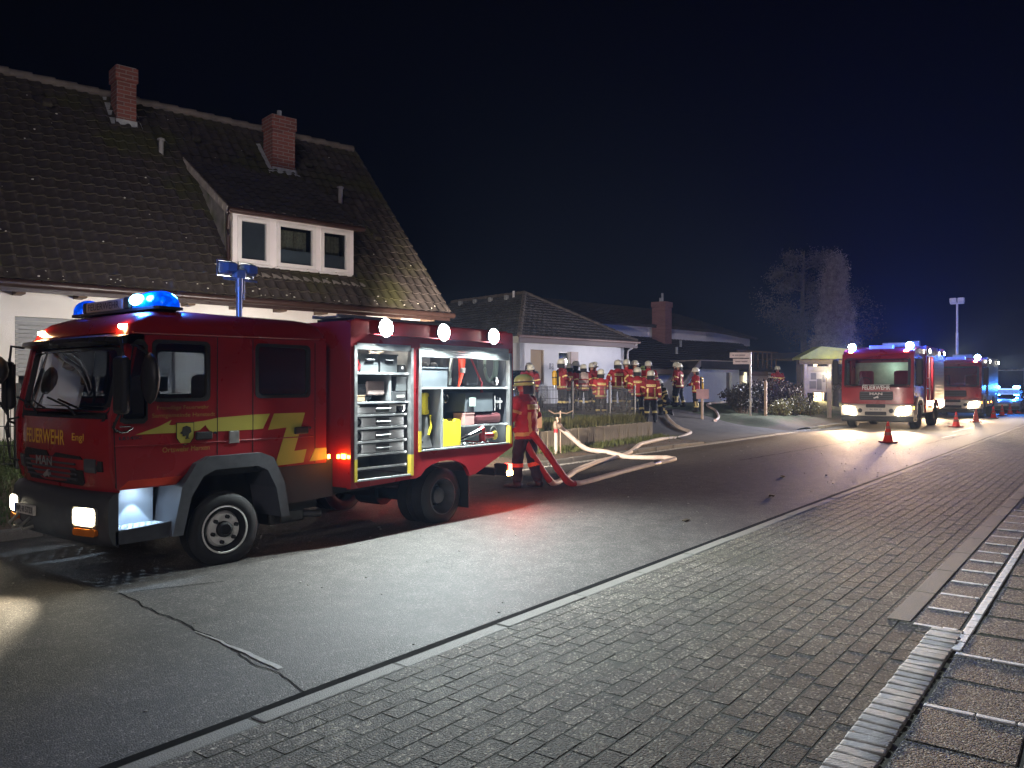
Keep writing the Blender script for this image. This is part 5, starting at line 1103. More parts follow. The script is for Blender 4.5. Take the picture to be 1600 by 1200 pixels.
bx = thing('wooden_box', (5.9,6.6,1.537), 'small wooden box at the front of the middle shelf', 'box'); put('body', MB().cbox((5.79,6.535,1.537),(5.92,6.575,1.60),.004), mat('pale_wood', (.30,.20,.12), .7), bx); put('lid', MB().box((5.785,6.532,1.60),(5.925,6.578,1.607)), mat('pale_wood', (.30,.20,.12)), bx)
cr_ = crate('tool_crate', (6.42,6.56,1.65), (6.58,6.9,1.81), crate_g, 'small grey crate stacked at the right of the middle shelf', handle=False)
bx = thing('grey_case', (6.45,6.7,1.537), 'flat dark case under the small grey crate on the middle shelf', 'case'); put('body', MB().cbox((6.36,6.56,1.537),(6.58,6.95,1.645),.012), mat('dark_case', (.06,.062,.065), .6), bx); put('tag', MB().box((6.42,6.553,1.575),(6.54,6.559,1.605)), mat('white_tag', (.6,.58,.52), .6), bx)
fb = thing('folding_board', (6.2,6.7,1.50), 'flat pale board lying under the middle shelf', 'board'); put('panel', MB().cbox((5.80,6.55,1.478),(6.56,7.1,1.498),.004), mat('pale_board', (.42,.40,.35), .6), fb); put('strap', MB().box((5.86,6.545,1.474),(6.12,6.70,1.502)), chassis, fb)
casem = mat('off_white_case', (.58,.58,.57), .5, var=.08, scale=6)
pos = ['topmost','second from the top','third from the top','lowest']
for k,z in enumerate((1.40,1.258,1.108,.968)):
    t = thing('tool_case', (6.17,6.8,z), 'white tool case, %s in the tall locker stack' % pos[k], 'case', 'white cases in the tall locker')
    x0 = 5.79 if k == 0 else 5.90; x1 = 6.42 if k == 0 else 6.54
    put('shell', MB().cbox((x0,6.56,z),(x1,7.1,z+.105),.010), casem, t)
    for zz in (.018,.060): put('grip', MB().cbox((6.10,6.548,z+zz),(6.30,6.561,z+zz+.034),.005), mat('case_grip', (.10,.10,.10), .6), t); 
    put('handle', MB().tube([(6.09,6.555,z+.055),(6.10,6.540,z+.056),(6.31,6.540,z+.056),(6.32,6.555,z+.055)], .005, 5), alu, t)
    cc = thing('coupling', (5.84,6.6,z) if k else (6.50,6.6,z), 'metal hose coupling beside the %s white case' % pos[k], 'coupling')
    cx = 5.835 if k else 6.50
    put('body', MB().lathe([(.03,0),(.052,.01),(.052,.04),(.042,.05),(.042,.12)], (cx,6.555,z+.055), 'y', 16), chassis if k == 0 else mat('coupling_black', (.03,.03,.03), .4), cc, sm=40); put('ring', MB().lathe([(.030,-.004),(.046,-.004),(.046,.012)], (cx,6.555,z+.055), 'y', 16, cap=False), chrome, cc)
# second locker
t = crate('long_crate', (6.78,6.56,1.697), (7.28,7.0,1.93), mat('blue_grey_crate', (.10,.115,.125), .6), 'long blue grey crate on the upper shelf of the wide locker', handle=False)
for k in range(3):
    b = thing('bottle', (6.83+.16*k,6.7,1.8), ['dark bottle leftmost in the long crate','dark bottle in the middle of the long crate','dark bottle nearest the middle of the wide locker, in the long crate'][k], 'bottle', 'bottles in the long crate')
    put('body', MB().cyl((6.84+.17*k,6.70,1.72),(6.84+.17*k,6.70,1.95),.055,n=14), chassis, b, sm=40); put('cap', MB().lathe([(.055,0),(.045,.03),(.02,.045)], (6.84+.17*k,6.70,1.95), 'z', 14), blackp, b, sm=40)
bp2 = thing('breathing_set', (7.55,6.8,1.70), 'black breathing set with red and silver reflective strap on upper shelf', 'breathing set')
put('backplate', MB().cbox((7.36,6.70,1.697),(7.72,6.95,2.16),.05), mat('black_pack', (.02,.022,.025), .6), bp2)
put('strap', MB().tube([(7.56,6.62,1.70),(7.58,6.60,1.85),(7.62,6.62,2.0),(7.66,6.66,2.14)], .045, 8, flat=.35), mat('signal_orange', (.80,.07,.03), .4), bp2, sm=50); put('strap_band', MB().tube([(7.585,6.585,1.87),(7.60,6.585,1.93)], .047, 8, flat=.37), alu, bp2)
put('hose', MB().tube([(7.42,6.64,1.72),(7.40,6.62,1.9),(7.44,6.63,2.05),(7.52,6.66,2.15)], .022, 8), mat('silver_hose', (.5,.55,.52), .35, .4), bp2, sm=50)
fr = thing('fan_unit', (7.95,6.8,1.70), 'dark power unit with hanging red strap on the upper shelf', 'power unit')
put('housing', MB().cbox((7.76,6.66,1.697),(8.0,7.0,2.10),.04), mat('black_pack', (.02,.022,.025)), fr); put('strap', MB().tube([(7.80,6.62,2.05),(7.88,6.60,1.9),(7.96,6.58,1.75),(7.95,6.57,1.62)], .022, 6, flat=.4), mat('dark_red_strap', (.25,.02,.025), .7), fr)
hs_ = thing('suction_hose', (8.25,6.8,1.70), 'coiled green grey hose hanging at the right of the upper shelf', 'hose')
for q in range(3): put('loop', MB().tube([(8.20+.05*q+(.10+.02*q)*math.cos(a),6.64+.03*q,1.99+(.20+.015*q)*math.sin(a)) for a in [2*math.pi*i/24 for i in range(25)]], .017, 6), mat('green_hose', (.20,.26,.22), .5), hs_, sm=50)
put('coupling', MB().lathe([(.03,0),(.055,.005),(.055,.05)], (8.30,6.60,1.77), 'y', 16), chrome, hs_)
pg = thing('see_through_glow', (8.1,7.3,1.9), 'glowing white sheet standing for light seen through behind the upper shelf', 'sheet'); put('sheet', MB().box((8.0,7.05,1.86),(8.16,7.06,2.14)), emat('glow_sheet', (.85,.92,1), .9), pg); put('clip', MB().box((8.05,7.04,2.13),(8.1,7.05,2.15)), chassis, pg)  # glow put into the surface for brightness seen through from beyond
hy = thing('rescue_spreader', (6.9,6.8,.95), 'yellow and black hydraulic rescue spreader standing in the wide locker', 'rescue tool')
ysh = mat('tool_yellow', (.62,.50,.03), .45, var=.08)
put('body', MB().cbox((6.80,6.62,1.40),(6.90,6.80,1.60),.03), ysh, hy); put('motor', MB().cbox((6.91,6.60,1.36),(7.02,6.78,1.63),.03), ysh, hy); put('grip', MB().tube([(6.80,6.60,1.36),(6.77,6.58,1.2),(6.80,6.58,1.08),(6.86,6.58,1.05)], .022, 8), blackp, hy)
put('arm', MB().plate([[(6.94,1.34),(6.97,1.34),(7.0,1.12),(7.06,.97),(6.86,.97),(6.92,1.12)]], lambda u,v: (u,6.60,v), lambda u,v: (u,6.64,v)), alu, hy); put('hose', MB().tube([(7.02,6.60,1.36),(7.03,6.60,1.22),(6.99,6.6,1.12)], .016, 8), ysh, hy); put('label_plate', MB().box((6.98,6.598,1.42),(6.995,6.601,1.58)), chassis, hy)
ca = thing('yellow_canister', (7.37,6.7,.95), 'yellow plastic canister in the wide locker', 'canister')
put('body', MB().plate([[(7.19,.97),(7.52,.97),(7.53,1.0),(7.53,1.27),(7.50,1.30),(7.45,1.30),(7.43,1.27),(7.30,1.27),(7.28,1.295),(7.24,1.295),(7.19,1.26)]], lambda u,v: (u,6.56,v), lambda u,v: (u,6.80,v)), ysh, ca); put('cap', MB().cyl((7.25,6.66,1.29),(7.25,6.66,1.325),.03), chassis, ca)
rd = thing('hose_reel', (7.3,6.9,1.5), 'round brown reel hanging high in the wide locker', 'reel'); put('disc', MB().cyl((7.27,6.74,1.53),(7.27,6.78,1.53),.075,n=18), mat('reel_brown', (.20,.09,.05), .7), rd); put('hub', MB().cyl((7.27,6.73,1.53),(7.27,6.745,1.53),.02), blackp, rd)
ri_ = thing('steel_ring', (7.43,6.8,1.5), 'steel coupling ring hanging beside the brown reel', 'ring'); put('ring', MB().tube([(7.45+.045*math.cos(a),6.74,1.55+.05*math.sin(a)) for a in [2*math.pi*i/18 for i in range(19)]], .012, 6), chrome, ri_, sm=50)
cr2 = crate('tool_crate', (7.62,6.56,1.38), (8.16,6.95,1.62), mat('blue_grey_crate', (.10,.115,.125)), 'dark grey crate under the upper shelf, right half of the wide locker', handle=False); put('label_card', MB().box((7.68,6.546,1.45),(7.80,6.549,1.56)), mat('pale_green_card', (.35,.45,.38), .6), cr2)
ex = thing('valve_block', (8.28,6.7,1.35), 'bright metal valve block beside the dark grey crate', 'valve'); put('body', MB().cyl((8.24,6.62,1.38),(8.24,6.62,1.58),.035,n=12).cyl((8.36,6.62,1.40),(8.36,6.62,1.55),.03,n=12), chrome, ex, sm=40); put('outlet', MB().cyl((8.24,6.62,1.50),(8.40,6.60,1.50),.02,n=10), alu, ex)
bxs = thing('pink_box', (7.68,6.6,1.216), 'pale pink box at the left of the lower shelf', 'box'); put('body', MB().cbox((7.60,6.55,1.216),(7.78,6.75,1.365),.006), mat('pink_box', (.50,.27,.24), .7), bxs); put('lid', MB().box((7.597,6.547,1.35),(7.783,6.75,1.368)), mat('pink_box', (.50,.27,.24)), bxs)
dk = thing('dark_bag', (8.05,6.7,1.216), 'dark red bag on the lower shelf', 'bag'); put('body', MB().cbox((7.80,6.56,1.216),(8.36,6.9,1.36),.05), mat('dark_red_bag', (.09,.015,.018), .8), dk); put('handle', MB().tube([(7.98,6.60,1.35),(8.02,6.58,1.385),(8.14,6.58,1.385),(8.18,6.60,1.35)], .010, 6), chassis, dk)
nz = thing('branch_pipe', (7.9,6.7,1.0), 'silver branch pipe lying diagonally at the bottom of the wide locker', 'nozzle'); put('tube', MB().tube([(7.60,6.66,1.02),(7.98,6.62,1.13)], [.025,.040], 12), chrome, nz, sm=40); put('tip', MB().tube([(7.98,6.62,1.13),(8.03,6.615,1.145)], [.046,.046], 12), redp, nz)
mv = thing('manifold', (8.2,6.65,.95), 'red hose manifold with yellow cap in the wide locker', 'manifold'); put('body', MB().cyl((8.02,6.62,.99),(8.02,6.62,1.15),.045,n=14).cyl((8.02,6.62,1.06),(8.20,6.60,1.06),.04,n=14), redp, mv, sm=40); put('cap', MB().lathe([(.05,0),(.058,-.02),(.045,-.03)], (8.24,6.60,1.06), 'y', 16), ysh, mv); put('ring', MB().tube([(8.30+.07*math.cos(a),6.66,1.08+.09*math.sin(a)) for a in [2*math.pi*i/18 for i in range(19)]], .010, 6), blackp, mv)
lh = thing('lashing_chain', (7.75,6.6,.95), 'bright chain heaped at the bottom of the wide locker', 'chain'); put('links', MB().tube([(7.60+.42*f,6.58+.02*math.sin(f*40),.965+.018*abs(math.sin(f*23))) for f in [i/40 for i in range(41)]], .010, 5), chrome, lh); put('hook', MB().tube([(8.02,6.58,.97),(8.06,6.57,1.0),(8.09,6.57,.98),(8.08,6.57,.955)], .010, 6), chrome, lh)
# ================================================================== PEOPLE
jred = mat('jacket_red', (.34,.022,.030), .75, var=.18, scale=9, bump=.3, bscale=30); jblk = mat('suit_black', (.022,.022,.028), .8, var=.2, scale=9, bump=.3, bscale=30)
jdark = mat('jacket_navy', (.025,.028,.05), .8, var=.2, scale=9); trs = mat('trousers_navy', (.018,.020,.032), .8, var=.2, scale=9, bump=.3, bscale=30)
refl = mat('reflective_yellow', (.85,.68,.26), .45, var=.08); reflo = mat('reflective_orange', (.90,.14,.04), .5); refls = mat('reflective_silver', (.70,.70,.68), .4)
skin = mat('skin', (.45,.25,.18), .6, var=.08); boot = mat('boot_leather', (.02,.018,.017), .5); glove = mat('glove', (.06,.065,.08), .7); gloveb = mat('glove_blue', (.05,.22,.55), .6)
helw = mat('helmet_white', (.70,.68,.55), .35, var=.06, coat=.3); helg = mat('helmet_lime', (.50,.66,.22), .3, var=.05, coat=.4); vestm = mat('vest_white', (.60,.48,.44), .7)
hood = mat('neck_cloth', (.03,.03,.035), .9); visor = glassmat('visor', (.30,.32,.34), .2); cyly = mat('cylinder_yellow', (.72,.42,.03), .35, coat=.3); lips = mat('lip', (.35,.13,.10), .6); eyem = mat('eye_dark', (.02,.02,.02), .3)
ARMS = {'down':((0,.27,1.16),(.06,.285,.92)), 'front':((.02,.275,1.17),(.25,.12,1.12)), 'hips':((-.10,.37,1.20),(.06,.235,1.02)), 'pocket':((-.07,.29,1.17),(.07,.235,.97)),
        'point':((.18,.26,1.28),(.44,.20,1.30)), 'radio':((.12,.29,1.20),(.19,.15,1.44)), 'fold':((.06,.28,1.16),(.24,-.02,1.16)), 'hold':((-.03,.30,1.17),(.22,.24,1.03)), 'low':((.05,.27,1.17),(.28,.22,.95))}
def person(x, t, z, head, H, label, la='down', ra='down', lean=0., jacket=None, trouser=None, band=None, style='vert', helmet=None, back=True, tank=False, glv=None, vox=.0125, turn=0., kneel=False, step=.06, shin='ring', vest=False, bulk=1., grp='firefighters in the yard'):
    rp_ = random.Random(int(x*100+t*37)); jacket = jacket or rp_.choice((jred,jred,mat('jacket_red_worn',(.25,.022,.028),.8,var=.25,scale=9,bump=.3,bscale=30),mat('jacket_red_new',(.42,.030,.036),.7,var=.15,scale=9,bump=.3,bscale=30)))
    if vox > .011: turn = turn+rp_.uniform(-.6,.6); lean = lean+rp_.uniform(-.04,.09); step = rp_.uniform(-.12,.12); bulk = rp_.uniform(.96,1.14)
    trouser = trouser or trs; band = band or refl; helmet = helmet or helw; glv = glv or glove
    root = thing('person', (x,t,z), label, 'person', grp, rz=R(head)); sc = H/1.87; root.scale = (sc*bulk,sc*bulk,sc)
    cl, sl_ = math.cos(lean), math.sin(lean); HZ = .92 if not kneel else .50; dz = HZ-.92
    def up(p):      # upper body point -> leaned, lowered
        px, py, pz = p; q = pz-.92; return Vector((px*cl+q*sl_, py, .92+q*cl-px*sl_+dz))
    mb = MB()
    # torso
    def ell(zc, rx, ry, xo=0, n=16): return [up((xo+rx*math.cos(a), ry*math.sin(a), zc)) for a in [2*math.pi*i/n for i in range(n)]]
    mb.loft([ell(.79,.140,.195),ell(.84,.158,.208),ell(.98,.150,.200),ell(1.15,.146,.205),ell(1.30,.150,.225),ell(1.40,.128,.218),ell(1.46,.095,.150),ell(1.50,.07,.085),ell(1.58,.058,.062)])
    mb.blob(up((.012,0,1.655)), (.095,.078,.112), 2); mb.blob(up((.098,0,1.645)), (.024,.014,.026), 1); mb.blob(up((.045,0,1.575)), (.050,.045,.035), 1)
    for s in (-1,1): mb.blob(up((.0,.080*s,1.645)), (.022,.012,.032), 1)
    segs = [('torso',up((0,0,.80)),up((0,0,1.42)),.17),('neck',up((0,0,1.47)),up((0,0,1.52)),.07),('head',up((.01,0,1.60)),up((.01,0,1.70)),.09)]
    # arms
    for s, pose in ((1,la),(-1,ra)):
        e, w = ARMS[pose]; S_ = up((0,.205*s,1.415)); E_ = up((e[0],e[1]*s,e[2])); W_ = up((w[0],w[1]*s,w[2]))
        mb.tube([S_,S_.lerp(E_,.5),E_], [.078,.070,.062], 12); mb.blob(S_, .082, 2); mb.blob(E_, .062, 2); mb.tube([E_,E_.lerp(W_,.5),W_], [.062,.058,.054], 12)
        d = (W_-E_).normalized(); side = Vector((0,0,1)).cross(d); side = side.normalized() if side.length > .1 else Vector((0,1,0)); nrm = d.cross(side)
        P_ = W_+d*.055; mb.tube([W_-d*.02,W_+d*.03,W_+d*.085], [.034,.042,.038], 10, flat=.6)
        inw = -s
        for k,(o,l) in enumerate(((-.030,.062),(-.010,.072),(.011,.068),(.030,.054))):
            b0 = W_+d*.078+side*o; b1 = b0+d*l*.55+nrm*-.006; b2 = b1+d*l*.40-nrm*.026; mb.tube([b0-d*.02,b0,b1,b2], [.011,.011,.0105,.0085], 7)
        t0 = W_+d*.030+side*.036*inw; mb.tube([t0-side*.015*inw,t0+side*.022*inw+d*.022,t0+side*.026*inw+d*.055-nrm*.012], [.013,.012,.009], 7)
        segs += [('uarm',S_,E_,.07),('farm',E_,W_-d*.005,.056),('hand',W_+d*.03,W_+d*.15,.03)]
    # legs
    for s in (1,-1):
        if not kneel:
            hp_ = Vector((0,.098*s,.92)); kn = Vector((.03+step*s*.5,.112*s,.50)); an = Vector((-.02+step*s,.122*s,.10)); ft = Vector((1,.18*s,0)).normalized()
        elif s > 0: hp_ = Vector((-.02,.10,.50)); kn = Vector((.36,.15,.50)); an = Vector((.30,.16,.10)); ft = Vector((1,.1,0)).normalized()
        else: hp_ = Vector((-.02,-.10,.50)); kn = Vector((.10,-.14,.085)); an = Vector((-.33,-.13,.085)); ft = Vector((-.5,0,-.6)).normalized()
        mb.blob(hp_, .105, 2); mb.tube([hp_,hp_.lerp(kn,.5),kn], [.105,.098,.082], 12); mb.blob(kn, .082, 2); mb.tube([kn,kn.lerp(an,.45),an+Vector((0,0,.02))], [.082,.080,.070], 12)
        mb.tube([an-ft*.07+Vector((0,0,-.045)),an-ft*.02+Vector((0,0,-.045)),an+ft*.09+Vector((0,0,-.055)),an+ft*.17+Vector((0,0,-.062)),an+ft*.20+Vector((0,0,-.064))], [.040,.052,.046,.036,.02], 10); mb.tube([an+Vector((0,0,.10)),an+Vector((0,0,-.05))], [.062,.055], 10)
        segs += [('thigh',hp_,kn,.10),('shin',kn,an+Vector((0,0,.06)),.078),('foot',an+Vector((0,0,.02)),an+ft*.18-Vector((0,0,.05)),.05)]
    me0 = mb.mesh('body_raw'); tmp = bpy.data.objects.new('tmp', me0); COL.objects.link(tmp)
    md = tmp.modifiers.new('r', 'REMESH'); md.mode = 'VOXEL'; md.voxel_size = vox; md.use_smooth_shade = True
    sm = tmp.modifiers.new('s', 'SMOOTH'); sm.iterations = 3; sm.factor = .5
    dg = bpy.context.evaluated_depsgraph_get(); me = bpy.data.meshes.new_from_object(tmp.evaluated_get(dg)); bpy.data.objects.remove(tmp); bpy.data.meshes.remove(me0); me.name = 'body'
    n = len(me.polygons); c = np.empty(n*3); me.polygons.foreach_get('center', c); c = c.reshape(-1,3)
    # folds: gentle wrinkles pushed along the normal on the cloth
    nv = len(me.vertices); vc = np.empty(nv*3); me.vertices.foreach_get('co', vc); vc = vc.reshape(-1,3); vn = np.empty(nv*3); me.vertices.foreach_get('normal', vn); vn = vn.reshape(-1,3)
    ph = (x*7+t*3) % 6; wr = np.sin(vc[:,2]*34+ph+vc[:,1]*16+np.sin(vc[:,0]*22+ph)*1.4)*np.sin(vc[:,1]*19-vc[:,2]*11+vc[:,0]*13)
    keep = ((vc[:,2] < 1.40+dz) & (vc[:,2] > .14)).astype(float); me.vertices.foreach_set('co', (vc+vn*(wr*keep*.0075)[:,None]).ravel())
    best = np.full(n, 1e9); idx = np.zeros(n, int); us_ = np.zeros(n)
    for i,(nm,a,b,r_) in enumerate(segs):
        a = np.array(a); b = np.array(b); d = b-a; u = np.clip(((c-a)@d)/max(1e-9,d@d), 0, 1); dist = np.linalg.norm(c-(a+u[:,None]*d), axis=1)-r_
        k = dist < best; best[k] = dist[k]; idx[k] = i; us_[k] = u[k]
    names = np.array([s[0] for s in segs])[idx]
    # undo the lean for the torso pattern
    q = c-np.array((0,0,.92+dz)); tx = q[:,0]*cl-q[:,2]*sl_; tz = .92+q[:,0]*sl_+q[:,2]*cl; ty = c[:,1]
    mi = np.zeros(n, int)
    mi[np.isin(names, ('thigh','shin'))] = 1; mi[np.isin(names, ('head','neck'))] = 3; mi[names == 'foot'] = 4; mi[names == 'hand'] = 5
    mi[(names == 'thigh') & (tz > .80) & (not kneel)] = 0
    T_ = np.isin(names, ('torso',)) | ((names == 'thigh') & (tz > .80) & (not kneel))
    mi[(names == 'torso') & (tz < .795)] = 1
    mi[T_ & (tz > .845) & (tz < .905)] = 2
    if style in ('vert','chest'): mi[T_ & (abs(ty) > .085) & (abs(ty) < .135) & (tz > .90) & (tz < 1.22)] = 2
    if style == 'chest': mi[T_ & (tx > 0) & (tz > 1.20) & (tz < 1.26)] = 2
    if style == 'vee': mi[T_ & (abs(tz-1.05-abs(ty)*.9) < .04)] = 2; mi[(names == 'thigh') & (us_ > .55) & (us_ < .78)] = 2; mi[(names == 'uarm') & (us_ > .2) & (us_ < .42)] = 2
    if vest: mi[T_ & (tz > .95)] = 6; mi[T_ & (tz > 1.02) & (tz < 1.07)] = 0; mi[T_ & (tz > 1.2) & (tz < 1.24)] = 0
    mi[(names == 'farm') & (us_ > .50) & (us_ < .74)] = 2; mi[(names == 'uarm') & (us_ > .62) & (us_ < .80)] = 2
    if shin == 'ring': mi[(names == 'shin') & (us_ > .30) & (us_ < .50)] = 2
    elif shin == 'orange': mi[(names == 'shin') & (us_ > .28) & (us_ < .46)] = 10
    elif shin == 'vert': mi[(names == 'shin') & (us_ > .05) & (us_ < .85) & (abs(abs(c[:,1])-.16) < .03)] = 2; mi[(names == 'shin') & (us_ > .72) & (us_ < .9)] = 2
    hz = c[:,2]-dz
    eye = np.array([up((.09,s*.033,1.665))[:] for s in (-1,1)])
    for e in eye: mi[(np.linalg.norm(c-e, axis=1) < .017)] = 7
    mo = np.array(up((.095,0,1.595))[:]); mi[(abs(c-mo) < np.array((.03,.022,.008))).all(1)] = 8
    mi[(names == 'neck')] = 9
    for m_ in (jacket, trouser, band, skin, boot, glv, vestm, eyem, lips, hood, reflo): me.materials.append(m_)
    me.polygons.foreach_set('material_index', mi); me.polygons.foreach_set('use_smooth', [True]*n); me.update()
    body = link('body', me, [], root, world=False)
    # helmet
    hc = Vector((-.005,0,1.70)); Mt = Matrix.Translation(hc) @ Matrix.Rotation(turn, 4, 'Z')
    def hpnt(a, r_, zz, ex=1.14): return up(Mt @ Vector((r_*math.cos(a)*ex, r_*math.sin(a), zz)))
    n_ = 20
    he = put('helmet', MB().loft([[hpnt(2*math.pi*i/n_, r_, zz) for i in range(n_)] for r_,zz in ((.118,-.035),(.124,.0),(.122,.045),(.110,.085),(.088,.115),(.055,.135),(.02,.143))]), helmet, body, world=False, sm=60)
    def brim(a): return .135+(.030 if abs(a) < 1.0 or abs(a-2*math.pi) < 1.0 else (.022 if 2.3 < a < 4.0 else .0))
    put('helmet_brim', MB().loft([[hpnt(2*math.pi*i/n_, .120, -.018) for i in range(n_)],[hpnt(2*math.pi*i/n_, brim(2*math.pi*i/n_), -.040) for i in range(n_)],[hpnt(2*math.pi*i/n_, brim(2*math.pi*i/n_)-.004, -.048) for i in range(n_)],[hpnt(2*math.pi*i/n_, .112, -.040) for i in range(n_)]], cap0=False, cap1=False), helmet, body, world=False, sm=60)
    put('helmet_band', MB().loft([[hpnt(2*math.pi*i/n_, .1255, .004) for i in range(n_)],[hpnt(2*math.pi*i/n_, .1250, .024) for i in range(n_)]], cap0=False, cap1=False), chassis if helmet is helg else refls, body, world=False)
    na = [2*math.pi*(.26+.48*i/10) for i in range(11)]
    put('neck_guard', MB().loft([[hpnt(a, .118, -.03) for a in na]+[hpnt(a, .110, -.03) for a in reversed(na)],[hpnt(a, .126, -.11) for a in na]+[hpnt(a, .118, -.11) for a in reversed(na)],[hpnt(a, .122, -.185) for a in na]+[hpnt(a, .114, -.185) for a in reversed(na)]]), hood, body, world=False, sm=60)
    va = [2*math.pi*(-.16+.32*i/8) for i in range(9)]
    put('visor', MB().loft([[hpnt(a, .140, -.03) for a in va]+[hpnt(a, .136, -.03) for a in reversed(va)],[hpnt(a, .146, -.10 if vox < .011 else -.065) for a in va]+[hpnt(a, .142, -.10 if vox < .011 else -.065) for a in reversed(va)]]), visor, body, world=False)
    if back and not tank:
        ys = [-.145+.29*i/8 for i in range(9)]
        bp3 = lambda y,zz,o: up((-(.152 if zz < 1.33 else .145)*math.sqrt(max(0,1-(y/.235)**2))-o, y, zz))
        pn = put('back_panel', MB().loft([[bp3(y,zz,.012) for y in ys]+[bp3(y,zz,.002) for y in reversed(ys)] for zz in (1.265,1.345)]), band, body, world=False)
        tx_ = text('back_lettering', 'FEUERWEHR', (0,0,0), (1,0,0), (0,1,0), .25, .046, mat('jacket_lettering', (.10,.02,.02), .7), body)
        tx_.matrix_parent_inverse = Matrix()
        for v in tx_.data.vertices: v.co = bp3(.125-v.co.x, 1.283+v.co.y, .0145)
    if tank:
        a0, a1 = up((-.245,0,.98)), up((-.245,0,1.42)); put('air_cylinder', MB().lathe([(.03,0),(.06,.01),(.075,.05),(.075,.42),(.06,.47),(.03,.50)], (0,0,0), 'z', 16), cyly, body, world=False, sm=50).matrix_basis = Matrix.Translation(up((-.245,0,.93))) @ Matrix.Rotation(lean, 4, 'Y')
        put('cylinder_strap', MB().lathe([(.078,0),(.078,.03)], (0,0,0), 'z', 16), chassis, body, world=False).matrix_basis = Matrix.Translation(up((-.245,0,1.18))) @ Matrix.Rotation(lean, 4, 'Y')
        put('back_plate', MB().cbox((-.185,-.12,.93),(-.150,.12,1.42),.015), blackp, body, world=False)
        for s in (-1,1): put('shoulder_strap', MB().tube([up((-.16,.10*s,1.36)),up((-.08,.11*s,1.47)),up((.05,.11*s,1.45)),up((.165,.11*s,1.28)),up((.17,.12*s,1.05))], .020, 6, flat=.5), blackp, body, world=False)
        put('cylinder_valve', MB().cyl(up((-.245,0,.86)),up((-.245,0,.94)),.022), chrome, body, world=False)
    return root
AW, TO, LF, RT = 37, 217, 127, -53      # facing away, towards the camera, to the left, to the right
def on(x, t): return zg(x,t)
P_ = person
def pp(x, t, *a, **k): return P_(x, t, on(x,t)+.012, *a, **k)
# the pump operator behind the engine
P_(10.62,7.82,zroad(7.82)+.008, 98, 1.90, 'firefighter in red jacket and lime yellow helmet gripping hoses behind the near engine', la='low', ra='hold', lean=.06, helmet=helg, glv=gloveb, vox=.0085, band=mat('reflective_olive', (.55,.52,.16), .5), shin='orange', style='vert', back=True, step=.10, bulk=1.16, turn=.3, grp='firefighters at the near engine')
pp(22.76,16.75, 20, 1.82, 'firefighter with dark helmet bending at the ochre shutter, leftmost of the group', la='front', ra='front', lean=.35, helmet=mat('helmet_grey', (.22,.20,.18), .5), back=False)
pp(22.60,16.35, TO-25, 1.72, 'firefighter with yellow air bottle straps stooping beside the ochre shutter', la='low', ra='front', lean=.30, tank=True, back=False, style='chest')
pp(22.26,14.92, RT+20, 1.86, 'firefighter in profile with yellow air cylinder on the back, before the bungalow window', la='front', ra='front', tank=True)
pp(24.01,15.76, AW-15, 1.76, 'firefighter seen from behind beside the one with the yellow cylinder', la='front', ra='down', lean=.08)
pp(25.26,16.35, RT+30, 1.88, 'firefighter in dark navy jacket with white helmet and raised visor', la='fold', ra='radio', jacket=jdark, back=False, style='chest')
pp(25.04,15.82, AW, 1.76, 'firefighter wearing a pale lettered vest over the jacket, seen from behind', la='pocket', ra='pocket', vest=True, back=False)
pp(25.74,15.89, TO+20, 1.83, 'firefighter facing the camera with ruddy face beside the pale vest', la='hold', ra='fold', style='chest', back=False)
pp(27.61,16.98, TO+60, 1.90, 'firefighter mostly hidden behind the ruddy faced colleague', la='down', ra='down', back=False, style='chest')
pp(22.54,13.57, AW+5, 1.71, 'firefighter with two vertical back stripes standing close behind the fence', la='pocket', ra='front')
pp(25.80,14.82, AW+12, 1.93, 'tall firefighter with hands on hips and lettered back, centre of the yard', la='hips', ra='hips')
pp(26.27,14.70, LF+40, 1.97, 'firefighter facing left with yellow sleeve bands beside the tall one', la='fold', ra='radio', style='chest', back=False)
pp(27.22,14.90, LF+25, 1.95, 'bare faced firefighter in the rear row looking left', la='down', ra='front', style='chest', back=False)
pp(24.87,13.49, AW+2, 1.84, 'firefighter seen from behind next to the fence end post', la='pocket', ra='pocket')
pp(30.40,16.22, TO-10, 1.80, 'small far firefighter between two nearer ones, with lime helmet', la='down', ra='down', helmet=helg, back=False, style='chest')
pp(28.47,14.95, TO-20, 1.96, 'firefighter facing the camera at the right end of the rear row', la='front', ra='down', style='chest', back=False)
pp(24.95,13.02, AW-4, 1.84, 'firefighter with bright red lettered back in front of the fence end post', la='pocket', ra='down')
pp(27.55,13.75, LF+25, 1.87, 'kneeling firefighter in black suit with yellow stripes tending the hose', la='low', ra='low', lean=.42, kneel=True, jacket=jblk, trouser=jblk, style='vee', back=False, shin='ring')
pp(31.05,14.85, LF-35, 1.88, 'firefighter standing in profile with yellow leg stripes near the small sign', la='front', ra='fold', shin='vert')
pp(31.75,15.35, LF-10, 1.90, 'firefighter partly hidden behind the one in profile', la='down', ra='down', back=False)
pp(30.50,13.86, LF+10, 1.85, 'firefighter with yellow air cylinder turned to the left behind the pink sign', la='fold', ra='front', tank=True, shin='vert')
pp(42.28,14.59, TO, 2.0, 'lone firefighter behind the hedge beside the lit doorway', la='front', ra='front', style='chest', back=False)
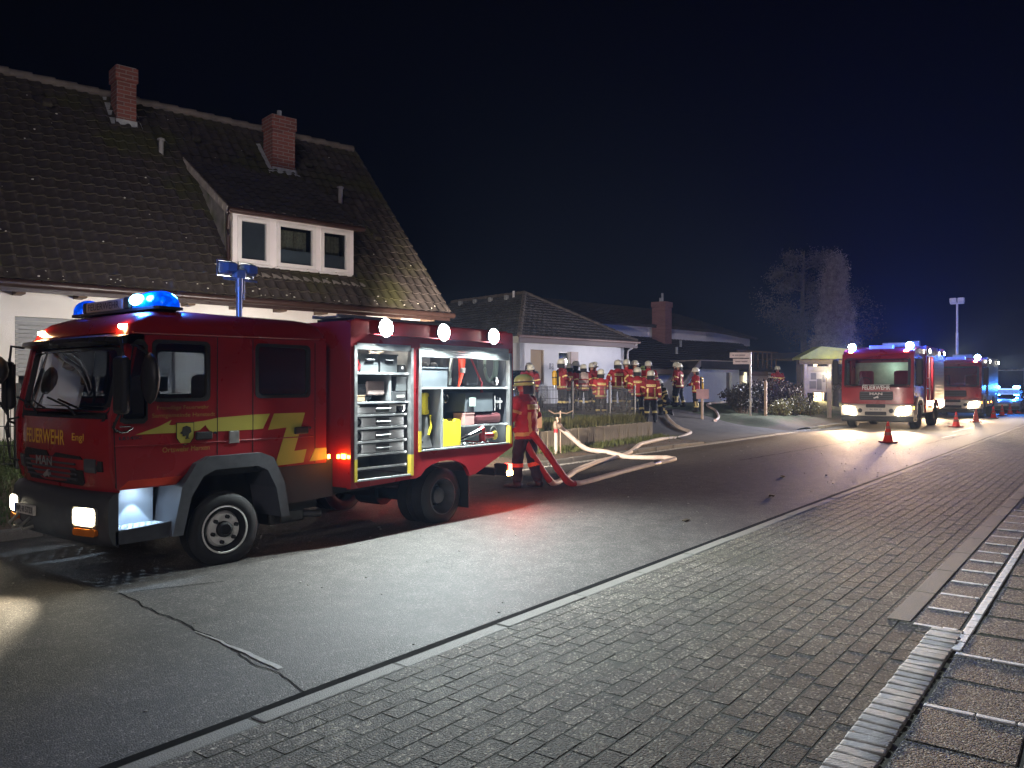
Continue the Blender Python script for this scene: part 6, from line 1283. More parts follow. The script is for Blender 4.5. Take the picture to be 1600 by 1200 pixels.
# ================================================================== HOSES, HYDRANT
def smooth_path(pts, n=8):
    out = []
    P = [Vector(p) for p in pts]; P = [P[0]]+P+[P[-1]]
    for i in range(1,len(P)-2):
        a,b,c,d = P[i-1],P[i],P[i+1],P[i+2]
        for k in range(n):
            t = k/n; out.append(.5*((2*b)+(-a+c)*t+(2*a-5*b+4*c-d)*t*t+(-a+3*b-3*c+d)*t**3))
    return out+[P[-2]]
hosem = mat('hose_canvas', (.62,.52,.44), .7, var=.12, scale=10, bump=.3, bscale=80); hosered = mat('hose_red', (.42,.05,.05), .6, var=.15, scale=10)
def hose(name, pts, r, label, split):
    path = smooth_path(pts); t = thing(name, path[len(path)//2], label, 'hose', 'delivery hoses')
    k = int(len(path)*split)
    rw = [r*(1+.05*math.sin(i*.9)+.03*math.sin(i*2.3)) for i in range(len(path))]
    put('red_length', MB().tube(path[:k+1], rw[:k+1], 10), hosered, t, sm=60); put('canvas_length', MB().tube(path[k:], [q*1.02 for q in rw[k:]], 10), hosem, t, sm=60); return t
G0 = .045
A_ = [(10.42,7.92,1.03),(10.55,7.80,.80),(10.83,7.72,.40),(11.10,7.66,.10),(11.42,7.75,G0),(12.3,8.12,G0),(13.3,8.56,G0),(15.1,9.15,G0),(17.2,9.65,G0),(18.8,10.15,.16),(19.4,10.3,.17),(21.3,10.75,.16),(23.0,11.05,.10),(24.0,11.2,.16),(24.7,11.45,.20),(25.1,12.0,.30),(25.9,12.7,.46),(26.9,13.4,.65)]
hose('fire_hose', A_, .055, 'pale fire hose running from the operator up to the kneeling firefighter', .17)
B_ = [(10.50,7.62,.95),(10.75,7.50,.62),(11.0,7.42,.30),(11.20,7.36,.10),(11.55,7.35,G0),(12.5,7.50,G0),(13.5,7.68,G0),(14.9,7.88,G0),(16.2,8.02,G0),(16.75,8.15,G0),(16.9,8.45,G0),(16.7,8.75,G0),(16.6,9.3,G0),(16.5,9.75,.14),(16.25,10.2,.22),(15.95,10.5,.55),(15.73,10.62,.76)]
hb = hose('fire_hose', B_, .058, 'fire hose looping over the asphalt from the operator to the hydrant standpipe', .22)
pth = smooth_path(B_); q = min(range(len(pth)), key=lambda i: (pth[i]-Vector((15.4,7.94,G0))).length)
put('coupling', MB().tube([pth[q-1],pth[q],pth[q+1]], [.066,.074,.066], 12), mat('coupling_dark', (.10,.085,.08), .4, .6), hb, sm=40)
hx = thing('fire_hose', (29,12.8,.5), 'pale fire hose lying across the upper drive by the hedge', 'hose', 'delivery hoses')
put('canvas_length', MB().tube(smooth_path([(29.5,12.6,zg(29.5,12.6)+.05),(30.5,12.9,zg(30.5,12.9)+.05),(31.8,13.6,zg(31.8,13.6)+.05),(34,14.9,zg(34,14.9)+.05),(38,15.6,zg(38,15.6)+.06)]), .05, 10), hosem, hx, sm=60); put('coupling', MB().tube([(29.35,12.55,zg(29.4,12.6)+.05),(29.55,12.62,zg(29.5,12.6)+.05)], .06, 10), chrome, hx)
brass = mat('standpipe_metal', (.45,.33,.25), .45, .5, var=.15)
hyd = thing('hydrant_standpipe', (15.62,10.64,.11), 'hydrant standpipe with two outlets and red collar on the earth strip', 'standpipe')
hx0, hy0, hz0 = 15.62,10.64,.11
put('tube', MB().cyl((hx0,hy0,hz0-.05),(hx0,hy0,hz0+.60),.042,n=14), mat('standpipe_white', (.55,.48,.42), .5), hyd, sm=40); put('collar', MB().cyl((hx0,hy0,hz0+.50),(hx0,hy0,hz0+.60),.048,n=14), mat('signal_red', (.55,.02,.03)), hyd)
put('head', MB().lathe([(.045,.58),(.065,.62),(.07,.70),(.05,.76),(.03,.78)], (hx0,hy0,hz0), 'z', 16), brass, hyd, sm=50)
for dx,dy in ((-.06,-.08),(.10,.0)):
    o = put('outlet', MB().tube([(hx0,hy0,hz0+.68),(hx0+dx*1.2,hy0+dy*1.2,hz0+.70),(hx0+dx*2,hy0+dy*2,hz0+.66)], [.04,.042,.048], 12), brass, hyd, sm=50)
    put('valve_stem', MB().cyl((hx0+dx,hy0+dy,hz0+.70),(hx0+dx,hy0+dy,hz0+.84),.016).lathe([(.055,.84),(.055,.86)], (hx0+dx,hy0+dy,hz0), 'z', 10), brass, o)
put('outlet_cap', MB().lathe([(.055,0),(.06,-.03),(.03,-.05)], (hx0-.14,hy0-.18,hz0+.66), 'y', 14), brass, hyd)
key = thing('hydrant_key', (15.78,10.62,.11), 'tall tee handled hydrant key standing beside the standpipe', 'key')
put('shaft', MB().cyl((15.78,10.62,.08),(15.78,10.62,1.12),.014), brass, key); put('handle', MB().tube([(15.52,10.78,1.14),(15.64,10.70,1.06),(15.78,10.62,1.08),(15.92,10.53,1.06),(16.05,10.45,1.12)], .014, 8), brass, key, sm=50)
# ================================================================== MESH FENCE ROUND THE LAWN
fn = thing('mesh_fence', (20.5,12.5,.65), 'dark steel mesh fence with flat posts round the lawn before the firefighters', 'fence')
fp = [(14.2,10.95),(16.12,11.35),(17.99,11.87),(20.62,12.55),(22.3,12.85)]
fp = [(15.0,11.70),(16.3,11.78),(18.3,11.92),(20.5,12.05),(22.2,12.15)]
barme = MB().box((-.0045,-.0045,0),(.0045,.0045,1.02)).mesh('bar'); barme.materials.append(fm)
FH = 1.05
for i,a in enumerate(fp):
    za = zg(*a); put('post', MB().cbox((a[0]-.035,a[1]-.025,za-.1),(a[0]+.035,a[1]+.025,za+FH+.14),.006), fm, fn)
    if i == len(fp)-1: break
    b = fp[i+1]; zb = zg(*b); L_ = math.hypot(b[0]-a[0],b[1]-a[1]); n = int(L_/.075)
    for k in range(1,n):
        f = k/n; x, y, z = a[0]+(b[0]-a[0])*f, a[1]+(b[1]-a[1])*f, za+(zb-za)*f
        o = bpy.data.objects.new('bar', barme); COL.objects.link(o); o.parent = fn; o.matrix_parent_inverse = W(fn).inverted(); o.location = (x,y,z+.04)
    for h in (.06,.28,.50,.74,.96,1.04): put('rail', MB().cyl((a[0],a[1]-.012,za+h),(b[0],b[1]-.012,zb+h),.007,n=5), fm, fn)
bd = thing('small_board', (15.9,11.1,.15), 'small orange brown board leaning at the fence beside the operator', 'board'); put('panel', MB().box((15.55,11.17,.70),(15.80,11.19,.98)), mat('board_orange', (.42,.22,.12), .7), bd); put('stake', MB().box((15.66,11.195,.1),(15.70,11.225,.9)), wood, bd)
# ================================================================== VEHICLES IN THE YARD AND STREET
carpaint = lambda n,c: mat(n, c, .25, var=.04, coat=.6)
def car(name, x, t, z, head, L_, Wd, Ht, paint, label, cat='car', grp=None, van=False, lights=None, plate=True, bar=False):
    r_ = thing(name, (x,t,z), label, cat, grp, rz=R(head)); h = Wd/2
    if not van: low = [(-L_/2,.45),(-L_/2+.05,.28),(L_/2-.1,.25),(L_/2,.42),(L_/2-.02,.66),(L_/2-.25,.80),(L_*.22,.92),(L_*.20,.93),(-L_*.40,.95),(-L_/2+.03,.86)]; roof_ = [(L_*.22,.92),(L_*.06,Ht-.06),(-L_*.05,Ht),(-L_*.28,Ht-.02),(-L_*.44,.95)]
    else: low = [(-L_/2,.45),(-L_/2+.05,.30),(L_/2-.1,.28),(L_/2,.45),(L_/2-.02,.80),(L_/2-.30,1.05),(L_*.32,1.12),(-L_/2+.02,1.12)]; roof_ = [(L_*.34,1.12),(L_*.18,Ht-.08),(L_*.08,Ht),(-L_*.48,Ht-.03),(-L_*.495,1.12)]
    def sect(poly, ins):
        n = len(poly); cx = sum(p[0] for p in poly)/n; cz = sum(p[1] for p in poly)/n
        return [[(cx+(p[0]-cx)*k, y, cz+(p[1]-cz)*k) for p in poly] for y,k in ((-h+ins,.94),(-h+ins+.07,1.0),(h-ins-.07,1.0),(h-ins,.94))]
    put('body', MB().loft(sect(low,0)), paint, r_, world=False, sm=40); put('roof', MB().loft(sect(roof_,.10)), paint, r_, world=False, sm=40)
    gls = glassmat('car_glass', (.05,.06,.07), .25)
    a, b = roof_[0], roof_[1]; put('windscreen', MB().add([(a[0]+.01,-h+.20,a[1]+.04),(a[0]+.01,h-.20,a[1]+.04),(b[0]+.03,h-.26,b[1]-.04),(b[0]+.03,-h+.26,b[1]-.04)], [(0,1,2,3)]), gls, r_, world=False)
    for s in (-1,1):
        put('side_window', MB().plate([[(a[0]-.15,a[1]+.06),(b[0]-.02,b[1]-.10),(roof_[3][0]+.1,roof_[3][1]-.12),(roof_[4][0]+.25,roof_[4][1]+.06)]], lambda u,v: (u,s*(h-.085),v), lambda u,v: (u,s*(h-.095),v)), gls, r_, world=False)
        for sx in (-L_*.31,L_*.32):
            w = put('wheel', MB().lathe([(.20,-.10),(.30,-.10),(.32,-.06),(.32,.06),(.30,.10),(.20,.10)], (sx,s*(h-.10),.32), 'y', 24), rubber, r_, world=False, sm=45); put('rim', MB().lathe([(.20,s*.09),(.10,s*.08),(.04,s*.09)], (sx,s*(h-.10),.32), 'y', 18, cap='end'), alu, w, world=False)
        put('headlight', MB().cbox((L_/2-.16,s*(h-.30)-.14,.58),(L_/2-.005,s*(h-.30)+.14,.72),.03), lights if lights else mat('lamp_glass', (.4,.4,.42), .1), r_, world=False)
        put('tail_light', MB().cbox((-L_/2-.005,s*(h-.22)-.10,.70),(-L_/2+.10,s*(h-.22)+.10,.88),.03), mat('tail_red', (.3,.01,.01), .2), r_, world=False)
        put('mirror', MB().cbox((a[0]-.25,s*(h+.08)-.07,a[1]+.02),(a[0]-.12,s*(h+.08)+.07,a[1]+.16),.03), paint, r_, world=False)
    put('bumper', MB().cbox((L_/2-.10,-h+.05,.30),(L_/2+.03,h-.05,.48),.04), greyp, r_, world=False)
    for e in (1,-1): put('number_plate', MB().box((e*(L_/2+.035),-.26,.50),(e*(L_/2+.045),.26,.61)), mat('plate_white', (.62,.58,.52)), r_, world=False)
    if bar:
        put('light_bar', MB().cbox((L_*.02,-h+.25,Ht),(L_*.02+.30,h-.25,Ht+.12),.04), emat('police_bar', (.25,.45,1), .6), r_, world=False)
    return r_
car('parked_car', 23.2,17.9,zg(23.2,17.9), 200, 4.4, 1.78, 1.45, carpaint('car_black',(.012,.012,.014)), 'black parked car behind the mesh fence, its plate towards the road', grp='cars parked in the yard')
car('parked_car', 20.6,18.0,zg(20.6,18.0), 235, 4.5, 1.8, 1.62, carpaint('car_grey_green',(.045,.05,.042)), 'dark green grey parked car, its roof showing above the operator', grp='cars parked in the yard')
pl = emat('blue_flasher', (.04,.28,1), 55)
pc = car('patrol_car', 60.6,6.0,0.0, 180, 4.6, 1.9, 1.46, carpaint('car_silver_blue',(.25,.30,.40)), 'silver patrol car with two glaring blue roof flashers at the right edge', 'car', bar=True)
for s in (-1,1):
    put('blue_flasher', MB().blob((60.3,6.0+.56*s,1.66), (.10,.22,.10), 2), pl, pc)
    lamp('SPOT', (59.95,6.0+.56*s,1.68), (-1,-.25,-.10), 260, (.05,.25,1), pc, size=.10, cone=130, blend=.5)
vn = car('delivery_van', 67.5,6.4,0.0, 180, 5.2, 2.2, 2.95, carpaint('van_white',(.6,.6,.62)), 'tall pale van standing behind the patrol car', 'van', van=True)
# ---- big fire engines further up the street
def engine(x, t0, wid, HtC, HtB, Lc, Lb, label, front_txt, lit, second):
    t1 = t0+wid; tc = (t0+t1)/2; hw = wid/2
    r_ = thing('fire_engine', (x+3,tc,0), label, 'fire engine', 'large fire engines up the street')
    f = lambda t_,z_: x+.10*abs((t_-tc)/hw)**4+max(0,z_-1.75)*.10
    tt = [t0+wid*i/14 for i in range(15)]
    wz0, wz1 = 1.72, HtC-.42
    # cab shell
    prof = [(x+.12,.95),(x+.08,1.7),(x+.12+(wz1-1.75)*.10,wz1),(x+.42,HtC-.08),(x+.7,HtC),(x+Lc,HtC),(x+Lc,.95),(x+1.75,.95),(x+1.62,1.25),(x+.85,1.30),(x+.62,1.0),(x+.62,.95)]
    sw = [rrect(x+.42,1.72,x+1.30,wz1,.08,3)] + ([rrect(x+1.55,1.72,x+2.25,wz1,.08,3)] if Lc > 2.5 else [])
    for t_, s in ((t0,1),(t1,-1)):
        cs = put('cab_side', MB().plate([prof]+sw, lambda u,v: (u,t_,v), lambda u,v: (u,t_+.06*s,v)), redp, r_)
        for w_ in sw: put('side_window', MB().plate([w_], lambda u,v: (u,t_+.02*s,v), lambda u,v: (u,t_+.03*s,v)), glassmat('cab_glass'), cs)
        put('marker_strip', MB().plate([[(x+.20,1.1),(x+.26,1.1),(x+.26,wz1),(x+.20,wz1)]], lambda u,v: (u,t_-.006*s,v), lambda u,v: (u,t_,v)), mat('side_marking', (.60,.42,.25), .5), cs)
    put('cab_roof', MB().loft([[(a,b,z_) for a,b in rrect(x+.28+i0,t0+i0,x+Lc,t1-i0,.10+i0*.3,4)] for i0,z_ in ((.0,HtC-.30),(.03,HtC-.14),(.12,HtC-.03),(.3,HtC))], cap0=False), redp, r_, sm=60)
    put('cab_rear', MB().box((x+Lc-.05,t0+.06,.95),(x+Lc,t1-.06,HtC-.05)), redp, r_)
    fr = put('front_panel', MB().grid(lambda u,v: (f(u,v),u,v), tt, [.98,1.2,1.45,wz0-.06]), redp, r_, sm=60)
    put('windscreen_frame', MB().plate([dens([(t0,wz0-.06),(t1,wz0-.06),(t1,HtC-.20),(t0,HtC-.20)],6), dens(rrect(t0+.16,wz0,t1-.16,wz1,.10,3),2)], lambda u,v: (f(u,v),u,v), lambda u,v: (f(u,v)+.05,u,v)), redp, r_)
    put('windscreen_seal', MB().plate([dens(rrect(t0+.10,wz0-.05,t1-.10,wz1+.05,.12,3),2), dens(rrect(t0+.20,wz0+.04,t1-.20,wz1-.03,.09,3),2)], lambda u,v: (f(u,v)-.006,u,v), lambda u,v: (f(u,v)+.02,u,v)), blackp, r_)
    put('windscreen', MB().grid(lambda u,v: (f(u,v)+.02,u,v), [t0+.15+(wid-.3)*i/8 for i in range(9)], [wz0,wz1]), glassmat('cab_glass'), r_, sm=60)
    gz0, gz1 = 1.16, 1.50
    gr_ = put('grille', MB().plate([dens(rrect(tc-.62,gz0,tc+.62,gz1,.05,2),3)], lambda u,v: (f(u,v)-.02,u,v), lambda u,v: (f(u,v)+.01,u,v)), blackp, fr)
    for k in range(4): put('grille_slat', MB().box((f(tc,1.3)-.03,tc-.58,gz0+.04+.085*k),(f(tc,1.3)-.015,tc+.58,gz0+.075+.085*k)), greyp, gr_)
    wl = mat('white_lettering', (.85,.80,.76), .5)
    if front_txt:
        text('lettering', front_txt, (x-.012,tc+.52,gz1+.07), (0,-1,0), (.10,0,1), 1.04, .17, wl, fr, bold=.02); put('underline', MB().box((x-.008,tc-.52,gz1+.255),(x+.0,tc+.50,gz1+.275)), wl, fr)
        text('badge', 'MAN', (f(tc,1.3)-.038,tc+.24,gz0+.20), (0,-1,0), (0,0,1), .48, .10, chrome if 0 else wl, gr_, bold=.03)
        put('lion_badge', MB().plate([[((u-7.85)*1.5+tc,(v-.90)*1.5+gz0+.09) for u,v in lion]], lambda u,v: (f(tc,1.3)-.040,u,v), lambda u,v: (f(tc,1.3)-.032,u,v)), wl, gr_)
    def br2(z_, e): return [(f(u,1.0)-e,u,z_) for u in tt]+[(x+.70,t1,z_),(x+.70,t0,z_)]
    bm_ = put('bumper', MB().loft([br2(.50,0),br2(.54,.07),br2(.75,.10),br2(.95,.08),br2(1.0,.0)]), mat('bumper_white', (.62,.56,.48), .5, var=.06), r_, sm=50)
    put('bumper_valance', MB().loft([br2(.30,-.06),br2(.34,.03),br2(.52,.05)]), blackp, r_, sm=50)
    put('bumper_opening', MB().plate([dens(rrect(tc-.40,.56,tc+.40,.70,.03,2),2)], lambda u,v: (f(u,1)-.115,u,v), lambda u,v: (f(u,1)-.05,u,v)), blackp, bm_); put('bumper_top_grille', MB().plate([dens(rrect(tc-.36,.86,tc+.36,1.0,.03,2),2)], lambda u,v: (f(u,1)-.108,u,v), lambda u,v: (f(u,1)-.05,u,v)), blackp, bm_)
    put('number_plate', MB().box((f(tc,1)-.125,tc-.28,.735),(f(tc,1)-.115,tc+.28,.845)), mat('plate_white', (.62,.58,.52)), bm_)
    if front_txt: text('plate_lettering', 'WL·FW 12', (f(tc,1)-.127,tc+.22,.755), (0,-1,0), (0,0,1), .44, .07, mat('plate_black', (.015,.015,.015)), bm_)
    for s in (-1,1):
        c = tc+s*(hw-.34)
        put('headlight', MB().plate([dens(rrect(c-.24,.60,c+.24,.88,.08,3),2)], lambda u,v: (f(u,1)-.115,u,v+(u-c)*s*.25), lambda u,v: (f(u,1)-.03,u,v+(u-c)*s*.25)), emat('big_headlight', (1,.85,.58), lit), bm_)
        lamp('SPOT', (f(c,1)-.20,c,.76), (-1,-.12,-.012), 2900 if front_txt else 1900, (1,.66,.37), r_, size=.09, cone=50, blend=1)
        put('fog_ring', MB().lathe([(.07,0),(.09,-.02),(.05,-.03)], (f(tc,1)-.10,tc+s*.58,.74), 'x', 14), blackp, bm_)
        put('turn_signal', MB().cbox((x+.10,tc+s*hw-(.04 if s>0 else -.0) ,.80),(x+.26,tc+s*hw+(.0 if s>0 else .04),.92),.01), amber, bm_)
        put('marker_lamp', MB().cbox((x+.30,tc+s*(hw-.30)-.08,HtC-.14),(x+.38,tc+s*(hw-.30)+.08,HtC-.08),.02), ambw, r_)
        put('mirror_arm', MB().tube([(x+.25,tc+s*hw,wz1),(x+.05,tc+s*(hw+.20),wz1+.02),(x+.05,tc+s*(hw+.24),wz0)], .02, 6), blackp, r_); put('mirror', MB().cbox((x-.02,tc+s*(hw+.22)-.12,wz0+.05),(x+.10,tc+s*(hw+.22)+.12,wz1),.05), blackp, r_)
        b_ = put('blue_beacon', MB().lathe([(.13,0),(.13,.05),(.11,.20),(.06,.25)], (x+.85,tc+s*(hw-.25),HtC), 'z', 18), emat('blue_beacon_hot', (.01,.12,1), 7), r_, sm=50)
        put('beacon_core', MB().blob((x+.70,tc+s*(hw-.25),HtC+.12), (.07,.15,.13), 2), emat('beacon_white', (.35,.75,1), 60), b_)
        lamp('POINT', (x+.50,tc+s*(hw-.25),HtC+.26), None, 110 if front_txt else 50, (.01,.09,1), r_, size=.12); lamp('SPOT', (x+.62,tc+s*(hw-.25),HtC+.22), (-1,-.45,.55), 900 if front_txt else 300, (.01,.10,1), r_, size=.12, cone=105, blend=.8)
    put('roof_sign', MB().cbox((x+.8,tc-.45,HtC),(x+1.1,tc+.45,HtC+.16),.03), mat('roof_sign_grey', (.35,.33,.42), .5), r_)
    for s in (-.5,.5): st = put('seat', MB().cbox((x+1.2,tc+s*wid*.5-.28,1.55),(x+1.4,tc+s*wid*.5+.28,2.35),.08), mat('seat_red', (.20,.03,.05), .9), r_)
    put('dashboard', MB().cbox((x+.22,t0+.12,1.40),(x+.62,t1-.12,1.78),.08), dkin, r_); swp = [(x+.75+.05*math.sin(a),tc+.60+.24*math.cos(a),1.85+.22*math.sin(a)) for a in [2*math.pi*i/18 for i in range(19)]]; put('steering_wheel', MB().tube(swp, .02, 6), blackp, r_)
    put('cab_headlining', MB().box((x+.5,t0+.08,HtC-.16),(x+Lc-.06,t1-.08,HtC-.14)), mat('headliner', (.5,.48,.40)), r_)
    if front_txt: lamp('POINT', (x+1.5,tc-.3,2.5), None, 5, (.75,1,.8), r_, size=.1); put('cab_back_panel', MB().box((x+1.9,t0+.08,1.2),(x+1.95,t1-.08,2.7)), mat('cab_back_pale', (.45,.5,.42), .8), r_)
    # equipment body
    bx0, bx1 = x+Lc+.12, x+Lc+.12+Lb
    op = [(bx0+.15,1.12),(bx0+1.55,1.12),(bx0+1.55,HtB-.42),(bx0+.15,HtB-.42)]
    whx = bx0+Lb*.52
    ob = [(bx0,.62),(whx-.72,.62),(whx-.62,.95),(whx-.35,1.13),(whx+.35,1.13),(whx+.62,.95),(whx+.72,.70),(bx1,.80),(bx1,HtB),(bx0,HtB)]
    bodm = mat('body_silver', (.34,.33,.33), .45, .3, var=.1) if second else redp
    put('body_side', MB().plate([ob]+([op] if not second else []), lambda u,v: (u,t0-.02,v), lambda u,v: (u,t0+.05,v)), bodm, r_); put('body_side', MB().plate([ob], lambda u,v: (u,t1+.02,v), lambda u,v: (u,t1-.05,v)), redp, r_)
    put('body_front', MB().box((bx0+.002,t0+.05,.65),(bx0+.05,t1-.05,HtB-.005)), redp, r_); put('body_roof', MB().box((bx0+.05,t0+.05,HtB-.06),(bx1,t1-.05,HtB-.006)), alud, r_); put('body_rear', MB().box((bx1-.05,t0+.05,.8),(bx1-.002,t1-.05,HtB-.07)), redp, r_)
    if not second:
        put('locker_back', MB().box((bx0+.06,t0+.75,1.0),(bx0+1.7,t0+.78,HtB-.1)), mat('locker_pale', (.5,.48,.44), .7), r_); put('locker_floor', MB().box((bx0+.06,t0+.06,1.06),(bx0+1.7,t0+.75,1.10)), alud, r_)
        for zz in (1.6,2.05): put('shelf', MB().box((bx0+.1,t0+.08,zz),(bx0+1.6,t0+.74,zz+.03)), alu, r_)
        put('locker_post', MB().box((bx0+.80,t0-.03,1.12),(bx0+.86,t0+.02,HtB-.42)), alu, r_); lamp('AREA', (bx0+.85,t0+.25,HtB-.2), (0,.2,-1), 45, (1,.95,.9), r_, size=(1.3,.1)); put('locker_lamp', MB().box((bx0+.2,t0+.2,HtB-.19),(bx0+1.5,t0+.26,HtB-.17)), emat('locker_strip', (1,.94,.80), 14), r_)
        for k in range(11): put('shutter_slat', MB().cbox((bx0+1.75,t0-.035,1.14+.15*k),(bx1-.15,t0-.021,1.14+.15*k+.14),.006), mat('shutter_alu', (.34,.36,.35)), r_)
        for k in range(2): put('shutter_slat', MB().cbox((bx0+.15,t0-.035,HtB-.42+.13*k),(bx0+1.55,t0-.021,HtB-.42+.13*k+.12),.006), mat('shutter_alu', (.34,.36,.35)), r_)
    else:
        for k in range(13): put('shutter_slat', MB().cbox((bx0+.12,t0-.035,1.14+.135*k),(bx1-.12,t0-.021,1.14+.135*k+.128),.006), mat('shutter_alu', (.34,.36,.35)), r_)
    for k in range(2):
        sx = bx0+.35+k*(Lb-.9)
        fl = put('floodlight', MB().cbox((sx-.12,t0-.10,HtB-.30),(sx+.12,t0-.02,HtB-.12),.02), blackp, r_); put('flood_lens', MB().cbox((sx-.10,t0-.115,HtB-.29),(sx+.10,t0-.10,HtB-.13),.005), emat('far_flood', (1,.93,.75), 26), fl)
        lamp('SPOT', (sx,t0-.30,HtB-.21), (-.70,-.66,-.28), 800, (1,.80,.58), r_, size=.08, cone=92, blend=.7)
        put('side_marker', MB().cbox((bx0+.1+k*1.3,t0-.04,.80),(bx0+.22+k*1.3,t0-.02,.88),.01), amber, r_)
    put('roof_box', MB().cbox((bx0+.8,tc-.5,HtB),(bx1-.8,tc+.5,HtB+.22),.03), alud, r_)
    put('chassis', MB().box((x+.8,tc-.55,.5),(bx1-.1,tc-.40,.82)).box((x+.8,tc+.40,.5),(bx1-.1,tc+.55,.82)).box((x+1.1,t0+.35,.42),(x+1.35,t1-.35,.62)).box((whx-.12,t0+.35,.42),(whx+.12,t1-.35,.62)), chassis, r_); put('tank', MB().cbox((x+Lc-.2,t0+.1,.55),(x+Lc+.9,t0+.6,.98),.05), greyp, r_)
    wr_ = .53
    for sx in (x+1.22,whx):
        for t_, s in ((t0+.17,-1),(t1-.17,1)):
            w_ = put('wheel', MB().lathe([(.28,-.14),(.45,-.17),(wr_-.03,-.15),(wr_,-.10),(wr_-.02,-.05),(wr_,-.03),(wr_,.03),(wr_-.02,.05),(wr_,.10),(wr_-.03,.15),(.45,.17),(.28,.14)], (sx,t_,wr_), 'y', 30), rubber, r_, sm=45); put('rim', MB().lathe([(.29,s*.14),(.27,s*.06),(.16,s*.05),(.14,s*.12),(.05,s*.13)], (sx,t_,wr_), 'y', 20, cap='end'), greyp, w_, sm=40)
    put('fender', MB().plate([[(x+.52,.60),(x+.60,1.05),(x+.85,1.28),(x+1.60,1.28),(x+1.85,1.05),(x+1.93,.62),(x+1.82,.62),(x+1.74,1.0),(x+1.54,1.16),(x+.92,1.16),(x+.70,1.0),(x+.62,.60)]], lambda u,v: (u,t0-.04,v), lambda u,v: (u,t0+.35,v)), mat('bumper_white', (.62,.56,.48)), r_)
    return r_, bx0, bx1
e2, ea, eb = engine(34.15, 6.50, 2.68, 3.22, 3.38, 2.35, 4.2, 'large red fire engine with blazing headlights and two blue beacons', 'FEUERWEHR', 34, False)
put('ladder_drum', MB().cyl((ea+.2,6.75,3.45),(ea+.2,7.2,3.45),.16,n=14), mat('drum_grey', (.4,.42,.45), .5), e2)
for k in range(2):      # floodlights added on the unseen far side, to light the yard
    sx = ea+.35+k*3.3
    fl = put('floodlight', MB().cbox((sx-.12,9.20,3.08),(sx+.12,9.28,3.26),.02), blackp, e2); put('flood_lens', MB().cbox((sx-.10,9.28,3.09),(sx+.10,9.295,3.25),.005), emat('far_flood', (1,.93,.75), 26), fl)
    lamp('SPOT', (sx-.1,9.50,3.17), (-1,.52,-.08), 1300, (.95,.94,1), e2, size=.10, cone=88, blend=.8)
e3, fa, fb = engine(48.4, 5.95, 2.6, 3.15, 3.30, 2.2, 4.6, 'second large fire engine with silver body side, partly behind the blazing one', None, 34, True)
mx_, my_ = 52.1, 7.6
ma2 = put('light_mast', MB().cyl((mx_,my_,3.30),(mx_,my_,4.8),.075,n=10).cyl((mx_,my_,4.8),(mx_,my_,6.45),.058,n=10), mat('mast_pale', (.55,.56,.66), .4), e3, sm=40)
put('mast_head', MB().cbox((mx_-.15,my_-.35,6.45),(mx_+.15,my_+.35,6.52),.02), mat('mast_pale', (.55,.56,.66)), ma2)
for q in (-.2,.2): put('mast_floodlight', MB().cbox((mx_-.14,my_+q-.17,6.53),(mx_+.16,my_+q+.17,6.80),.03), mat('mast_pale', (.55,.56,.66)), ma2)
# ================================================================== TRAFFIC CONES
cr_m = mat('cone_red', (.78,.045,.03), .5, var=.08); cw_m = mat('cone_band', (.42,.16,.14), .5); cb_m = mat('cone_base', (.35,.03,.025), .7)
def cone_proto():
    r_ = thing('traffic_cone', (0,0,0), 'x', 'cone', 'traffic cones along the road')
    put('base', MB().cbox((-.18,-.18,0),(.18,.18,.035),.012), cb_m, r_, world=False)
    rr = lambda z_: .125-(z_-.035)*.19
    put('body', MB().lathe([(rr(.035)+.012,.035),(rr(.05),.05),(rr(.55),.55),(.018,.565)], (0,0,0), 'z', 18), cr_m, r_, world=False, sm=50)
    for a,b in ((.20,.28),(.37,.44)): put('band', MB().lathe([(rr(a)+.003,a),(rr(b)+.003,b)], (0,0,0), 'z', 18, cap=False), cw_m, r_, world=False, sm=50)
    return r_
proto = cone_proto()
cones = [(25.78,5.59,'red traffic cone nearest the camera, alone on the asphalt',1),(37.4,5.5,'red traffic cone second from the camera, beside the large engine',1),(43.3,5.54,'pale pinkish traffic cone third from the camera, without dark bands',2),(48.9,5.45,'red traffic cone fourth from the camera, in front of the second engine',1),
         (53.5,5.54,'fifth traffic cone from the camera, in the far row',1),(56.6,5.45,'sixth traffic cone from the camera, in the far row',1),(59.0,5.2,'farthest traffic cone but one, close to the van',1),(60.2,4.9,'farthest traffic cone, right beside the van',1)]
for i,(s,t,lb_,k) in enumerate(cones):
    if i == 0: o = proto
    else:
        o = proto.copy(); COL.objects.link(o)
        for ch in proto.children:
            if k == 2 and ch.name.startswith('band'): continue
            c = ch.copy(); COL.objects.link(c); c.parent = o
            if k == 2:
                c.data = ch.data.copy(); c.data.materials[0] = mat('cone_pink', (.80,.20,.17), .5)
    o.location = (s,t,zroad(t)+.002); o.rotation_euler = (0,0,RN.uniform(0,1.5)); o['label'] = lb_; o.scale = (1.12,1.12,1.12)
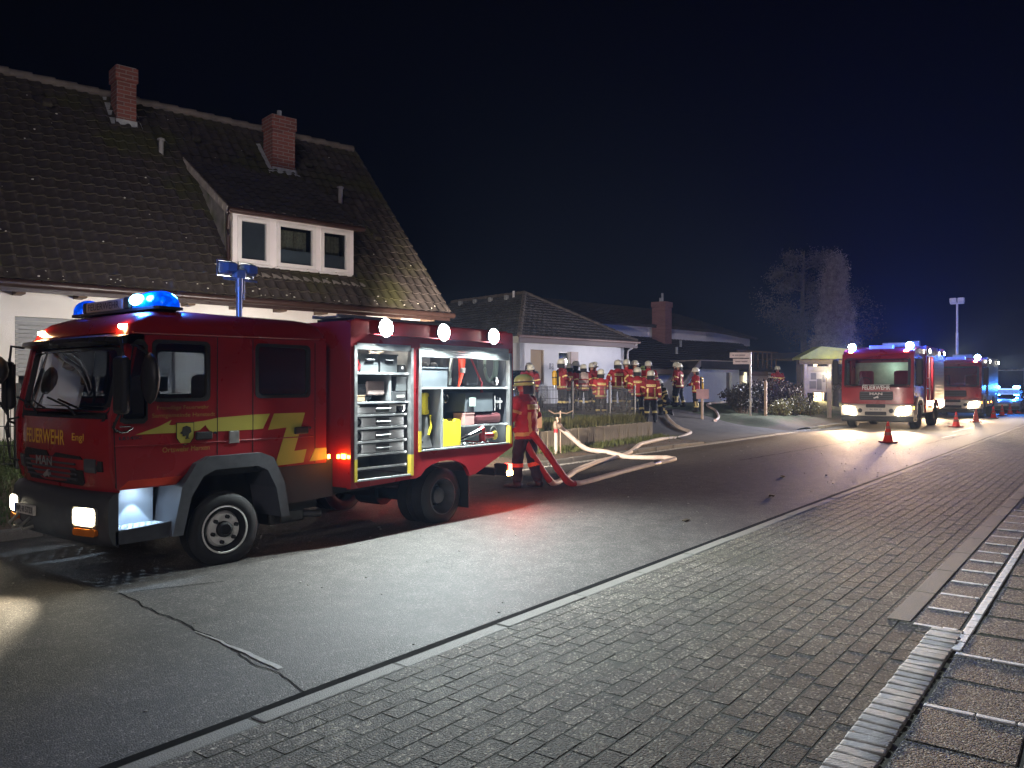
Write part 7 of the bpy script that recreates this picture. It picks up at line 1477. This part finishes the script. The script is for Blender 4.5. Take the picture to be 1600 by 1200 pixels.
# ================================================================== STREET FURNITURE
pm_ = mat('galvanised_post', (.42,.38,.33), .5, .4, var=.1)
sp = thing('street_name_sign', (32.2,12.24,.5), 'two pale finger signs pointing left on a steel post before the hedge', 'sign')
CR = Vector((math.sin(YAW),-math.cos(YAW),0))      # the signs face the junction
b0 = Vector((32.2,12.24,0)); z0 = zg(32.2,12.24)
put('post', MB().cyl(b0+Vector((0,0,z0-.1)), b0+Vector((0,0,3.12)), .045, n=12), pm_, sp, sm=40)
sgn = mat('sign_white', (.68,.56,.50), .45)
for za,zb,l0,l1 in ((2.88,3.10,-.02,.86),(2.62,2.84,-.02,.72)):
    pan = put('sign_panel', MB().plate([[(-l0,za),(l1*1.0,za),(l1,zb),(-l0,zb)]], lambda u,v: b0-CR*u+Vector((-.05,-.04,v)), lambda u,v: b0-CR*u+Vector((-.03,-.02,v))), sgn, sp)
    for k,(ua,ub) in enumerate(((.10,.17),(.20,.36),(.38,.62)) if za > 2.8 else ((.08,.30),(.33,.58))): put('worn_print', MB().plate([[(ua,za+.085),(ub,za+.085),(ub,zb-.085),(ua,zb-.085)]], lambda u,v: b0-CR*(l1-u)+Vector((-.0545,-.0445,v)), lambda u,v: b0-CR*(l1-u)+Vector((-.05,-.04,v))), mat('sign_print_grey', (.30,.24,.23), .6), pan)
st = thing('wooden_stake', (33.2,12.0,.45), 'short pale wooden stake just right of the finger sign post', 'stake'); b1 = Vector((32.9,11.85,0)); z1 = zg(b1.x,b1.y)
put('stake', MB().cbox((b1.x-.05,b1.y-.05,z1-.1),(b1.x+.05,b1.y+.05,z1+1.42),.012), mat('stake_wood', (.48,.34,.24), .8, var=.2), st); put('stake_tip', MB().lathe([(.06,0),(.02,.05)], (b1.x,b1.y,z1+1.42), 'z', 6), mat('stake_wood', (.48,.34,.24)), st)
ps = thing('small_notice', (28.9,12.6,.5), 'small pink notice board on a wooden stake on the drive', 'sign'); b2 = Vector((29.05,12.95,0)); z2 = zg(b2.x,b2.y)
put('stake', MB().cbox((b2.x-.04,b2.y-.04,z2-.1),(b2.x+.04,b2.y+.04,z2+.95),.01), mat('stake_wood', (.48,.34,.24)), ps); put('panel', MB().plate([[(-.24,z2+.80),(.24,z2+.80),(.24,z2+1.18),(-.24,z2+1.18)]], lambda u,v: b2+CR*u+Vector((-.06,-.045,v)), lambda u,v: b2+CR*u+Vector((-.04,-.03,v))), mat('pink_panel', (.55,.34,.36), .6), ps)
# notice case with small gabled roof
nb = thing('notice_case', (37.9,11.0,.3), 'roofed notice case with pale frame and lime lit roof by the large engine', 'notice board'); b3 = Vector((37.6,11.15,0)); z3 = zg(b3.x,b3.y)
frm = mat('notice_frame', (.60,.52,.45), .6)
for u in (-.55,.55): put('post', MB().plate([[(u-.07,z3-.1),(u+.07,z3-.1),(u+.07,2.75),(u-.07,2.75)]], lambda a,b: b3+CR*a+Vector((-.06,-.05,b)), lambda a,b: b3+CR*a+Vector((.06,.05,b))), frm, nb)
put('case', MB().plate([[(-.48,1.42),(.48,1.42),(.48,2.62),(-.48,2.62)],[(-.40,1.50),(.40,1.50),(.40,2.40),(-.40,2.40)]], lambda a,b: b3+CR*a+Vector((-.07,-.06,b)), lambda a,b: b3+CR*a+Vector((.02,.02,b))), frm, nb)
put('backing', MB().plate([[(-.42,1.48),(.42,1.48),(.42,2.5),(-.42,2.5)]], lambda a,b: b3+CR*a+Vector((-.0,-.0,b)), lambda a,b: b3+CR*a+Vector((.02,.02,b))), mat('notice_backing', (.62,.56,.50), .7), nb)
for k,(u,v,w,h) in enumerate(((-.36,1.60,.3,.35),(-.02,1.55,.22,.5),(-.30,2.02,.25,.3),(.24,1.9,.12,.35))): put('paper', MB().plate([[(u,v),(u+w,v),(u+w,v+h),(u,v+h)]], lambda a,b: b3+CR*a+Vector((-.012,-.010,b)), lambda a,b: b3+CR*a+Vector((-.006,-.005,b))), mat('notice_paper', (.22,.20,.20) if 0 else (.25,.23,.22), .7), nb)
lime = mat('lime_roof', (.48,.50,.12), .7, var=.1)
FW_ = Vector((math.cos(YAW),math.sin(YAW),0))
put('roof', MB().plate([[(-.95,3.02),(.0,3.52),(1.3,3.40),(1.3,3.30),(.0,3.36),(-.95,2.92)]], lambda a,b: b3+CR*a-FW_*.45+Vector((0,0,b)), lambda a,b: b3+CR*a+FW_*.55+Vector((0,0,b))), lime, nb)
put('roof_gable', MB().plate([[(-.9,2.96),(1.25,2.96),(1.25,3.30),(.0,3.38)]], lambda a,b: b3+CR*a-FW_*.40+Vector((0,0,b)), lambda a,b: b3+CR*a-FW_*.36+Vector((0,0,b))), lime, nb)
put('roof_beam', MB().plate([[(-.85,2.72),(1.2,2.72),(1.2,2.94),(-.85,2.94)]], lambda a,b: b3+CR*a-FW_*.1+Vector((0,0,b)), lambda a,b: b3+CR*a+FW_*.1+Vector((0,0,b))), wood, nb)
put('case_lamp', MB().blob(b3+CR*.42+Vector((-.12,-.10,2.20)), .07, 2), emat('case_lamp_bulb', (1,.93,.75), 12), nb)
lamp('POINT', b3+CR*.40-FW_*.62+Vector((0,0,2.6)), None, 4, (1,.95,.5), nb, size=.06)
# ================================================================== HEDGE SHRUBS AND TREES
def leafcloud(n, fn, size, rs, mtl_idx=0):
    rr = random.Random(rs); mb = MB()
    for i in range(n):
        p, sz = fn(rr); a = rr.uniform(0,6.28); e = rr.uniform(-1.2,1.2); s = size*sz*rr.uniform(.6,1.3)
        d = Vector((math.cos(a)*math.cos(e),math.sin(a)*math.cos(e),math.sin(e))); q = d.orthogonal().normalized(); q.rotate(Matrix.Rotation(rr.uniform(0,6.28),3,d)); q = q*s*.38
        p = Vector(p); mb.add([p-d*s*.5, p+q, p+d*s*.5, p-q], [(0,1,2,3)])
    return mb
def shrub(x, t, rx, ry, h, n, mtl, label, rs, size=.10):
    z = zg(x,t); r_ = thing('shrub', (x,t,z), label, 'shrub', 'shrubs beside the drive'); rr = random.Random(rs)
    st = MB()
    tips = []
    for k in range(16):
        a = rr.uniform(0,6.28); q = rr.uniform(.3,1); p = Vector((x+rx*q*math.cos(a)*.8,t+ry*q*math.sin(a)*.8,z+h*rr.uniform(.55,.95)*(1.05-.3*q)))
        b = Vector((x+rr.uniform(-.2,.2),t+rr.uniform(-.2,.2),z-.03)); m_ = b.lerp(p,.5)+Vector((rr.uniform(-.1,.1),rr.uniform(-.1,.1),.05)); st.tube([b,m_,p], [.025,.016,.006], 5); tips += [m_,p]
    put('stems', st, wood, r_)
    clumps = [(tips[rr.randrange(len(tips))]+Vector((rr.gauss(0,.12),rr.gauss(0,.12),rr.gauss(0,.08))), rr.uniform(.10,.28)) for k in range(70)]
    def fn(r2):
        c, s = clumps[r2.randrange(len(clumps))]
        v = Vector((r2.gauss(0,1),r2.gauss(0,1),r2.gauss(0,.8)))*s*.55; p = c+v; p.z = max(z+.03, p.z); return p, 1
    put('foliage', leafcloud(n, fn, size, rs+1), mtl, r_, fixn=False); return r_
lf_d = mat('leaf_dark', (.045,.038,.032), .55, var=.5, scale=6); lf_r = mat('leaf_russet', (.075,.040,.032), .6, var=.5, scale=6); lf_v = mat('leaf_variegated', (.24,.22,.09), .5, var=.6, scale=30)
SH = [(33.1,12.95,.9,.9,1.35,3200,lf_d,'dark shrub nearest the drive, left of the finger sign post',51,.09),(34.6,13.0,1.0,.9,1.5,3600,lf_d,'dark shrub directly behind the finger sign post',52,.09),(36.2,13.1,1.0,1.0,1.45,3600,lf_r,'russet shrub in the middle of the hedge below the lit doorway',53,.09),(37.9,13.0,1.0,1.0,1.55,3400,lf_r,'russet shrub under the right part of the hedge',54,.09),(39.4,12.6,.9,.9,1.4,3000,lf_d,'dark shrub at the right end of the hedge, behind the notice case',55,.09),
      (34.3,11.65,.55,.45,.62,1500,lf_v,'low pale leaved shrub at the foot of the hedge, left one',56,.08),(35.7,11.55,.75,.5,.85,2300,lf_v,'larger pale leaved shrub at the foot of the hedge, middle one',57,.08),(37.0,11.35,.5,.4,.55,1300,lf_v,'low pale leaved shrub nearest the notice case',58,.08)]
for a in SH: shrub(*a)
bark = mat('bark', (.13,.11,.09), .9, var=.3, scale=6)
# columnar tree: tall narrow crown of upright twigs
def columnar(x, t, ztop, rad, label, rs):
    z = zg(x,t); r_ = thing('columnar_tree', (x,t,z), label, 'tree'); rr = random.Random(rs); H_ = ztop-z
    tk = MB(); tk.tube([(x,t,z-.1),(x+.05,t,z+H_*.4),(x,t+.05,z+H_*.8),(x,t,z+H_*.97)], [.20,.15,.07,.02], 8); put('trunk', tk, bark, r_, sm=50)
    br_ = MB(); pts = []
    for k in range(230):
        f = rr.uniform(.08,.85); a = rr.uniform(0,6.28); b = Vector((x,t,z+H_*f)); w = rad*min(1.,(1.06-f)*1.25)*min(1.,.55+f*2.2)*rr.uniform(.45,1); L_ = H_*rr.uniform(.08,.20)*(1.1-f*.5)
        e = b+Vector((math.cos(a)*w,math.sin(a)*w,L_)); m_ = b+Vector((math.cos(a)*w*.75,math.sin(a)*w*.75,L_*.35)); br_.tube([b,m_,e], [.03,.02,.006], 4); pts += [m_, m_.lerp(e,.5), e, e]
        for q in range(4):
            u = m_.lerp(e, rr.random()); v = u+Vector((rr.gauss(0,.14),rr.gauss(0,.14),rr.uniform(.2,.7))); br_.tube([u,u.lerp(v,.5)+Vector((rr.gauss(0,.03),rr.gauss(0,.03),0)),v], [.010,.007,.003], 3); pts += [v]
    put('branches', br_, mat('twig', (.34,.29,.25), .9, var=.3, scale=6), r_)
    def fn(r2):
        c = pts[r2.randrange(len(pts))]; return (c.x+r2.gauss(0,.10), c.y+r2.gauss(0,.10), c.z+r2.gauss(0,.16)), (1.5 if c.z < z+H_*.38 else .8)
    put('crown', leafcloud(56000, fn, .10, rs+1), mat('dry_leaf', (.24,.205,.17), .8, var=.5, scale=4), r_, fixn=False)
columnar(47.6,13.1,9.3,1.35,'tall narrow columnar tree above the notice case and lime roof',61)
def bare_tree(x, t, H_, spread, label, rs):
    z = zg(x,t); r_ = thing('bare_tree', (x,t,z), label, 'tree'); rr = random.Random(rs); bm_ = MB(); tw = MB(); tips = []
    put('trunk', MB().tube([(x,t,z-.1),(x+.1,t,z+H_*.25),(x,t+.1,z+H_*.5),(x+.1,t,z+H_*.85)], [.30,.24,.17,.05], 8), bark, r_, sm=50)
    def grow(p, d, L_, r0, lev):
        e = p+d*L_; m_ = p.lerp(e,.5)+Vector((rr.gauss(0,.06),rr.gauss(0,.06),rr.gauss(0,.04)))*L_; bm_.tube([p,m_,e], [r0,r0*.75,r0*.45], 4 if lev > 0 else 6)
        if lev >= 3: tips.append(e); tips.append(m_); return
        for k in range(4 if lev < 2 else 4):
            q = p.lerp(e, rr.uniform(.3,1)); dd = (d+Vector((rr.gauss(0,.55),rr.gauss(0,.55),rr.gauss(.0,.35)-.10*lev))).normalized(); grow(q, dd, L_*rr.uniform(.45,.7), r0*.45, lev+1)
    for k in range(22):
        f = rr.uniform(.22,.85); a = rr.uniform(0,6.28); grow(Vector((x,t,z+H_*f)), Vector((math.cos(a),math.sin(a),rr.uniform(.05,.6))).normalized(), spread*(1.15-f)*rr.uniform(.7,1.1), .07, 0)
    put('branches', bm_, mat('dark_twig', (.13,.115,.105), .9), r_)
    def fn(r2):
        c = tips[r2.randrange(len(tips))]; return (c.x+r2.gauss(0,.25), c.y+r2.gauss(0,.25), c.z+r2.gauss(0,.22)), 1
    put('crown', leafcloud(20000, fn, .12, rs+1), mat('withered_leaf', (.12,.105,.095), .9, var=.5, scale=4), r_, fixn=False)
bare_tree(58.5,18.3,12.3,3.6,'dim spreading tree standing behind the columnar tree',71)
# ================================================================== damp night air
hzm = bpy.data.materials.new('night_haze'); hzm.use_nodes = True; hn = hzm.node_tree; hn.nodes.clear()
ho = hn.nodes.new('ShaderNodeOutputMaterial'); hv = hn.nodes.new('ShaderNodeVolumePrincipled')
hv.inputs['Color'].default_value = (.40,.60,1,1); hv.inputs['Density'].default_value = .0008; hv.inputs['Anisotropy'].default_value = .3
hn.links.new(hv.outputs[0], ho.inputs['Volume'])
hz_o = put('haze', MB().box((-920,-920,-1.2),(1520,1520,16.5)), hzm); stuff(hz_o)
hz_o['label'] = 'thin damp haze hanging in the night air over the street'; hz_o['category'] = 'haze'
